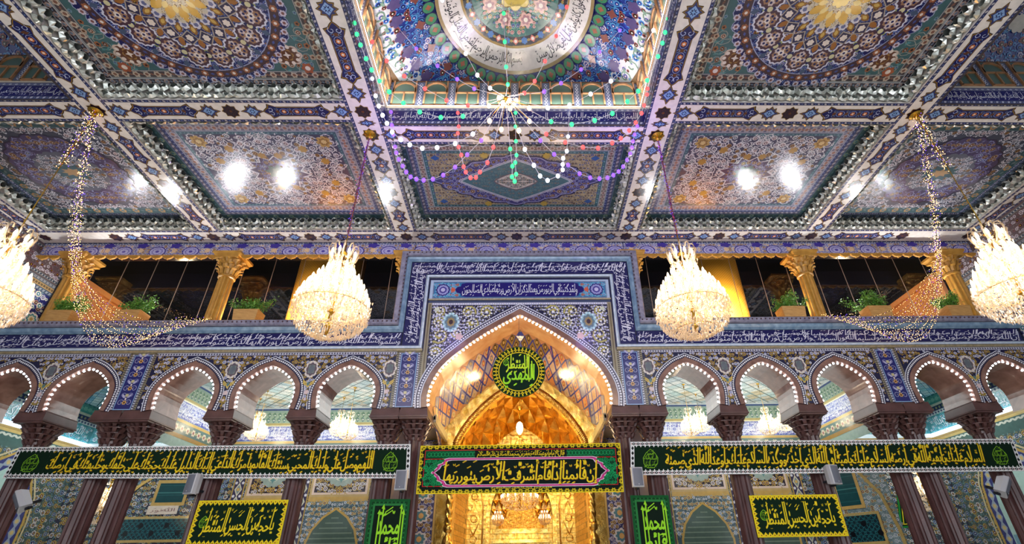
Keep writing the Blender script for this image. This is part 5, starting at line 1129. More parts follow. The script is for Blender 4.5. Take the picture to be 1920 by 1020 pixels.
# ------------------------------------------------------------------ rooms behind the arcade
YB, ZC = 18.4, 5.42            # back wall and ceiling of the rooms
ZL = 3.9
def teal_bands(A, u0, u1, lettered=True):
    """upper wall of the outer rooms: zigzag, navy, teal with white medallions, light strip"""
    A.rect(u0, u1, 3.5, ZC + 1.0, (58, 132, 140), 0); A.rect(u0, u1, 5.1, 5.45, (72, 150, 140), .5)
    A.row((u0, 5.16), (u1, 5.16), .2, PALM, .17, (120, 190, 170), 1, pi / 2); A.row((u0, 5.36), (u1, 5.36), .2, PALM, .14, (40, 110, 110), 1, pi / 2, 0)
    A.rect(u0, u1, 5.02, 5.1, (206, 210, 190), 1); A.rect(u0, u1, 4.86, 5.02, (36, 42, 96), 1); A.row((u0, 4.94), (u1, 4.94), .16, ros(6, .3, 2), .05, (150, 150, 120), 1.5)
    A.rect(u0, u1, 4.74, 4.86, (190, 200, 200), 1); A.row((u0, 4.8), (u1, 4.8), .14, DIA, (.05, .045), (60, 70, 110), 1.5)
    fill(A, u0, u1, 4.2, 4.72, .22, dict(vine=(120, 180, 190), leaf=(110, 180, 170), f=[((206, 220, 220), (90, 130, 160), CREAM), ((110, 180, 200), TEAL, WHITE)]), 74, None, 1, vw=.05)
    for i, u in enumerate(np.arange(u0 + .8, u1 - .4, 1.15)):
        if i % 2 == 0: put_text(A, text_tris('\u0627\u0644\u0644\u0647 \u0623\u0643\u0628\u0631', 0, 1.4, .2, .3, i), u - .42, u + .42, 4.22, 4.72, (220, 226, 236), 4)
        else: A.stamp(ros(8, .2, 2), [(u, 4.45)], .2, 0, (150, 120, 110), 4); A.stamp(ros(8, .2, 2), [(u, 4.45)], .14, 0, (60, 70, 120), 4.3)
    A.rect(u0, u1, 4.06, 4.2, (216, 226, 232), 1); A.rect(u0, u1, 3.98, 4.06, (150, 120, 64), 1); A.rect(u0, u1, 3.9, 3.98, (190, 160, 92), 1)
    A.rect(u0, u1, 3.5, 3.9, (70, 96, 90), 1); A.row((u0, 3.82), (u1, 3.82), .2, LEAFP - [.5, 0], .18, (196, 196, 180), 1.5, .5); A.row((u0, 3.82), (u1, 3.82), .2, LEAFP - [.5, 0], .18, (196, 196, 180), 1.5, -.5, 0)
def white_bands(A, u0, u1):
    """upper wall of the inner rooms: green palmettes, blue-white lettering, gold sill"""
    A.rect(u0, u1, 3.4, ZC + .2, (150, 176, 166), 0); A.rect(u0, u1, 5.3, 5.36, (60, 84, 140), 1); A.rect(u0, u1, 5.36, 5.42, (206, 216, 220), 1)
    for v, c_ in ((5.12, (86, 126, 112)), (4.94, (96, 130, 136))):
        A.rect(u0, u1, v - .1, v + .1, (164, 186, 168), .8); A.row((u0, v), (u1, v), .19, TEAR - [.5, 0], .17, c_, 1.2, pi / 2); A.row((u0, v), (u1, v), .19, circ(6), .035, (206, 216, 206), 1.5); A.row((u0, v), (u1, v), .19, LEAFP, .15, (116, 150, 128), 1.1, .9, 0)
    A.rect(u0, u1, 4.76, 4.84, (186, 170, 112), 1); A.rect(u0, u1, 4.72, 4.76, (226, 220, 190), 1)
    A.rect(u0, u1, 4.22, 4.72, (74, 80, 160), 1); fill(A, u0, u1, 4.24, 4.7, .12, dict(vine=(196, 200, 226), leaf=(150, 160, 210), f=[((226, 226, 236), (90, 100, 170), WHITE), ((206, 210, 226), (110, 120, 190), WHITE)]), 77, None, 1.2, vw=.06)
    n = max(1, int(round((u1 - u0) / 3)))
    for k in range(n):
        a, b = u0 + (u1 - u0) * k / n, u0 + (u1 - u0) * (k + 1) / n
        put_text(A, text_tris(V2 if k % 2 else V1, 0, 1.6, .15, .1, 20 + k, True, .02), a + .02, b - .02, 4.24, 4.7, (232, 232, 240), 5)
    A.rect(u0, u1, 4.12, 4.2, (190, 156, 84), 2); A.rect(u0, u1, 3.8, 4.12, (86, 112, 104), 2)
    A.row((u0, 3.96), (u1, 3.96), .3, ros(6, .3, 2), .11, (206, 196, 170), 2.5); A.row((u0, 3.96), (u1, 3.96), .3, circ(6), .05, (150, 96, 84), 3); A.row((u0, 3.96), (u1, 3.96), .3, TEAR - [.5, 0], .16, (150, 150, 110), 2.5, .6, 0)
    A.rect(u0, u1, 3.68, 3.8, (160, 126, 60), 2)
def ceiling_room(x0, x1, col, line, label, teal=False):
    A = Art(); A.rect(x0, x1, W + 1.1, YB, col, 0); rng = np.random.default_rng(9)
    p = .42
    for j, y in enumerate(np.arange(W + 1.2, YB, p * .5)):
        xs = np.arange(x0 + p * .5 * (j % 2), x1, p); pos = np.stack([xs, np.full(len(xs), y)], 1)
        cc = np.array([(226, 230, 226), (206, 220, 222), (226, 212, 190), (190, 212, 214), (232, 232, 226), (216, 196, 160)])[rng.integers(0, 6, len(xs))]
        if teal: cc = np.array([(150, 206, 214), (190, 222, 222), (120, 180, 206), (206, 226, 220), (170, 206, 226)])[rng.integers(0, 5, len(xs))]
        A.stamp(DIA, pos, p * .46, 0, cc, 1); A.stamp(star(4, .55), pos, p * .2, pi / 4, lerp(cc), 1.4); A.stamp(ribbon(DIA, .05, True), pos, p * .3, 0, line, 1.4)
    for k in np.arange(x0 - 6, x1 + 6, p * 1.2):
        for sg in (1, -1):
            a = np.array([k, W + 1.1]); b = np.array([k + sg * (YB - W - 1.1), YB]); t = np.linspace(0, 1, 40); P = a + t[:, None] * (b - a); P = P[(P[:, 0] > x0) & (P[:, 0] < x1)]
            if len(P) > 2: A.line(P, .035, line, 1.6 + .3 * (sg > 0))
    mb = MB(); mb.art(A, below(ZC), .002); tag(mb.build('ceiling', GLOSSY, kind='structure'), label, 'ceiling')
def lerp(c): return (np.asarray(c) * .8 + np.array([90, 110, 120]) * .2)
ceiling_room(X0 - 10.6, X0 - 2.9, (150, 166, 160), (84, 104, 104), 'pale mirrored lattice ceiling behind the left triple arches')
ceiling_room(X0 + 2.9, X0 + 10.6, (150, 166, 160), (84, 104, 104), 'pale mirrored lattice ceiling behind the right triple arches')
ceiling_room(-XW, X0 - 10.6, (96, 150, 166), (50, 90, 120), 'turquoise lattice ceiling behind the far left arches', True)
ceiling_room(X0 + 10.6, XW, (96, 150, 166), (50, 90, 120), 'turquoise lattice ceiling behind the far right arches', True)
def lower_wall(A, u0, u1, seed=81):
    """dado zone of the back wall: lozenge pilasters, medallion panels, arched niches"""
    A.rect(u0, u1, -1.6, 3.7, (48, 48, 66), .2)
    fill(A, u0, u1, -.2, 3.68, .2, PAL_ROOM, seed, None, .6, vw=.07)
def pilaster(A, c, w, v0, v1, l=5):
    A.rect(c - w, c + w, v0, v1, (176, 146, 78), l); A.rect(c - w * .8, c + w * .8, v0, v1, (56, 50, 80), l + .3)
    A.row((c, v0), (c, v1), w * 2.1, DIA, (w * 1.1, w * .62), (206, 200, 180), l + .6, 0); A.row((c, v0), (c, v1), w * 2.1, DIA, (w * .75, w * .4), (120, 136, 140), l + .9); A.row((c, v0), (c, v1), w * 2.1, ros(6, .25, 2), w * .28, (206, 170, 96), l + 1.2)
    for sg in (1, -1): A.row((c + sg * w * .55, v0), (c + sg * w * .55, v1), w * 2.1, ros(5, .3, 2), w * .25, (214, 212, 222), l + .7, 0, 0)
A = Art(); lower_wall(A, -XW, X0 - 3.6); lower_wall(A, X0 + 3.6, XW)
white_bands(A, X0 - 10.6, X0 - 3.6); white_bands(A, X0 + 3.6, X0 + 10.6)
for s in (1, -1):
    for c in (3.85, 4.95, 7.4, 9.6): pilaster(A, X0 + s * c, .2, -.5, 3.66)
    for c, hw in ((6.17, 1.0), (8.5, .85), (4.4, .3)):
        c = X0 + s * c; a, b = c - hw, c + hw
        A.frame(a, b, 2.35, 3.6, .07, (186, 160, 110), 5); A.rect(a + .07, b - .07, 2.42, 3.53, (48, 38, 52), 5); A.frame(a + .07, b - .07, 2.42, 3.53, .07, (214, 190, 176), 5.2)
        fill(A, a + .16, b - .16, 2.5, 3.45, .2, dict(vine=(176, 150, 84), leaf=(170, 146, 80), f=[((214, 210, 214), (96, 84, 96), CREAM), ((196, 160, 90), BROWN, CREAM)]), 83, None, 5.4, vw=.09)
        A.stamp(ros(14, .12, 2), [(c, 3.1)], (hw * .55, .44), 0, (150, 166, 160), 8.3); A.stamp(ros(10, .16, 2), [(c, 3.15)], (hw * .4, .3), 0, (206, 206, 190), 8.6); A.stamp(ros(8, .2, 2), [(c, 3.1)], (hw * .2, .2), 0, (206, 166, 80), 8.9); A.stamp(star(4, .4), [(c, 2.9)], .12, 0, (96, 140, 140), 9)
        A.rect(a, b, 2.2, 2.35, (190, 156, 90), 5)
        ar = [(c - hw * .85, -.5), (c - hw * .85, .9), (c - hw * .7, 1.35), (c - hw * .4, 1.72), (c, 1.98), (c + hw * .4, 1.72), (c + hw * .7, 1.35), (c + hw * .85, .9), (c + hw * .85, -.5)]
        A.rect(a, b, -.5, 2.2, (70, 92, 104), 5); fill(A, a, b, 1.0, 2.2, .17, dict(vine=(120, 140, 150), leaf=(150, 160, 160), f=[((214, 216, 220), (90, 120, 150), WHITE), ((206, 180, 120), BROWN, CREAM)]), 84, None, 5.3)
        A.add(ar, (78, 98, 88), 8); A.line(ar, .07, (196, 160, 84), 8.4)
        for k in range(9): w_ = hw * (.8 if k < 5 else .8 - (k - 4) * .17); A.line([(c - w_, .5 + k * .15), (c + w_, .5 + k * .15)], .035, (120, 138, 120), 8.3)
for s in (1, -1):
    a, b = sorted((X0 + s * 10.6, s * XW)); teal_bands(A, a, b)
# window and grille on the left part of the back wall
def win(A, u0, u1, v0, v1):
    A.rect(u0 - .1, u1 + .1, v0 - .1, v1 + .1, (190, 156, 90), 8); A.rect(u0, u1, v0, v1, (14, 66, 70), 8.4); A.rect(u0, u1, (v0 + v1) / 2 - .015, (v0 + v1) / 2 + .015, (60, 120, 118), 8.6)
    for k in range(4): A.line([(u0, v0 + (v1 - v0) * (k + .5) / 4), (u1, v0 + (v1 - v0) * (k + .5) / 4)], .02, (30, 90, 92), 8.5)
def grille(A, u0, u1, v0, v1):
    A.rect(u0 - .08, u1 + .08, v0 - .08, v1 + .08, (190, 160, 96), 8); A.rect(u0, u1, v0, v1, (14, 44, 54), 8.4); p = .16
    for j, v in enumerate(np.arange(v0 + p / 2, v1, p)):
        us = np.arange(u0 + p / 2, u1 - .05, p); A.stamp(ribbon(star(6, .55), .12, True), np.stack([us, np.full(len(us), v)], 1), p * .56, (j % 2) * .5, (46, 140, 146), 8.7)
    for k, u in enumerate(np.arange(u0 + .25, u1, .42)): A.stamp(circ(10), [(u, v0 + (v1 - v0) * (.68 if k % 2 else .3))], .085, 0, (8, 12, 16), 9)
win(A, -12.15, -11.25, 2.25, 2.85); grille(A, -13.0, -10.6, 1.15, 1.75)
A.stamp(SQ, [(-11.8, 2.02)], (.5, .13), 0, (216, 200, 186), 8.2); put_text(A, text_tris('\u0627\u0644\u0644\u0647 \u0646\u0648\u0631', 0, 1, 0, 0), -12.2, -11.4, 1.93, 2.1, (130, 90, 90), 8.6)
for k in range(7): A.stamp(ros(7, .25, 2), [(-13 + k * .42, .85)], .17, k, ((190, 186, 120), (214, 206, 200), (120, 70, 64))[k % 3], 8.2); A.stamp(circ(8), [(-13 + k * .42, .85)], .07, 0, (110, 80, 70), 8.5)
th = np.linspace(0, pi / 2, 14); P = np.stack([-10.5 - 2.6 + 0 * th + 2.6 * (1 - np.cos(th)) - .3, 1.6 + 1.9 * np.sin(th)], 1); A.line(P, .09, (196, 160, 88), 8.8); A.line([(-13.4, -.5), (-13.4, 1.6)], .09, (196, 160, 88), 8.8)
for u, w_ in ((-10.35, .1), (10.55, .1)): A.rect(u - w_, u + w_, -.5, 3.7, (186, 150, 80), 8.6)
mb = MB(); mb.art(A, front(YB), .003)
tag(mb.build('wall_back', GLOSSY, kind='structure'), 'tiled back wall of the rooms behind the arcade', 'wall')
for s, nm in ((-1, 'left'), (1, 'right')):
    A = Art(); teal_bands(A, W + 1.1, YB); A.rect(W + 1.1, YB, -1.6, 3.5, (70, 88, 88), 0); fill(A, W + 1.1, YB, -.2, 3.48, .24, PAL_ROOM, 86, None, .6)
    # tall arched opening with a patterned border
    c = 16.0; ar = np.array([(c - 1.05, -1.0), (c - 1.05, 1.6), (c - .95, 2.2), (c - .65, 2.75), (c, 3.2), (c + .65, 2.75), (c + .95, 2.2), (c + 1.05, 1.6), (c + 1.05, -1.0)])
    A.add(ar, (176, 206, 198), 6); A.line(ar, .34, (56, 60, 120), 6.3); A.line(offset(ar, .22), .08, (190, 156, 84), 6.6); A.line(offset(ar, .34), .06, (206, 190, 150), 6.6)
    A.along(ar, .3, DIA, (.2, .12), (150, 160, 176), 6.6); A.along(ar, .3, ros(6, .3, 2), .07, (206, 180, 120), 6.9)
    A.rect(c - .85, c + .85, -.6, .75, (150, 190, 186), 6.2); A.rect(c - .85, c + .85, .35, .8, (120, 160, 176), 6.25); A.row((c - .85, .56), (c + .85, .56), .35, ros(6, .3, 2), .13, (70, 100, 160), 6.28)
    mb = MB(); mb.art(A, plane((s * XW, 0, 0), (0, 1, 0), (0, 0, 1), (-s, 0, 0)), .003); o = mb.build('wall_%s' % nm, GLOSSY, kind='structure'); tag(o, '%s end wall of the outer room, turquoise above a tall arch' % nm, 'wall')
    mb = MB(); mb.tube([(s * (XW - .06), W + 1.1, 4.13), (s * (XW - .06), YB, 4.13)], .04, 6); mb.build('light_strip', bulbmat('cool_strip', (226, 240, 255), 5), parent=o, loc=(0, 0, 0))
    # lettered beam between inner and outer room, open below
    A = Art(); white_bands(A, W + 1.1, YB); mb = MB(); x = X0 + s * 10.45
    A2 = Art(); teal_bands(A2, W + 1.1, YB)
    mb.art(A, plane((x - s * .15, 0, 0), (0, 1, 0), (0, 0, 1), (-s, 0, 0)), .003); mb.art(A2, plane((x + s * .15, 0, 0), (0, 1, 0), (0, 0, 1), (s, 0, 0)), .003)
    mb.quad((x - .15, W + 1.1, 3.68), (x + .15, W + 1.1, 3.68), (x + .15, YB, 3.68), (x - .15, YB, 3.68), (150, 116, 56))
    tag(mb.build('trim_11', GLOSSY, kind='structure'), 'lettered beam between the rooms %s of the portal' % nm, 'beam')
A = Art(); A.rect(0, 2.2, -.4, 3.6, (110, 130, 136), 0); fill(A, 0, 2.2, -.4, 3.6, .17, dict(vine=(150, 164, 170), leaf=(140, 160, 160), f=[((206, 212, 216), (96, 120, 140), WHITE), ((186, 170, 130), BROWN, CREAM)]), 88, None, .5)
win(A, .6, 1.25, 1.75, 2.75); grille(A, .45, 1.6, .7, 1.45); A.line([(0, 3.4), (.7, 3.3), (1.4, 2.8), (1.9, 2.0), (2.1, 1.0), (2.15, -.4)], .1, (176, 150, 90), 8.8)
mb = MB(); mb.art(A, plane((X0 + 10.3, YB - .05, 0), (.55, -.835, 0), (0, 0, 1), (-.835, -.55, 0)), .003); tag(mb.build('wall_niche', GLOSSY, kind='structure'), 'slanting tiled wall with a dark window and teal grille, right room', 'wall')
mb = MB(); mb.quad((-16, -6, -1.6), (16, -6, -1.6), (16, 22, -1.6), (-16, 22, -1.6)); tag(mb.build('floor', STONE, kind='structure'), 'pale polished marble floor of the hall', 'floor')

# ------------------------------------------------------------------ the gilded iwan behind the portal
IV = Art()
def vault(y0, tab0, y1, tab1, n=60):
    P0 = arch_curve(X0, tab0, n); P1 = arch_curve(X0, tab1, n); L = len(P0)
    def mp(u, v, l):          # u 0..1 along the arch, v 0..1 in depth
        i = np.clip(u, 0, 1) * (L - 1); k = np.clip(i.astype(int), 0, L - 2); f = (i - k)[..., None]
        a = P0[k] * (1 - f) + P0[k + 1] * f; b = P1[k] * (1 - f) + P1[k + 1] * f; v_ = np.clip(v, 0, 1)[..., None]; q = a * (1 - v_) + b * v_
        cen = np.array([X0, 4.0]); d = cen - q; d = d / (np.linalg.norm(d, axis=-1, keepdims=True) + 1e-9); q = q + d * l[..., None]
        return np.stack([q[..., 0], y0 + (y1 - y0) * np.clip(v, 0, 1), q[..., 1]], -1)
    return mp
GOUT = [(2.62, 3.4), (2.62, 3.9), (2.45, 4.3), (2.1, 4.75), (1.65, 5.2), (1.1, 5.65), (.5, 6.02), (0, 6.25)]
GIN = [(2.1, 3.4), (2.08, 3.75), (1.9, 4.1), (1.62, 4.5), (1.25, 4.9), (.85, 5.25), (.4, 5.55), (0, 5.75)]
PV = PORT
mpv = vault(14.45, PV, 16.9, GOUT); A = Art(); N = 64
for j in range(8):
    for i in range(N):
        u0, u1, v0, v1 = i / N, (i + 1) / N, j / 8, (j + 1) / 8; c = (218, 160, 116) if abs(u0 - .5) > .2 else (200, 166, 110)
        A.add([(u0, v0), (u1, v0), (u1, v1), (u0, v1)], (208, 150, 104), 0)
BR = (44, 60, 156)
NU = 26
for j in range(5):
    for i in range(NU + 1):
        u = (i + (.5 if j % 2 else 0)) / NU; v = .1 + j * .2
        if u > 1: continue
        crown = abs(u - .5) < .13; far = abs(u - .5)
        c = (150, 124, 70) if crown and j < 2 else ((222, 158, 112), (214, 186, 160), (226, 150, 96), (206, 170, 140), (150, 150, 176))[(i * 2 + j * 3 + (i > NU / 2)) % 5]
        if j == 2 and crown: c = (156, 178, 206)
        q = .5 / NU; A.stamp(DIA, [(u, v)], (q * 1.0, .2), 0, BR, 1 + .3 * (j % 2)); A.stamp(DIA, [(u, v)], (q * .84, .168), 0, c, 2)
        A.stamp(ros(6, .25, 2), [(u, v)], (q * .4, .08), 0, (84, 56, 40) if crown and j < 2 else ((190, 96, 60), (120, 116, 150), (236, 210, 170))[(i + j) % 3], 2.4); A.stamp(circ(6), [(u, v)], (q * .2, .04), 0, (206, 176, 110), 2.8)
        A.stamp(DIA, [(u, v)], (q * .1, .13), 0, (120, 96, 84), 2.2)
def rib(p, q, w=.006, n=14):
    t = np.linspace(0, 1, n); P = np.stack([p[0] + (q[0] - p[0]) * t, p[1] + (q[1] - p[1]) * t], 1)
    nn = np.array([-(q[1] - p[1]) * 2.4, (q[0] - p[0]) * 11.]); nn /= np.linalg.norm(nn) + 1e-9; off = np.array([nn[0] / 11., nn[1] / 2.4]) * w * 5
    A.add(np.stack([P[:-1] + off, P[:-1] - off, P[1:] - off, P[1:] + off], 1), BR, 3.2)
for sg in (1, -1):
    for a, b in (((.36, 0), (.3, 1)), ((.2, 0), (.12, 1)), ((.03, 0), (.03, 1)), ((.13, .0), (.02, 1))):
        f = (lambda p: p) if sg > 0 else (lambda p: (1 - p[0], p[1])); rib(f(a), f(b), .008)
mb = MB(); mb.art(A, mpv, .004); tag(mb.build('trim_12', SATIN, kind='structure'), 'painted portal vault with blue ribs and orange fields', 'vault')
def strip_arch(mb, t0, y0, t1, y1, n=44): mb.loft([[(x, y0, z) for x, z in arch_curve(X0, t0, n)], [(x, y1, z) for x, z in arch_curve(X0, t1, n)]], False)
mb = MB(); strip_arch(mb, GOUT, 16.9, GIN, 16.9)
for sg in (1, -1): mb.quad((X0 + sg * 2.1, 16.9, 3.4), (X0 + sg * 2.62, 16.9, 3.4), (X0 + sg * 2.62, 16.9, -1.6), (X0 + sg * 2.1, 16.9, -1.6))
strip_arch(mb, GIN, 16.9, GIN, 17.4)
for sg in (1, -1): mb.quad((X0 + sg * 2.1, 16.9, 3.4), (X0 + sg * 2.1, 17.4, 3.4), (X0 + sg * 2.1, 17.4, -1.6), (X0 + sg * 2.1, 16.9, -1.6))
o = tag(mb.build('trim_13', GOLDS, kind='structure'), 'gilded arch inside the portal', 'arch')
mb = MB(); P = arch_curve(X0, [(a + .03, z + .02) for a, z in GIN], 60); cum = np.concatenate([[0], np.cumsum(np.hypot(*np.diff(P, axis=0).T))]); K = 110
for k in range(K):
    s_ = (k + .5) / K * cum[-1]; x = np.interp(s_, cum, P[:, 0]); z = np.interp(s_, cum, P[:, 1]); d = np.array([np.interp(s_ + .02, cum, P[:, 0]) - x, np.interp(s_ + .02, cum, P[:, 1]) - z]); d /= np.linalg.norm(d) + 1e-9
    mb.tube([(x - d[0] * .05 - d[1] * .09, 16.85, z - d[1] * .05 + d[0] * .09), (x, 16.8, z), (x + d[0] * .05 + d[1] * .09, 16.85, z + d[1] * .05 - d[0] * .09)], .042, 6)
mb.build('twisted_moulding', GOLDM, parent=o, loc=(0, 0, 0), smooth=True)
# half vault of folded gold between the arch and the back wall
TYM = [(1.62, 3.0), (1.6, 3.3), (1.42, 3.75), (1.1, 4.2), (.72, 4.58), (.35, 4.85), (0, 5.02)]
g0 = arch_curve(X0, GIN, 11); g1 = arch_curve(X0, TYM, 11); mb = MB(); L = len(g0); NV = 6; rows = []
for j in range(NV + 1):
    v = j / NV; q = g0 * (1 - v) + g1 * v; d = np.stack([X0 - q[:, 0], 3.6 - q[:, 1]], 1); d /= np.linalg.norm(d, axis=1)[:, None] + 1e-9
    q = q - d * .38 * sin(pi * v); rows.append(np.stack([q[:, 0], np.full(L, 17.4 + 2.6 * v), q[:, 1]], 1))
rows = np.array(rows)
def inward(P): d = np.array([X0, P[1], 3.6]) - P; return P + d / np.linalg.norm(d) * .13
for j in range(NV):           # folded lozenges: raised nodes on alternate crossings
    for i in range(L - 1):
        q = [rows[j, i], rows[j, i + 1], rows[j + 1, i + 1], rows[j + 1, i]]; up = [(i + j) % 2 == 0, (i + 1 + j) % 2 == 0, (i + j) % 2 == 0, (i + 1 + j) % 2 == 0]
        q = [inward(p) if h_ and 0 < jj < NV else p for p, h_, jj in zip(q, up, (j, j, j + 1, j + 1))]
        if up[0]: mb.add(q, [(0, 1, 3), (1, 2, 3)])
        else: mb.add(q, [(0, 1, 2), (0, 2, 3)])
for i in range(0, L, 2): mb.tube([rows[j, i] + (np.array([X0, rows[j, i][1], 3.6]) - rows[j, i]) * .012 for j in range(NV + 1)], .022, 5)
tag(mb.build('trim_14', GOLDS, kind='structure'), 'folded gilded half vault of the iwan', 'vault')
mb = MB(); P = g1; mb.quad((X0 - 3.2, 20, -1.6), (X0 + 3.2, 20, -1.6), (X0 + 3.2, 20, 7), (X0 - 3.2, 20, 7))
for sg in (1, -1): mb.quad((X0 + sg * 2.1, 17.4, -1.6), (X0 + sg * 2.1, 17.4, 3.6), (X0 + sg * 1.95, 20, 3.6), (X0 + sg * 1.95, 20, -1.6))
def tiles_gold(nt, b):
    gold_build(4, .35)(nt, b); bk = nt.nodes.new('ShaderNodeTexBrick'); tc = nt.nodes.new('ShaderNodeTexCoord'); mp = nt.nodes.new('ShaderNodeMapping'); mp.inputs['Rotation'].default_value = (radians(90), 0, 0)
    nt.links.new(tc.outputs['Object'], mp.inputs[0]); nt.links.new(mp.outputs[0], bk.inputs['Vector']); bk.inputs['Scale'].default_value = 1.6; bk.inputs['Mortar Size'].default_value = .012; bk.inputs['Color1'].default_value = (1, 1, 1, 1); bk.inputs['Color2'].default_value = (.72, .72, .72, 1); bk.inputs['Mortar'].default_value = (.12, .12, .12, 1)
    old = b.inputs['Base Color'].links[0].from_socket; mx = nt.nodes.new('ShaderNodeMix'); mx.data_type = 'RGBA'; mx.blend_type = 'MULTIPLY'; mx.inputs[0].default_value = .8
    nt.links.new(old, mx.inputs[6]); nt.links.new(bk.outputs['Color'], mx.inputs[7]); nt.links.new(mx.outputs[2], b.inputs['Base Color'])
GT = mat('gold_tiles', rough=.33, metal=1.0, build=tiles_gold)
o = tag(mb.build('wall_iwan', GT, kind='structure'), 'gilded back wall of the iwan', 'wall')
# embossed relief: arched panels and lozenges
mb = MB()
def relief_tube(pl, r=.025): mb.tube([(x, 19.97, z) for x, z in pl], r, 5)
for sg in (1, -1):
    c = X0 + sg * 1.72; relief_tube([(c - .32, -.5), (c - .32, 2.2), (c - .25, 2.6), (c, 2.9), (c + .25, 2.6), (c + .32, 2.2), (c + .32, -.5)], .03); relief_tube([(c, 1.2), (c + .24, 1.75), (c, 2.3), (c - .24, 1.75), (c, 1.2)])
    for z in (1.1, 1.75, 2.5): relief_tube([(c + .12 * cos(a), z + .12 * sin(a)) for a in np.linspace(0, 2 * pi, 9)], .022)
    for z in (.3, .7): relief_tube([(c - .3, z), (c + .3, z)], .02)
for k in range(7): relief_tube([(X0 - 1.2 + k * .4, 3.8), (X0 - 1.2 + k * .4, 4.9 - abs(k - 3) * .3)], .015)
for z in (3.9, 4.3, 4.7): relief_tube([(X0 - (5.1 - z) * 1.1, z), (X0 + (5.1 - z) * 1.1, z)], .015)
relief_tube([(X0 + 0.12 * cos(a), 4.1 + .2 * sin(a)) for a in np.linspace(0, 2 * pi, 12)], .04)
mb.build('relief', GOLDM, parent=o, loc=(0, 0, 0), smooth=True)
# stalactite niche in the middle of the back wall
mb = MB(); NI = [(1.12, -1.6), (1.12, 1.9), (1.05, 2.3), (.8, 2.85), (.45, 3.25), (0, 3.5)]
mb.loft([[(x, 19.7, z) for x, z in arch_curve(X0, [(a + .14, z + .1) for a, z in NI], 30)], [(x, 19.7, z) for x, z in arch_curve(X0, NI, 30)], [(x, 19.96, z) for x, z in arch_curve(X0, NI, 30)]], False)
mb.loft([[(x, 19.7, z) for x, z in arch_curve(X0, [(a + .14, z + .1) for a, z in NI], 30)], [(x, 20, z) for x, z in arch_curve(X0, [(a + .14, z + .1) for a, z in NI], 30)]], False)
for r, (z, hw) in enumerate(((1.75, 1.08), (2.05, 1.02), (2.35, .9), (2.65, .72), (2.95, .5))):
    for sg in (1, -1):
        w_ = .2; n = 3
        for k in range(n):
            x = X0 + sg * (hw - .1 - k * w_); y = 19.72 + .07 * k
            if abs(x - X0) < .12 + (.55 - abs(z - 2.1)) * .5: continue
            mb.add([(x - w_ / 2, y, z + .28), (x + w_ / 2, y, z + .28), (x, y - .1, z + .16), (x - w_ / 2, 19.96, z + .28), (x + w_ / 2, 19.96, z + .28), (x, y + .02, z - .03)], [(0, 1, 2), (0, 2, 5), (1, 5, 2), (0, 5, 3), (1, 4, 5), (0, 3, 4, 1)])
o2 = tag(mb.build('wall_niche', GOLDM, kind='structure'), 'gilded stalactite niche at the back of the iwan', 'niche')
mb = MB(); IN = [(.78, 1.4), (.76, 1.55), (.6, 1.95), (.35, 2.3), (0, 2.55)]; P = arch_curve(X0, IN, 24); mb.add([(x, 19.9, z) for x, z in P], [tuple(range(len(P)))])
mb.build('pediment', mat('bronze_relief', rough=.35, metal=1.0, build=gold_build(9, 1.0)), parent=o2, loc=(0, 0, 0))
mb = MB(); mb.tube([(x, 19.88, z) for x, z in P], .035, 6); mb.box(X0 - .95, X0 + .95, 19.8, 19.95, 1.25, 1.4); mb.box(X0 - 1.0, X0 + 1.0, 19.75, 19.95, .95, 1.03); mb.build('pediment_frame', GOLDS, parent=o2, loc=(0, 0, 0))
# slender gold columns and tile pilasters on either side
for sg, nm in ((-1, 'left'), (1, 'right')):
    root = thing('twisted_column', (X0 + sg * 2.2, 16.78, -1.6), 'slender twisted gold column at the %s of the iwan' % nm, 'column')
    mb = MB(); n = 24; R = []
    for i, z in enumerate(np.linspace(2.9, 4.9, 60)):
        th = np.arange(n) * 2 * pi / n; rr = .09 * (1 + .28 * np.cos(3 * (th + i * .28))); R.append(np.stack([rr * np.cos(th), rr * np.sin(th), np.full(n, z)], 1))
    mb.loft(R, True, True, True); mb.build('shaft', GOLDM, parent=root, smooth=True)
    mb = MB(); mb.lathe([(.12, 0), (.12, 2.0), (.07, 2.05), (.07, 2.12), (.14, 2.2), (.17, 2.4), (.12, 2.58), (.06, 2.64), (.06, 2.7), (.12, 2.74), (.14, 2.85), (.1, 2.92)], 20); mb.build('base', GOLDM, parent=root, smooth=True)
    A = Art(); c = X0 + sg * 3.05; A.rect(c - .43, c + .43, -1.6, 3.9, (60, 62, 110), 0); A.frame(c - .43, c + .43, -1.6, 3.9, .06, (190, 160, 90), .5); fill(A, c - .34, c + .34, -.4, 3.85, .17, PAL_ARAB, 91, None, 1)
    A.row((c, 0), (c, 3.8), .62, ros(8, .25, 2), (.22, .26), (206, 206, 214), 4); A.row((c, 0), (c, 3.8), .62, ros(8, .25, 2), (.16, .19), (84, 130, 150), 4.3); A.row((c, 0), (c, 3.8), .62, circ(8), .08, (206, 170, 110), 4.6)
    mb = MB(); mb.art(A, front(16.88), .003); tag(mb.build('trim_15', GLOSSY, kind='structure'), 'blue tiled pilaster at the %s of the gilded iwan' % nm, 'pilaster')
    mb = MB(); mb.box(*sorted((X0 + sg * 2.45, X0 + sg * 3.5)), 14.46, 16.9, 3.86, 3.96); mb.box(*sorted((X0 + sg * 2.42, X0 + sg * 2.5)), 14.46, 16.9, 3.78, 4.0); tag(mb.build('trim_16', TRIMB, kind='structure'), 'gilt cornice at the foot of the portal vault, %s' % nm, 'cornice')
mb = MB()
for sg in (1, -1): mb.box(*sorted((X0 + sg * 3.5, X0 + sg * 3.6)), 14.6, 20.05, -1.6, 5.5, (120, 130, 140))
tag(mb.build('wall_iwan', mat('plain_tile', (64, 60, 84), rough=.3), kind='structure'), 'plain masonry cheeks between the iwan and the side rooms', 'wall')
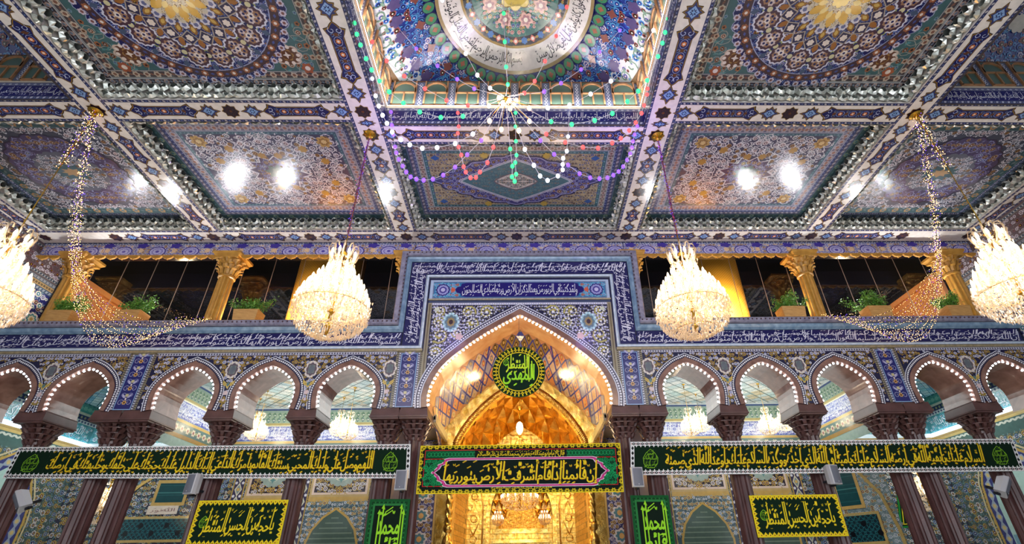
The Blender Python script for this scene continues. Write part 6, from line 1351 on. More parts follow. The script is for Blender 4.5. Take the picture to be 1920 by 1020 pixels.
mb = MB(); mb.box(X0 - 3.4, X0 + 3.4, 20.02, 20.1, -1.6, 9); mb.build('wall_back', BLACK, kind='structure')['label'] = 'unlit masonry behind the gilded iwan'
# ------------------------------------------------------------------ cloth banners
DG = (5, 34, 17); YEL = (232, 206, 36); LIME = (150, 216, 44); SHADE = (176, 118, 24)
def bil(tl, tr, bl, br, w, h, y, wave=0.0):
    tl, tr, bl, br = (np.asarray(a, float) for a in (tl, tr, bl, br))
    def mp(u, v, l):
        a = (u / w)[..., None]; b = (v / h)[..., None]; P = (bl * (1 - a) + br * a) * (1 - b) + (tl * (1 - a) + tr * a) * b
        return np.stack([P[..., 0], y - l + wave * np.sin(u * 2.3) * (1 - v / h), P[..., 1]], -1)
    return mp
def cloth(A, w, h, mp, nm, label, group=None, parts=None):
    mb = MB(); mb.art(A, mp, .0022)
    n = max(2, int(w / .15)); us = np.linspace(0, w, n)
    F = np.stack([mp(us, np.full(n, v), np.full(n, d)) for v, d in ((0, -.001), (h, -.001), (h, -.012), (0, -.012))])
    mb.loft(F, False, col=DG); mb.loft([F[3], F[0]], False, col=DG)
    return tag(mb.build(nm, CLOTH), label, 'banner', group)
def grid_rect(A, w, h, col, l=0):
    n = max(2, int(w / .2)); e = np.linspace(0, w, n)
    for a, b in zip(e[:-1], e[1:]): A.rect(a, b, 0, h, col, l)
def lace(A, w, h, b=.1):
    grid_rect(A, w, h, (226, 226, 224), 0)
    for a, c, d, e in ((b, w - b, b, h - b),): 
        n = max(2, int(w / .2)); q = np.linspace(a, c, n)
        for x0, x1 in zip(q[:-1], q[1:]): A.rect(x0, x1, d, e, DG, 1)
    for y in (b * .55, h - b * .55):
        A.row((b * .3, y), (w - b * .3, y), .115, DIA, (.052, .036), (18, 22, 20), 1); A.row((b * .3, y), (w - b * .3, y), .115, circ(6), .014, (226, 226, 224), 1.4); A.row((b * .3, y), (w - b * .3, y), .115, DIA, (.012, .02), (150, 40, 50), 1.4, 0, 0)
    for x in (b * .55, w - b * .55): A.row((x, b), (x, h - b), .115, DIA, (.052, .036), (18, 22, 20), 1)
    for y, s_ in ((b, -1), (h - b, 1)): A.row((b, y), (w - b, y), .115, np.array([(-.5, 0), (.5, 0), (0, -1.)]) * [1, s_], (.055, .045), (226, 226, 224), 1.5)
def seal(A, c, r):
    q = np.array([(0, 1), (.45, .62), (.75, .15), (.7, -.4), (.35, -.8), (-.35, -.8), (-.7, -.4), (-.75, .15), (-.45, .62)])
    for k, (t, v) in enumerate((('\u0635\u0627\u062d\u0628 \u0627\u0644\u0632\u0645\u0627\u0646', -.75), ('\u0627\u0644\u0633\u0644\u0627\u0645 \u0639\u0644\u064a\u0643', -.2), ('\u064a\u0627 \u0645\u062d\u0645\u062f', .3))):
        w_ = (.62, .66, .36)[k]; put_text(A, text_tris(t, 0, 1.5, .1, .1, 30 + k), c[0] - r * w_, c[0] + r * w_, c[1] + r * v, c[1] + r * (v + .62), LIME, 3 + .3 * k)
    A.line(q * r * .98 + c, .01, LIME, 3, True)
def text_marks(T, seed):
    """extra vowel strokes in the free space above a line"""
    rng = np.random.default_rng(seed + 90); lo = T.reshape(-1, 2).min(0); hi = T.reshape(-1, 2).max(0); q = []
    for k in range(int((hi[0] - lo[0]) / .5)):
        c = np.array([lo[0] + (k + rng.uniform(.2, .8)) * .5, rng.uniform(.75, hi[1] * .95)])
        pl = ((-.16, -.07), (0, .01), (.17, .1)) if rng.random() < .55 else ((-.08, .1), (-.05, -.05), (0, .04), (.05, -.05), (.1, .12))
        q.append(ribbon(np.array(pl) + c, .045))
    q = np.concatenate([x for x in q]); return np.concatenate([q[:, :3], q[:, [0, 2, 3]]])
def yellow_text(A, t, u0, u1, v0, v1, seed, tall=2.8, weave=.05, bold=.035, shade=True, l=3):
    T = text_tris(t, .06, tall, .1, weave, seed, True, bold)
    if tall > 1.5: T = np.concatenate([T, text_marks(T, seed)])
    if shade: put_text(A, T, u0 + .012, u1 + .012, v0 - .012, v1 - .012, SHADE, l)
    put_text(A, T, u0, u1, v0, v1, YEL, l + .6)
T_L = '\u0627\u0644\u0644\u0647\u0645 \u0648\u0635\u0644 \u0639\u0644\u0649 \u0648\u0644\u064a\u0643 \u0627\u0644\u0645\u062d\u064a\u064a \u0633\u0646\u062a\u0643 \u0627\u0644\u0642\u0627\u0626\u0645 \u0628\u0623\u0645\u0631\u0643 \u0627\u0644\u062f\u0627\u0639\u064a \u0625\u0644\u064a\u0643 \u0627\u0644\u062f\u0644\u064a\u0644 \u0639\u0644\u064a\u0643 \u062d\u062c\u062a\u0643 \u0639\u0644\u0649 \u062e\u0644\u0642\u0643 \u0648\u062e\u0644\u064a\u0641\u062a\u0643 \u0641\u064a \u0623\u0631\u0636\u0643'
T_R = '\u0627\u0644\u0633\u0644\u0627\u0645 \u0639\u0644\u064a\u0643 \u064a\u0627 \u0628\u0642\u064a\u0629 \u0627\u0644\u0644\u0647 \u0641\u064a \u0623\u0631\u0636\u0647 \u0627\u0644\u0633\u0644\u0627\u0645 \u0639\u0644\u064a\u0643 \u064a\u0627 \u0645\u064a\u062b\u0627\u0642 \u0627\u0644\u0644\u0647 \u0627\u0644\u0630\u064a \u0623\u062e\u0630\u0647 \u0648\u0648\u0643\u062f\u0647 \u0627\u0644\u0633\u0644\u0627\u0645 \u0639\u0644\u064a\u0643 \u064a\u0627 \u0648\u0639\u062f \u0627\u0644\u0644\u0647 \u0627\u0644\u0630\u064a \u0636\u0645\u0646\u0647'
BY_ = 13.62
for t, c4, lb, sd in ((T_L, ((-12.92, 3.04), (-2.79, 3.0), (-12.95, 2.28), (-2.73, 2.15)), 'long dark green banner with yellow lettering and white lace edge, left of the portal', 5),
                      (T_R, ((3.05, 2.99), (13.5, 2.95), (2.96, 2.15), (13.4, 2.12)), 'long dark green banner with yellow lettering and white lace edge, right of the portal', 6)):
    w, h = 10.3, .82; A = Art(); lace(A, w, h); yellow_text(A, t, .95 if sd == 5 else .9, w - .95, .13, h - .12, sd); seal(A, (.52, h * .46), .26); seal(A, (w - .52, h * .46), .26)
    cloth(A, w, h, bil(*c4, w, h, BY_), 'banner', lb)
# middle banner over the portal
w, h = 5.25, 1.18; A = Art(); grid_rect(A, w, h, (10, 22, 14), 0)
def yedge(A, w, h, p=.17, r=.075):
    for (a, b) in (((0, .045), (w, .045)), ((w, h - .045), (0, h - .045)), ((.045, h), (.045, 0)), ((w - .045, 0), (w - .045, h))):
        A.row(a, b, p, PALM - [.4, 0], r * 1.5, (196, 176, 30), 1.2, pi / 2); A.row(a, b, p, circ(6), r * .3, (90, 70, 10), 1.6)
    A.frame(0, w, 0, h, .022, YEL, 1.8)
yedge(A, w, h)
A.frame(.13, w - .13, .17, h - .12, .014, (196, 30, 40), 2); A.rect(.145, w - .145, .185, .82, (8, 60, 34), 1.5); A.rect(.145, w - .145, .86, h - .135, (6, 80, 44), 1.5); A.rect(.13, w - .13, .83, .845, (196, 30, 40), 2)
fill(A, .15, w - .15, .19, .82, .13, dict(vine=(20, 150, 84), leaf=(16, 130, 74), f=[((24, 160, 92), (6, 60, 30), (40, 180, 100)), ((20, 140, 80), (6, 60, 30), (40, 180, 100))]), 95, lambda P, m: np.abs(P[:, 0] - w / 2) > 1.9, 2, vw=.1)
A.row((.2, .95), (w - .2, .95), .09, ribbon(circ(8), .2, True), .05, (30, 160, 90), 2)
A.rect(w / 2 - 1.2, w / 2 + 1.2, .86, h - .135, (8, 20, 14), 3); yellow_text(A, '\u0642\u0627\u0644 \u0627\u0644\u0625\u0645\u0627\u0645 \u0623\u0628\u0648 \u0639\u0628\u062f\u0627\u0644\u0644\u0647 \u062c\u0639\u0641\u0631 \u0628\u0646 \u0645\u062d\u0645\u062f \u0627\u0644\u0635\u0627\u062f\u0642 \u0639\u0644\u064a\u0647 \u0627\u0644\u0633\u0644\u0627\u0645', w / 2 - 1.14, w / 2 + 1.14, .865, h - .145, 8, 1.2, .04, .02, False, 3.5)
q = [(-2.22, 0), (-2.1, .09), (-2.06, .17), (-1.96, .2), (-1.9, .29), (-1.8, .31)]; q = q + [(-x, z) for x, z in q[::-1]]; q = np.array(q + [(x, -z) for x, z in q[1:-1][::-1]])
for s_, c_, l_ in ((1.04, (206, 206, 206), 3), (1.03, (196, 60, 130), 3.4), (1.0, (220, 200, 214), 3.8), (.99, (5, 22, 14), 4.2)): A.stamp(q * [1, s_ ** 3 * .99] + [0, 0], [(w / 2, .505)], s_, 0, c_, l_)
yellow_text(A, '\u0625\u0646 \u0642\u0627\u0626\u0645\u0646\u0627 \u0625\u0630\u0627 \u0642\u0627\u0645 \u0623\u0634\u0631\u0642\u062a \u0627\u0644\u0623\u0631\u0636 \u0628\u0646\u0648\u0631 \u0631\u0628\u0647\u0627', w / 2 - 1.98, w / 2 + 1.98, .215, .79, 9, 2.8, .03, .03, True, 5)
yellow_text(A, '\u0627\u0644\u0644\u0647\u0645 \u0639\u062c\u0644 \u0644\u0648\u0644\u064a\u0643 \u0627\u0644\u0641\u0631\u062c \u0648\u0627\u0644\u0639\u0627\u0641\u064a\u0629', w / 2 - .75, w / 2 + .8, .09, .155, 10, 1.0, 0, .02, False, 2)
cloth(A, w, h, bil((-2.5, 2.93), (2.75, 2.94), (-2.5, 1.76), (2.72, 1.74), w, h, BY_ - .1), 'banner', 'wide black and green banner with pink cartouche across the portal')
# square banners
for sg, c4, lb in ((-1, ((-7.88, 1.7), (-5.68, 1.69), (-7.9, .7), (-5.68, .7)), 'dark green rectangular banner with yellow border below the left long banner'), (1, ((5.93, 1.63), (8.2, 1.63), (5.93, .68), (8.2, .68)), 'dark green rectangular banner with yellow border below the right long banner')):
    w, h = 2.25, .98; A = Art(); grid_rect(A, w, h, YEL, 0); A.rect(.05, w - .05, .05, h - .05, DG, 1); A.rect(.05, w / 2, .05, h - .05, DG, 1.05)
    for a, b in (((.05, .045), (w - .05, .045)), ((w - .05, h - .045), (.05, h - .045)), ((.045, h - .05), (.045, .05)), ((w - .045, .05), (w - .045, h - .05))):
        A.row(a, b, .105, circ(8), .05, YEL, 1.5); A.row(a, b, .105, DIA * [1, 1.6] + [0, .6], .034, YEL, 1.6, pi * 0); A.row(a, b, .105, circ(6), .016, (150, 40, 30), 2)
    yellow_text(A, '\u064a\u0627 \u062d\u062c\u0629 \u0628\u0646 \u0627\u0644\u062d\u0633\u0646 \u0627\u0644\u0645\u0646\u062a\u0638\u0631', .25, w - .22, .2, h - .17, 12, 2.6, .06, .05, False, 3)
    seal(A, (.28, .5), .14); cloth(A, w, h, bil(*c4, w, h, BY_ + .02), 'banner', lb)
# tall lime lettered banners
for sg, x0, x1, lb in ((-1, -3.67, -2.66, 'tall green banner with lime lettering on the columns left of the portal'), (1, 2.9, 3.88, 'tall green banner with lime lettering on the columns right of the portal')):
    w, h = 1.0, 2.2; A = Art(); grid_rect(A, w, h, (18, 84, 40), 0); A.rect(.06, w - .06, .06, h - .06, (12, 60, 28), .6); A.frame(.1, w - .1, .1, h - .1, .05, (44, 120, 60), 1); A.rect(.15, w - .15, .15, h - .15, (5, 26, 14), 1.4)
    for a, b in (((.1, .07), (w - .1, .07)), ((w - .1, h - .07), (.1, h - .07)), ((.07, h - .1), (.07, .1)), ((w - .07, .1), (w - .07, h - .1))): A.row(a, b, .1, np.array([(-.5, -.2), (.5, -.2), (0, .8)]), .05, (34, 110, 52), 1.2)
    for t, v0, v1, k in (('\u0645\u062d\u0645\u062f', 1.28, 1.92, 1), ('\u0642\u0627\u0626\u0645', .98, 1.36, 2), ('\u0622\u0644', .5, .95, 3), ('\u0645\u062d\u0645\u062f', .2, .6, 4)):
        put_text(A, text_tris(t, 0, 1.4, .1, 0, 40 + k, True, .05), .26, w - .2, v0, v1, LIME, 2 + k * .3)
    for x, a, b in ((.27, .2, 1.9), (.36, .2, 2.02), (.8, 1.15, 2.02), (.86, .2, 1.9)):
        A.line([(x, a), (x + .01, b)], [.028, .034], LIME, 3.5); A.add([(x - .04, b - .03), (x + .01, b + .07), (x + .05, b - .06)], LIME, 3.5)
    for k in (0, .07): A.line([(.42, 1.83 + k), (.6, 1.95 + k)], .022, LIME, 3.5)
    cloth(A, w, h, bil((x0, 1.68), (x1, 1.67), (x0, -.55), (x1, -.55), w, h, BY_ + .05), 'banner', lb)
# round banner hanging in the arch
A = Art(); R = .735
A.stamp(circ(64), [(0, 0)], R, 0, DG, 0); th = np.arange(40) * 2 * pi / 40; pos = np.stack([np.cos(th), np.sin(th)], 1)
A.stamp(DIA, pos * R * .86, (.05, .042), th, YEL, 1); A.stamp(DIA, pos * R * .86, (.022, .018), th, DG, 1.4); A.stamp(circ(6), pos * R * .945, .02, 0, YEL, 1); A.line(circ(64, R * .76), .022, YEL, 1, True); A.line(circ(64, R * .985), .012, (60, 90, 30), 1, True)
put_text(A, text_tris('\u0627\u0644\u0645\u0647\u062f\u064a', 0, 1.7, .05, 0, 50, True, .05), -.44, .44, -.46, .2, LIME, 2); put_text(A, text_tris('\u0627\u0644\u0645\u0646\u062a\u0638\u0631', 0, 1.7, .05, 0, 51, True, .05), -.36, .3, -.04, .5, (196, 220, 50), 2.6)
seal(A, (-.36, .26), .1)
for k, (x, a, b) in enumerate(((.28, -.3, .42), (.18, -.1, .48), (.38, -.2, .3))): A.line([(x, a), (x - .02, b)], .03, (176, 220, 44), 3.2)
root = thing('round_banner', (.07, 13.22, 4.84), 'round dark green banner with lime lettering hanging in the portal arch', 'banner')
mb = MB(); mb.art(A, plane((0, 0, 0), (1, 0, 0), (0, 0, 1), (0, -1, 0)), .0025); c = circ(64, R); mb.loft([[(x, 0, z) for x, z in c], [(x, .02, z) for x, z in c]], True, False, True, DG); mb.build('disc', CLOTH, parent=root)
mb = MB(); mb.tube([(0, .01, R), (0, .2, 1.8)], .006, 4); mb.build('cord', STEEL, parent=root)
# loudspeakers on the columns
root = None
for x, z, y, rz, lb in ((-8.0, 2.05, 13.42, -.35, 'grey loudspeaker on the column at the left yellow bordered banner'), (-2.86, 2.07, 13.42, -.1, 'grey loudspeaker on the column at the left edge of the portal'), (3.06, 2.06, 13.42, .1, 'grey loudspeaker on the column at the right edge of the portal'), (8.1, 2.06, 13.42, .35, 'grey loudspeaker on the column above the right yellow bordered banner')):
    if root is None:
        root = thing('loudspeaker', (x, y, z), lb, 'speaker', 'loudspeakers on the columns', rz)
        mb = MB(); R_ = [[(sx * a, yy, sz * b) for sx, sz in ((1, 1), (-1, 1), (-1, -1), (1, -1))] for a, b, yy in ((.13, .225, -.13), (.145, .235, -.115), (.145, .235, -.02), (.09, .2, .12))]
        mb.loft(R_, True, True, True); mb.build('cabinet', PLASTIC, parent=root)
        mb = MB(); n = 9; xs = np.linspace(-.12, .12, n); mb.loft([[(q, -.134 - .02 * (1 - (q / .12) ** 2), zz) for q in xs] for zz in (-.205, .205)], False); gr = mb.build('grille', GRILLE, parent=root)
        mb = MB(); mb.box(-.03, .03, .1, .3, -.16, -.11); mb.box(-.03, .03, -.02, .12, -.27, -.23); mb.box(-.025, .025, .02, .06, -.27, -.2); mb.build('bracket', STEEL, parent=root)
        mb = MB(); mb.lathe([(.012, 0), (.012, .006)], 10); b_ = mb.build('badge', PLASTIC, parent=gr); b_.location = (0, -.155, -.17); b_.rotation_euler = (pi / 2, 0, 0); kk = family(root)
    else: dup(root, (x, y, z), lb, rz, kid_map=kk)
for s, nm in ((-1, 'leftmost'), (1, 'rightmost')):
    o = dup(root, (-12.08 if s < 0 else 12.5, 13.52, 1.75), 'pale loudspeaker tilted downwards on the %s column' % nm, s * 1.0, kid_map=kk); o.rotation_euler = (.5, .5 * s, s * .9)
A = Art(); w, h = .5, 1.1; A.rect(0, w, 0, h, (30, 130, 50), 0); A.rect(.06, w - .06, .06, h - .06, DG, 1); A.frame(.1, w - .1, .1, h - .1, .03, YEL, 1.5); put_text(A, text_tris('\u0645\u062d\u0645\u062f', 0, 1.6, .1, 0, 60, True, .05), .15, w - .15, .35, .8, YEL, 2)
cloth(A, w, h, bil((13.09, 2.2), (13.66, 2.18), (12.8, 1.12), (13.35, 1.15), w, h, YB - .03), 'banner', 'small green banner seen behind the paired columns in the far right room')
# ------------------------------------------------------------------ crystal chandeliers
def crystal(mb, p, r, h, rng=None):
    x, y, z = p; mb.add([(x + r, y, z), (x, y + r, z), (x - r, y, z), (x, y - r, z), (x, y, z + h * .45), (x, y, z - h)], [(0, 1, 4), (1, 2, 4), (2, 3, 4), (3, 0, 4), (1, 0, 5), (2, 1, 5), (3, 2, 5), (0, 3, 5)])
PROF = [(0, .1), (.06, .3), (.14, .33), (.2, .25), (.3, .24), (.36, .3), (.41, .4), (.46, .5), (.56, .63), (.66, .71), (.8, .72), (.89, .62), (.95, .43), (1.0, .12)]
HC = 2.12
def prad(f): return float(np.interp(f, [a for a, b in PROF], [b for a, b in PROF]))
def chandelier(root, full=True, drop=3.2):
    rng = np.random.default_rng(4)
    mb = MB(); mb.tube([(0, 0, 0), (0, 0, -HC * .98)], .035, 8)
    for f in (.1, .3, .45, .6, .75, .9): mb.lathe([(.03, -.05), (.08, 0), (.03, .05)], 12, (0, 0, -HC * f))
    mb.build('stem', BRASS, parent=root, smooth=True)
    mb = MB(); mb.tube([(0, 0, 0), (0, 0, drop)], .012, 6); mb.lathe([(.02, drop - .16), (.06, drop - .12), (.02, drop - .05), (.1, drop - .03), (.15, drop)], 16); mb.build('chain', BRASS, parent=root)
    mb = MB(); 
    for k in range(10):
        a = k * 2 * pi / 10; ca_, sa_ = cos(a), sin(a)
        P = [(r * ca_, r * sa_, -HC * f) for r, f in ((.03, .2), (.14, .22), (.26, .17), (.31, .09), (.27, .03), (.2, .02), (.18, .06))]; mb.tube(P, .018, 5)
    mb.build('crown', CRYSTAL, parent=root, smooth=True)
    tiers = [(.2, .24, 8), (.37, .26, 12), (.46, .4, 15), (.55, .52, 18), (.63, .61, 20), (.71, .67, 24)] if full else [(.4, .4, 8), (.6, .62, 12), (.7, .72, 14)]
    cm = None
    for ti, (f, r, n) in enumerate(tiers):
        am = MB(); locs = []
        for k in range(n):
            a = (k + .5 * (ti % 2)) * 2 * pi / n; ca_, sa_ = cos(a), sin(a); z = -HC * f
            am.tube([(q * ca_, q * sa_, z + d) for q, d in ((.04, -.02), (r * .5, -.13), (r * .85, -.12), (r, -.04), (r, 0))], .011, 5)
            am.lathe([(.015, -.02), (.045, .0), (.05, .015), (.02, .02)], 8, (r * ca_, r * sa_, z))
            locs.append((r * ca_, r * sa_, z + .02))
        ring_ = am.build('arm_ring', CRYSTAL, parent=root, smooth=True)
        for lc in locs:
            if cm is None:
                m2 = MB(); m2.lathe([(.014, 0), (.017, .07), (.026, .1), (.03, .14), (.02, .19), (.004, .23)], 8); o = m2.build('candle_bulb', BULBW, parent=ring_, smooth=True); cm = o
            else: o = cm.copy(); COL.objects.link(o); o.parent = ring_
            o.location = lc
        cr = MB(); m = n * 9
        for k in range(m):
            a = rng.uniform(0, 2 * pi); rr = r + rng.normal(0, .04); crystal(cr, (rr * cos(a), rr * sin(a), -HC * f - rng.uniform(-.06, .17)), rng.uniform(.011, .02), rng.uniform(.03, .075))
        o = cr.build('crystal_fringe', CRYSTAL, parent=root); o['kind'] = 'stuff'
    cr = MB(); N = 3000 if full else 900
    for k in range(N):
        f = rng.uniform(.2, 1.0) ** .75; a = rng.uniform(0, 2 * pi); r = prad(f) * (rng.uniform(.9, 1.03) if rng.random() < .8 else rng.uniform(.3, .9))
        s_ = 1.0 if full else 1.5
        crystal(cr, (r * cos(a), r * sin(a), -HC * f), rng.uniform(.01, .02) * s_, rng.uniform(.03, .07) * s_)
    o = cr.build('crystal_drops', CRYSTAL, parent=root); o['kind'] = 'stuff'
    rg = MB()
    for f in (.72, .95): rg.loft([[(prad(f) * .98 * cos(t), prad(f) * .98 * sin(t), -HC * f + d) for t in np.linspace(0, 2 * pi, 33)[:-1]] for d in (-.006, .006)], True)
    rg.build('hoop', BRASS, parent=root)
CH = [(-3.57, 8.78, 6.06, 'great crystal chandelier hanging left of the portal arch'), (3.57, 8.78, 6.02, 'great crystal chandelier hanging right of the portal arch'), (-9.69, 8.08, 6.02, 'great crystal chandelier cut off by the left edge of the picture'), (9.69, 8.08, 6.02, 'great crystal chandelier cut off by the right edge of the picture')]
root = None
for x, y, z, lb in CH:
    if root is None:
        root = thing('crystal_chandelier', (x, y, z), lb, 'chandelier', 'great crystal chandeliers'); chandelier(root, True, H - z); kk = family(root)
    else: dup(root, (x, y, z), lb, kid_map=kk)
    lamp('POINT', 'chandelier_light', (x, y, z - 1.3), 85, WARM, .4)
    lamp('POINT', 'chandelier_light', (x, y, z - .75), 24, WARM, .2)
small = None
SM = [(X0 - 8.35, 16.2, 4.62, 'small crystal chandelier in the middle of the left room, low one of the front two'), (X0 - 9.1, 17.3, 5.0, 'small crystal chandelier in the left room, next to the lettered beam'), (X0 - 6.2, 17.3, 5.0, 'small crystal chandelier in the left room, higher one seen beside the second column'), (X0 - 5.5, 16.2, 4.62, 'small crystal chandelier in the left room, low one nearest the portal'),
      (X0 + 5.5, 16.2, 4.62, 'small crystal chandelier in the right room, low one nearest the portal'), (X0 + 6.25, 17.3, 5.0, 'small crystal chandelier in the right room, higher one seen beside the second column'), (X0 + 8.05, 16.2, 4.62, 'small crystal chandelier in the middle of the right room, low one of the front two'), (X0 + 9.2, 17.3, 5.0, 'small crystal chandelier in the right room, next to the lettered beam'),
      (-12.0, 16.0, 2.75, 'crystal chandelier in the far left room, seen between the paired columns'), (12.3, 16.0, 2.75, 'crystal chandelier in the far right room, seen between the paired columns')]
def hang(o, k):
    for c in kids(o):
        if c.name.startswith('chain'): c.scale = (1, 1, k)
for x, y, z, lb in SM:
    sc = .42 if z > 4 else .62
    if small is None:
        small = thing('small_chandelier', (x, y, z), lb, 'chandelier', 'small crystal chandeliers of the rooms'); chandelier(small, False, .9); small.scale = (sc,) * 3; k2 = family(small)
    else: LAST = dup(small, (x, y, z), lb, scale=(sc,) * 3, kid_map=k2)
    hang(small if lb == SM[0][3] else LAST, (ZC - z) / (sc * .9))
    lamp('POINT', 'small_chandelier_light', (x, y, z - .55), 16, WARM, .2)
# crystal chandelier and pendant lantern in the iwan
o = dup(small, (.05, 18.2, 3.0), 'crystal chandelier hanging low inside the gilded iwan', scale=(.85, .85, .55), kid_map=k2); hang(o, 4.6)
for x, nm in ((-.72, 'left'), (.92, 'right')):
    o = dup(small, (x, 19.3, 2.1), 'tiny crystal lamp at the %s of the stalactite niche' % nm, scale=(.28, .28, .3), kid_map=k2); hang(o, 9.4)
lamp('POINT', 'lantern_light', (.05, 18.3, 4.45), 45, AMBER, .12)
root = thing('pendant_lantern', (.05, 18.6, 4.85), 'glowing pendant lantern under the folded gold vault', 'lamp')
mb = MB(); mb.tube([(0, 0, 0), (0, 0, .9)], .01, 5); mb.build('chain', BRASS, parent=root)
mb = MB(); mb.lathe([(.03, 0), (.1, -.06), (.13, -.2), (.11, -.36), (.04, -.46)], 12); mb.build('glass_body', BULBW, parent=root, smooth=True)
mb = MB(); mb.lathe([(.02, -.46), (.05, -.5), (.03, -.56), (.01, -.62)], 10); mb.tube([(.14 * cos(t), 0, -.78 + .17 * sin(t)) for t in np.linspace(0, 2 * pi, 20)], .022, 5); mb.build('finial', BRASS, parent=root, smooth=True)

# ------------------------------------------------------------------ fairy lights
_F = np.array(_f); _R2 = np.array(_r2); _U2 = np.array(_u2)
def ray_at(px, py, y):
    d = _F + _R2 * (px - 1003.39) / F_PX - _U2 * (py - 515.13) / F_PX
    return np.array([.1923, 0, 0]) + d * y / d[1]
BM = {k: bulbmat('bulb_' + k, c, s) for k, c, s in (('purple', (116, 70, 255), 1.7), ('green', (50, 255, 130), 1.2), ('red', (255, 76, 76), 1.3), ('white', (235, 238, 255), 4), ('amber', (255, 200, 130), 5))}
WIRE = mat('white_wire', (206, 196, 206), rough=.5)
SB = {}
HUB = ray_at(948, 186, 6.9)
def string_lights(name, label, colr, bulbs, wire, depth, group='coloured strings round the middle dome', r=.042):
    """bulbs / wire: picture samples of the string, depth: distances from first to last sample"""
    wp = np.array(wire, float); cum = np.concatenate([[0], np.cumsum(np.hypot(*np.diff(wp, axis=0).T))]); tot = cum[-1]
    yy = lambda s_: depth[0] + (depth[1] - depth[0]) * s_ / tot
    P = np.array([ray_at(a, b, yy(s_)) for (a, b), s_ in zip(wp, cum)]); base = P[0]
    root = thing(name, base, label, 'string lights', group)
    mb = MB(); mb.tube(P - base, .006, 4); mb.build('wire', WIRE, parent=root)
    for a, b in bulbs:
        j = np.argmin(np.hypot(wp[:, 0] - a, wp[:, 1] - b)); p = ray_at(a, b, yy(cum[j]))
        if colr not in SB:
            m2 = MB(); m2.sphere((0, 0, 0), r, 10, 6, sz=1.25); o = m2.build('bulb', BM[colr], parent=root, smooth=True); SB[colr] = o
        else: o = SB[colr].copy(); COL.objects.link(o); o.parent = root
        o.location = p - base
z8 = lambda L: [(660 + x / 3.187, y / 3.187) for x, y in L]
z2 = lambda L: [(640 + x / 3.0, y / 3.0) for x, y in L]
hub = (948, 182)
def S(label, c, pts, y0, first=None, last=hub, y1=6.9, dense=2):
    w = ([first] if first else []) + list(pts) + ([last] if last else [])
    string_lights('string_light', label, c, pts, w, (y0, y1))
S('purple bulbs on the string from the upper left rim of the dome to the hub', 'purple', z8([(165, 27), (272, 163), (384, 291), (511, 394), (628, 473), (730, 530)]), 7.6, (690, -30))
S('purple bulbs on the string from the upper right rim of the dome to the hub', 'purple', z8([(1705, 41), (1600, 182), (1480, 310), (1369, 415), (1249, 497), (1148, 548)]), 7.6, (1215, -30))
S('red bulbs on the string from the left rim of the dome to the hub', 'red', z8([(5, 47), (56, 148), (121, 250), (207, 364), (313, 455), (436, 530), (565, 600), (693, 630)]), 6.4, (655, -10))
S('red bulbs on the string across the lettered dome ring to the hub', 'red', z8([(1283, 42), (1220, 216), (1153, 366), (1092, 485), (1030, 556)]), 6.2, (1070, -30))
S('green bulbs on the string running straight up from the hub', 'green', z8([(907, 80), (913, 250), (921, 400), (931, 505)]), 6.2, (944, -30))
S('white bulbs on the string across the left of the lettered ring', 'white', z8([(540, 2), (605, 166), (680, 320), (749, 449), (825, 527)]), 6.2, (815, -30))
S('white bulbs on the string from the right rim of the dome to the hub', 'white', z8([(1853, 101), (1801, 181), (1733, 297), (1648, 382), (1547, 485), (1426, 562), (1300, 628), (1170, 645)]), 6.6, (1258, 0))
S('green bulbs on the string down the left edge of the dome opening', 'green', z8([(14, 138), (29, 205), (51, 269), (84, 351), (118, 418), (165, 484), (222, 549), (307, 616), (405, 669), (531, 702), (663, 695)]), 5.9, (658, 0))
S('green bulbs on the string down the right edge of the dome opening', 'green', z8([(1893, 67), (1889, 112), (1871, 194), (1855, 258), (1828, 338), (1763, 480), (1711, 545), (1645, 607), (1556, 678), (1450, 720), (1313, 744), (1190, 727)]), 5.9, (1256, 0))
S('white bulbs sagging below the lettered band at the left', 'white', z8([(110, 330), (120, 470), (141, 573), (160, 634), (183, 689), (209, 737), (240, 789), (292, 835), (345, 865), (420, 886), (508, 882), (617, 858), (722, 801)]), 7.4, (690, 90))
S('red bulbs sagging from the right edge of the dome opening', 'red', z8([(1803, 322), (1800, 390), (1760, 470), (1766, 530), (1762, 565), (1745, 630), (1730, 677), (1695, 733), (1656, 780), (1606, 827), (1555, 854), (1470, 885), (1380, 880), (1274, 850), (1161, 801)]), 7.4, (1228, 90))
S('purple bulbs in the long loop hanging low at the left of the middle coffer', 'purple', [(733, 210), (735, 235)] + z2([(283, 703), (292, 757), (302, 826), (309, 860), (323, 897), (345, 934), (365, 968), (390, 995), (422, 1008), (463, 1014), (515, 1008), (573, 985), (640, 940), (708, 870), (787, 790)]), 8.35, (732, 205))
S('purple bulbs in the long loop hanging low at the right of the middle coffer', 'purple', z2([(1665, 710), (1650, 757), (1640, 795), (1635, 830), (1625, 865), (1607, 900), (1585, 937), (1560, 965), (1530, 985), (1497, 1000), (1452, 1005), (1400, 1000), (1340, 977), (1275, 928), (1197, 868), (1120, 790)]), 8.35, (1198, 225))
S('red bulbs in the narrow loop left of the hanging green lights', 'red', z2([(655, 635), (660, 712), (655, 750), (660, 827), (675, 872), (688, 938), (700, 968), (727, 1000), (757, 998), (780, 968), (822, 915), (855, 828)]), 8.35, (858, 205))
S('white bulbs in the narrow loop right of the hanging green lights', 'white', z2([(1285, 600), (1275, 768), (1268, 850), (1248, 890), (1245, 925), (1245, 955), (1218, 990), (1160, 1015), (1118, 990), (1083, 930), (1032, 840)]), 8.35, (1070, 195))
S('green bulbs in the close double loop below the hub', 'green', z2([(980, 635), (980, 712), (982, 795), (985, 873), (978, 915), (983, 980), (975, 1020), (960, 995), (962, 935), (950, 838)]), 8.35, (967, 200))
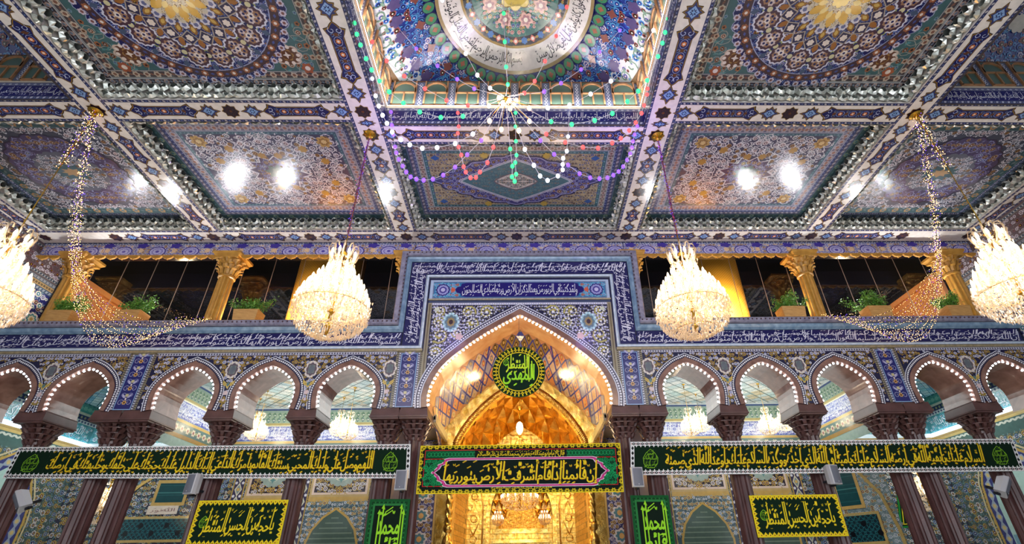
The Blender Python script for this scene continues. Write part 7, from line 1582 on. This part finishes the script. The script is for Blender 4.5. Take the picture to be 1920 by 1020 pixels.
root = thing('light_hub', HUB, 'hanging cluster of warm bulbs where the dome strings meet', 'lamp')
mb = MB(); mb.lathe([(.01, -.05), (.05, -.02), (.06, .02), (.02, .06)], 12); mb.tube([(0, 0, .05), (0, .1, 3.5)], .006, 4)
tips = z2([(887, 550), (830, 595), (833, 680), (900, 728), (945, 565), (950, 612), (910, 585), (985, 565), (1057, 608), (1058, 682), (998, 735), (970, 590)])
tp = [ray_at(a, b, 6.9 + (.25 if i % 2 else -.15)) - HUB for i, (a, b) in enumerate(tips)]
for p in tp: mb.tube([(0, 0, 0), p * .6 + np.array([0, 0, .04]), p + np.array([0, 0, .05])], .007, 4)
mb.build('hub_body', BRASS, parent=root); fb = None
for p in tp:
    if fb is None: m2 = MB(); m2.sphere((0, 0, 0), .045, 10, 6, sz=1.4); fb = o = m2.build('bulb', BM['amber'], parent=root, smooth=True)
    else: o = fb.copy(); COL.objects.link(o)
    o.location = p
for nm, pos, e, c in (('hub_glow', HUB, 20, WARM), ('purple_glow', ray_at(745, 300, 8.3), 20, (.45, .3, 1)), ('purple_glow', ray_at(1185, 300, 8.3), 20, (.45, .3, 1))): lamp('POINT', nm, pos, e * 3, c, .1)

# rice-light garlands
def rice(root, paths, rng, step=.045, jit=.03, cols=('amber', 'purple'), pr=(.7, .3), wire=True, r=.009):
    w = MB(); B = {c: MB() for c in cols}; o8 = [(1, 0, 0), (0, 1, 0), (-1, 0, 0), (0, -1, 0), (0, 0, 1), (0, 0, -1)]; F8 = [(0, 1, 4), (1, 2, 4), (2, 3, 4), (3, 0, 4), (1, 0, 5), (2, 1, 5), (3, 2, 5), (0, 3, 5)]
    O = np.array(o8, float)
    for P in paths:
        P = np.asarray(P, float); cum = np.concatenate([[0], np.cumsum(np.linalg.norm(np.diff(P, axis=0), axis=1))])
        if wire: w.tube(P[::2] if len(P) > 8 else P, .004, 3)
        for s_ in np.arange(rng.uniform(0, step), cum[-1], step):
            p = np.array([np.interp(s_, cum, P[:, k]) for k in range(3)]) + rng.normal(0, jit, 3); c = cols[rng.choice(len(cols), p=pr)]; B[c].add(O * r * rng.uniform(.75, 1.25) + p, F8)
    if wire: w.build('wire', STEEL, parent=root)
    for c in cols: o = B[c].build('fairy_bulbs', BM[c], parent=root); o['kind'] = 'stuff'
def sag(a, b, d, n=26):
    t = np.linspace(0, 1, n)[:, None]; return np.asarray(a) * (1 - t) + np.asarray(b) * t - np.array([0, 0, 1.]) * d * 4 * t * (1 - t)
rng = np.random.default_rng(14)
for s, nm in ((-1, 'left'), (1, 'right')):
    star_ = np.array([s * 9.69, 8.08, H - .05]); capi = np.array([s * 13.65 - .05, 13.2, 8.72]); led = np.array([s * 9.3 + .15, 13.1, 6.42])
    root = thing('fairy_light_garland', star_, 'strands of fairy lights from the ceiling star to the %s outer gilded capital' % nm, 'garland', 'rice light garlands')
    rice(root, [sag((0, 0, 0), capi - star_ + rng.normal(0, .06, 3), .25 + .05 * k) for k in range(7)], rng, .075, .045)
    root = thing('fairy_light_curtain', capi, 'fairy light strands draped from the %s outer gilded capital over the balcony ledge' % nm, 'garland', 'rice light curtains')
    end = led - capi; P = []
    for k in range(15):
        f = k / 14; e = end + np.array([-s * -.5 * (f - .5) * 2, 0, 0]); P.append(sag(rng.normal(0, .05, 3), e, .95 + 1.25 * f ** .7 * .75, 40) + np.array([0, -.12 - .1 * f, 0]))
    rice(root, P, rng, .085, .012, ('amber', 'purple'), (.78, .22))
    root = thing('fairy_light_garland', star_, 'fairy lights wound down the chain of the %s outer chandelier' % nm, 'garland', 'rice light garlands')
    rice(root, [[(.05 * cos(t * 9 + k), .05 * sin(t * 9 + k), -t * 1.7) for t in np.linspace(0, 1, 30)] for k in (0, 1.5, 3, 4.5)], rng, .05, .03)
    root = thing('tinsel_garland', (s * 3.57, 8.78, H - .05), 'purple tinsel wound round the chain of the %s middle chandelier' % nm, 'garland', 'purple tinsel garlands')
    mb = MB()
    for k in range(1500):
        z = -rng.uniform(.05, 3.0); a = rng.uniform(0, 2 * pi); q = np.array([cos(a), sin(a), rng.normal(0, .5)]); t_ = np.array([-sin(a), cos(a), .3]); p = np.array([0, 0, z]); l = rng.uniform(.03, .055)
        mb.add([p + t_ * .004, p - t_ * .004, p + q * l], [(0, 1, 2)])
    o = mb.build('tinsel', mat('purple_tinsel', (150, 50, 200), rough=.25, metal=.8), parent=root); o['kind'] = 'stuff'
    rice(root, [[(.04 * cos(t * 20), .04 * sin(t * 20), -t * 3.0) for t in np.linspace(0, 1, 40)]], rng, .05, .02, ('purple', 'red'), (.8, .2), False, .008)
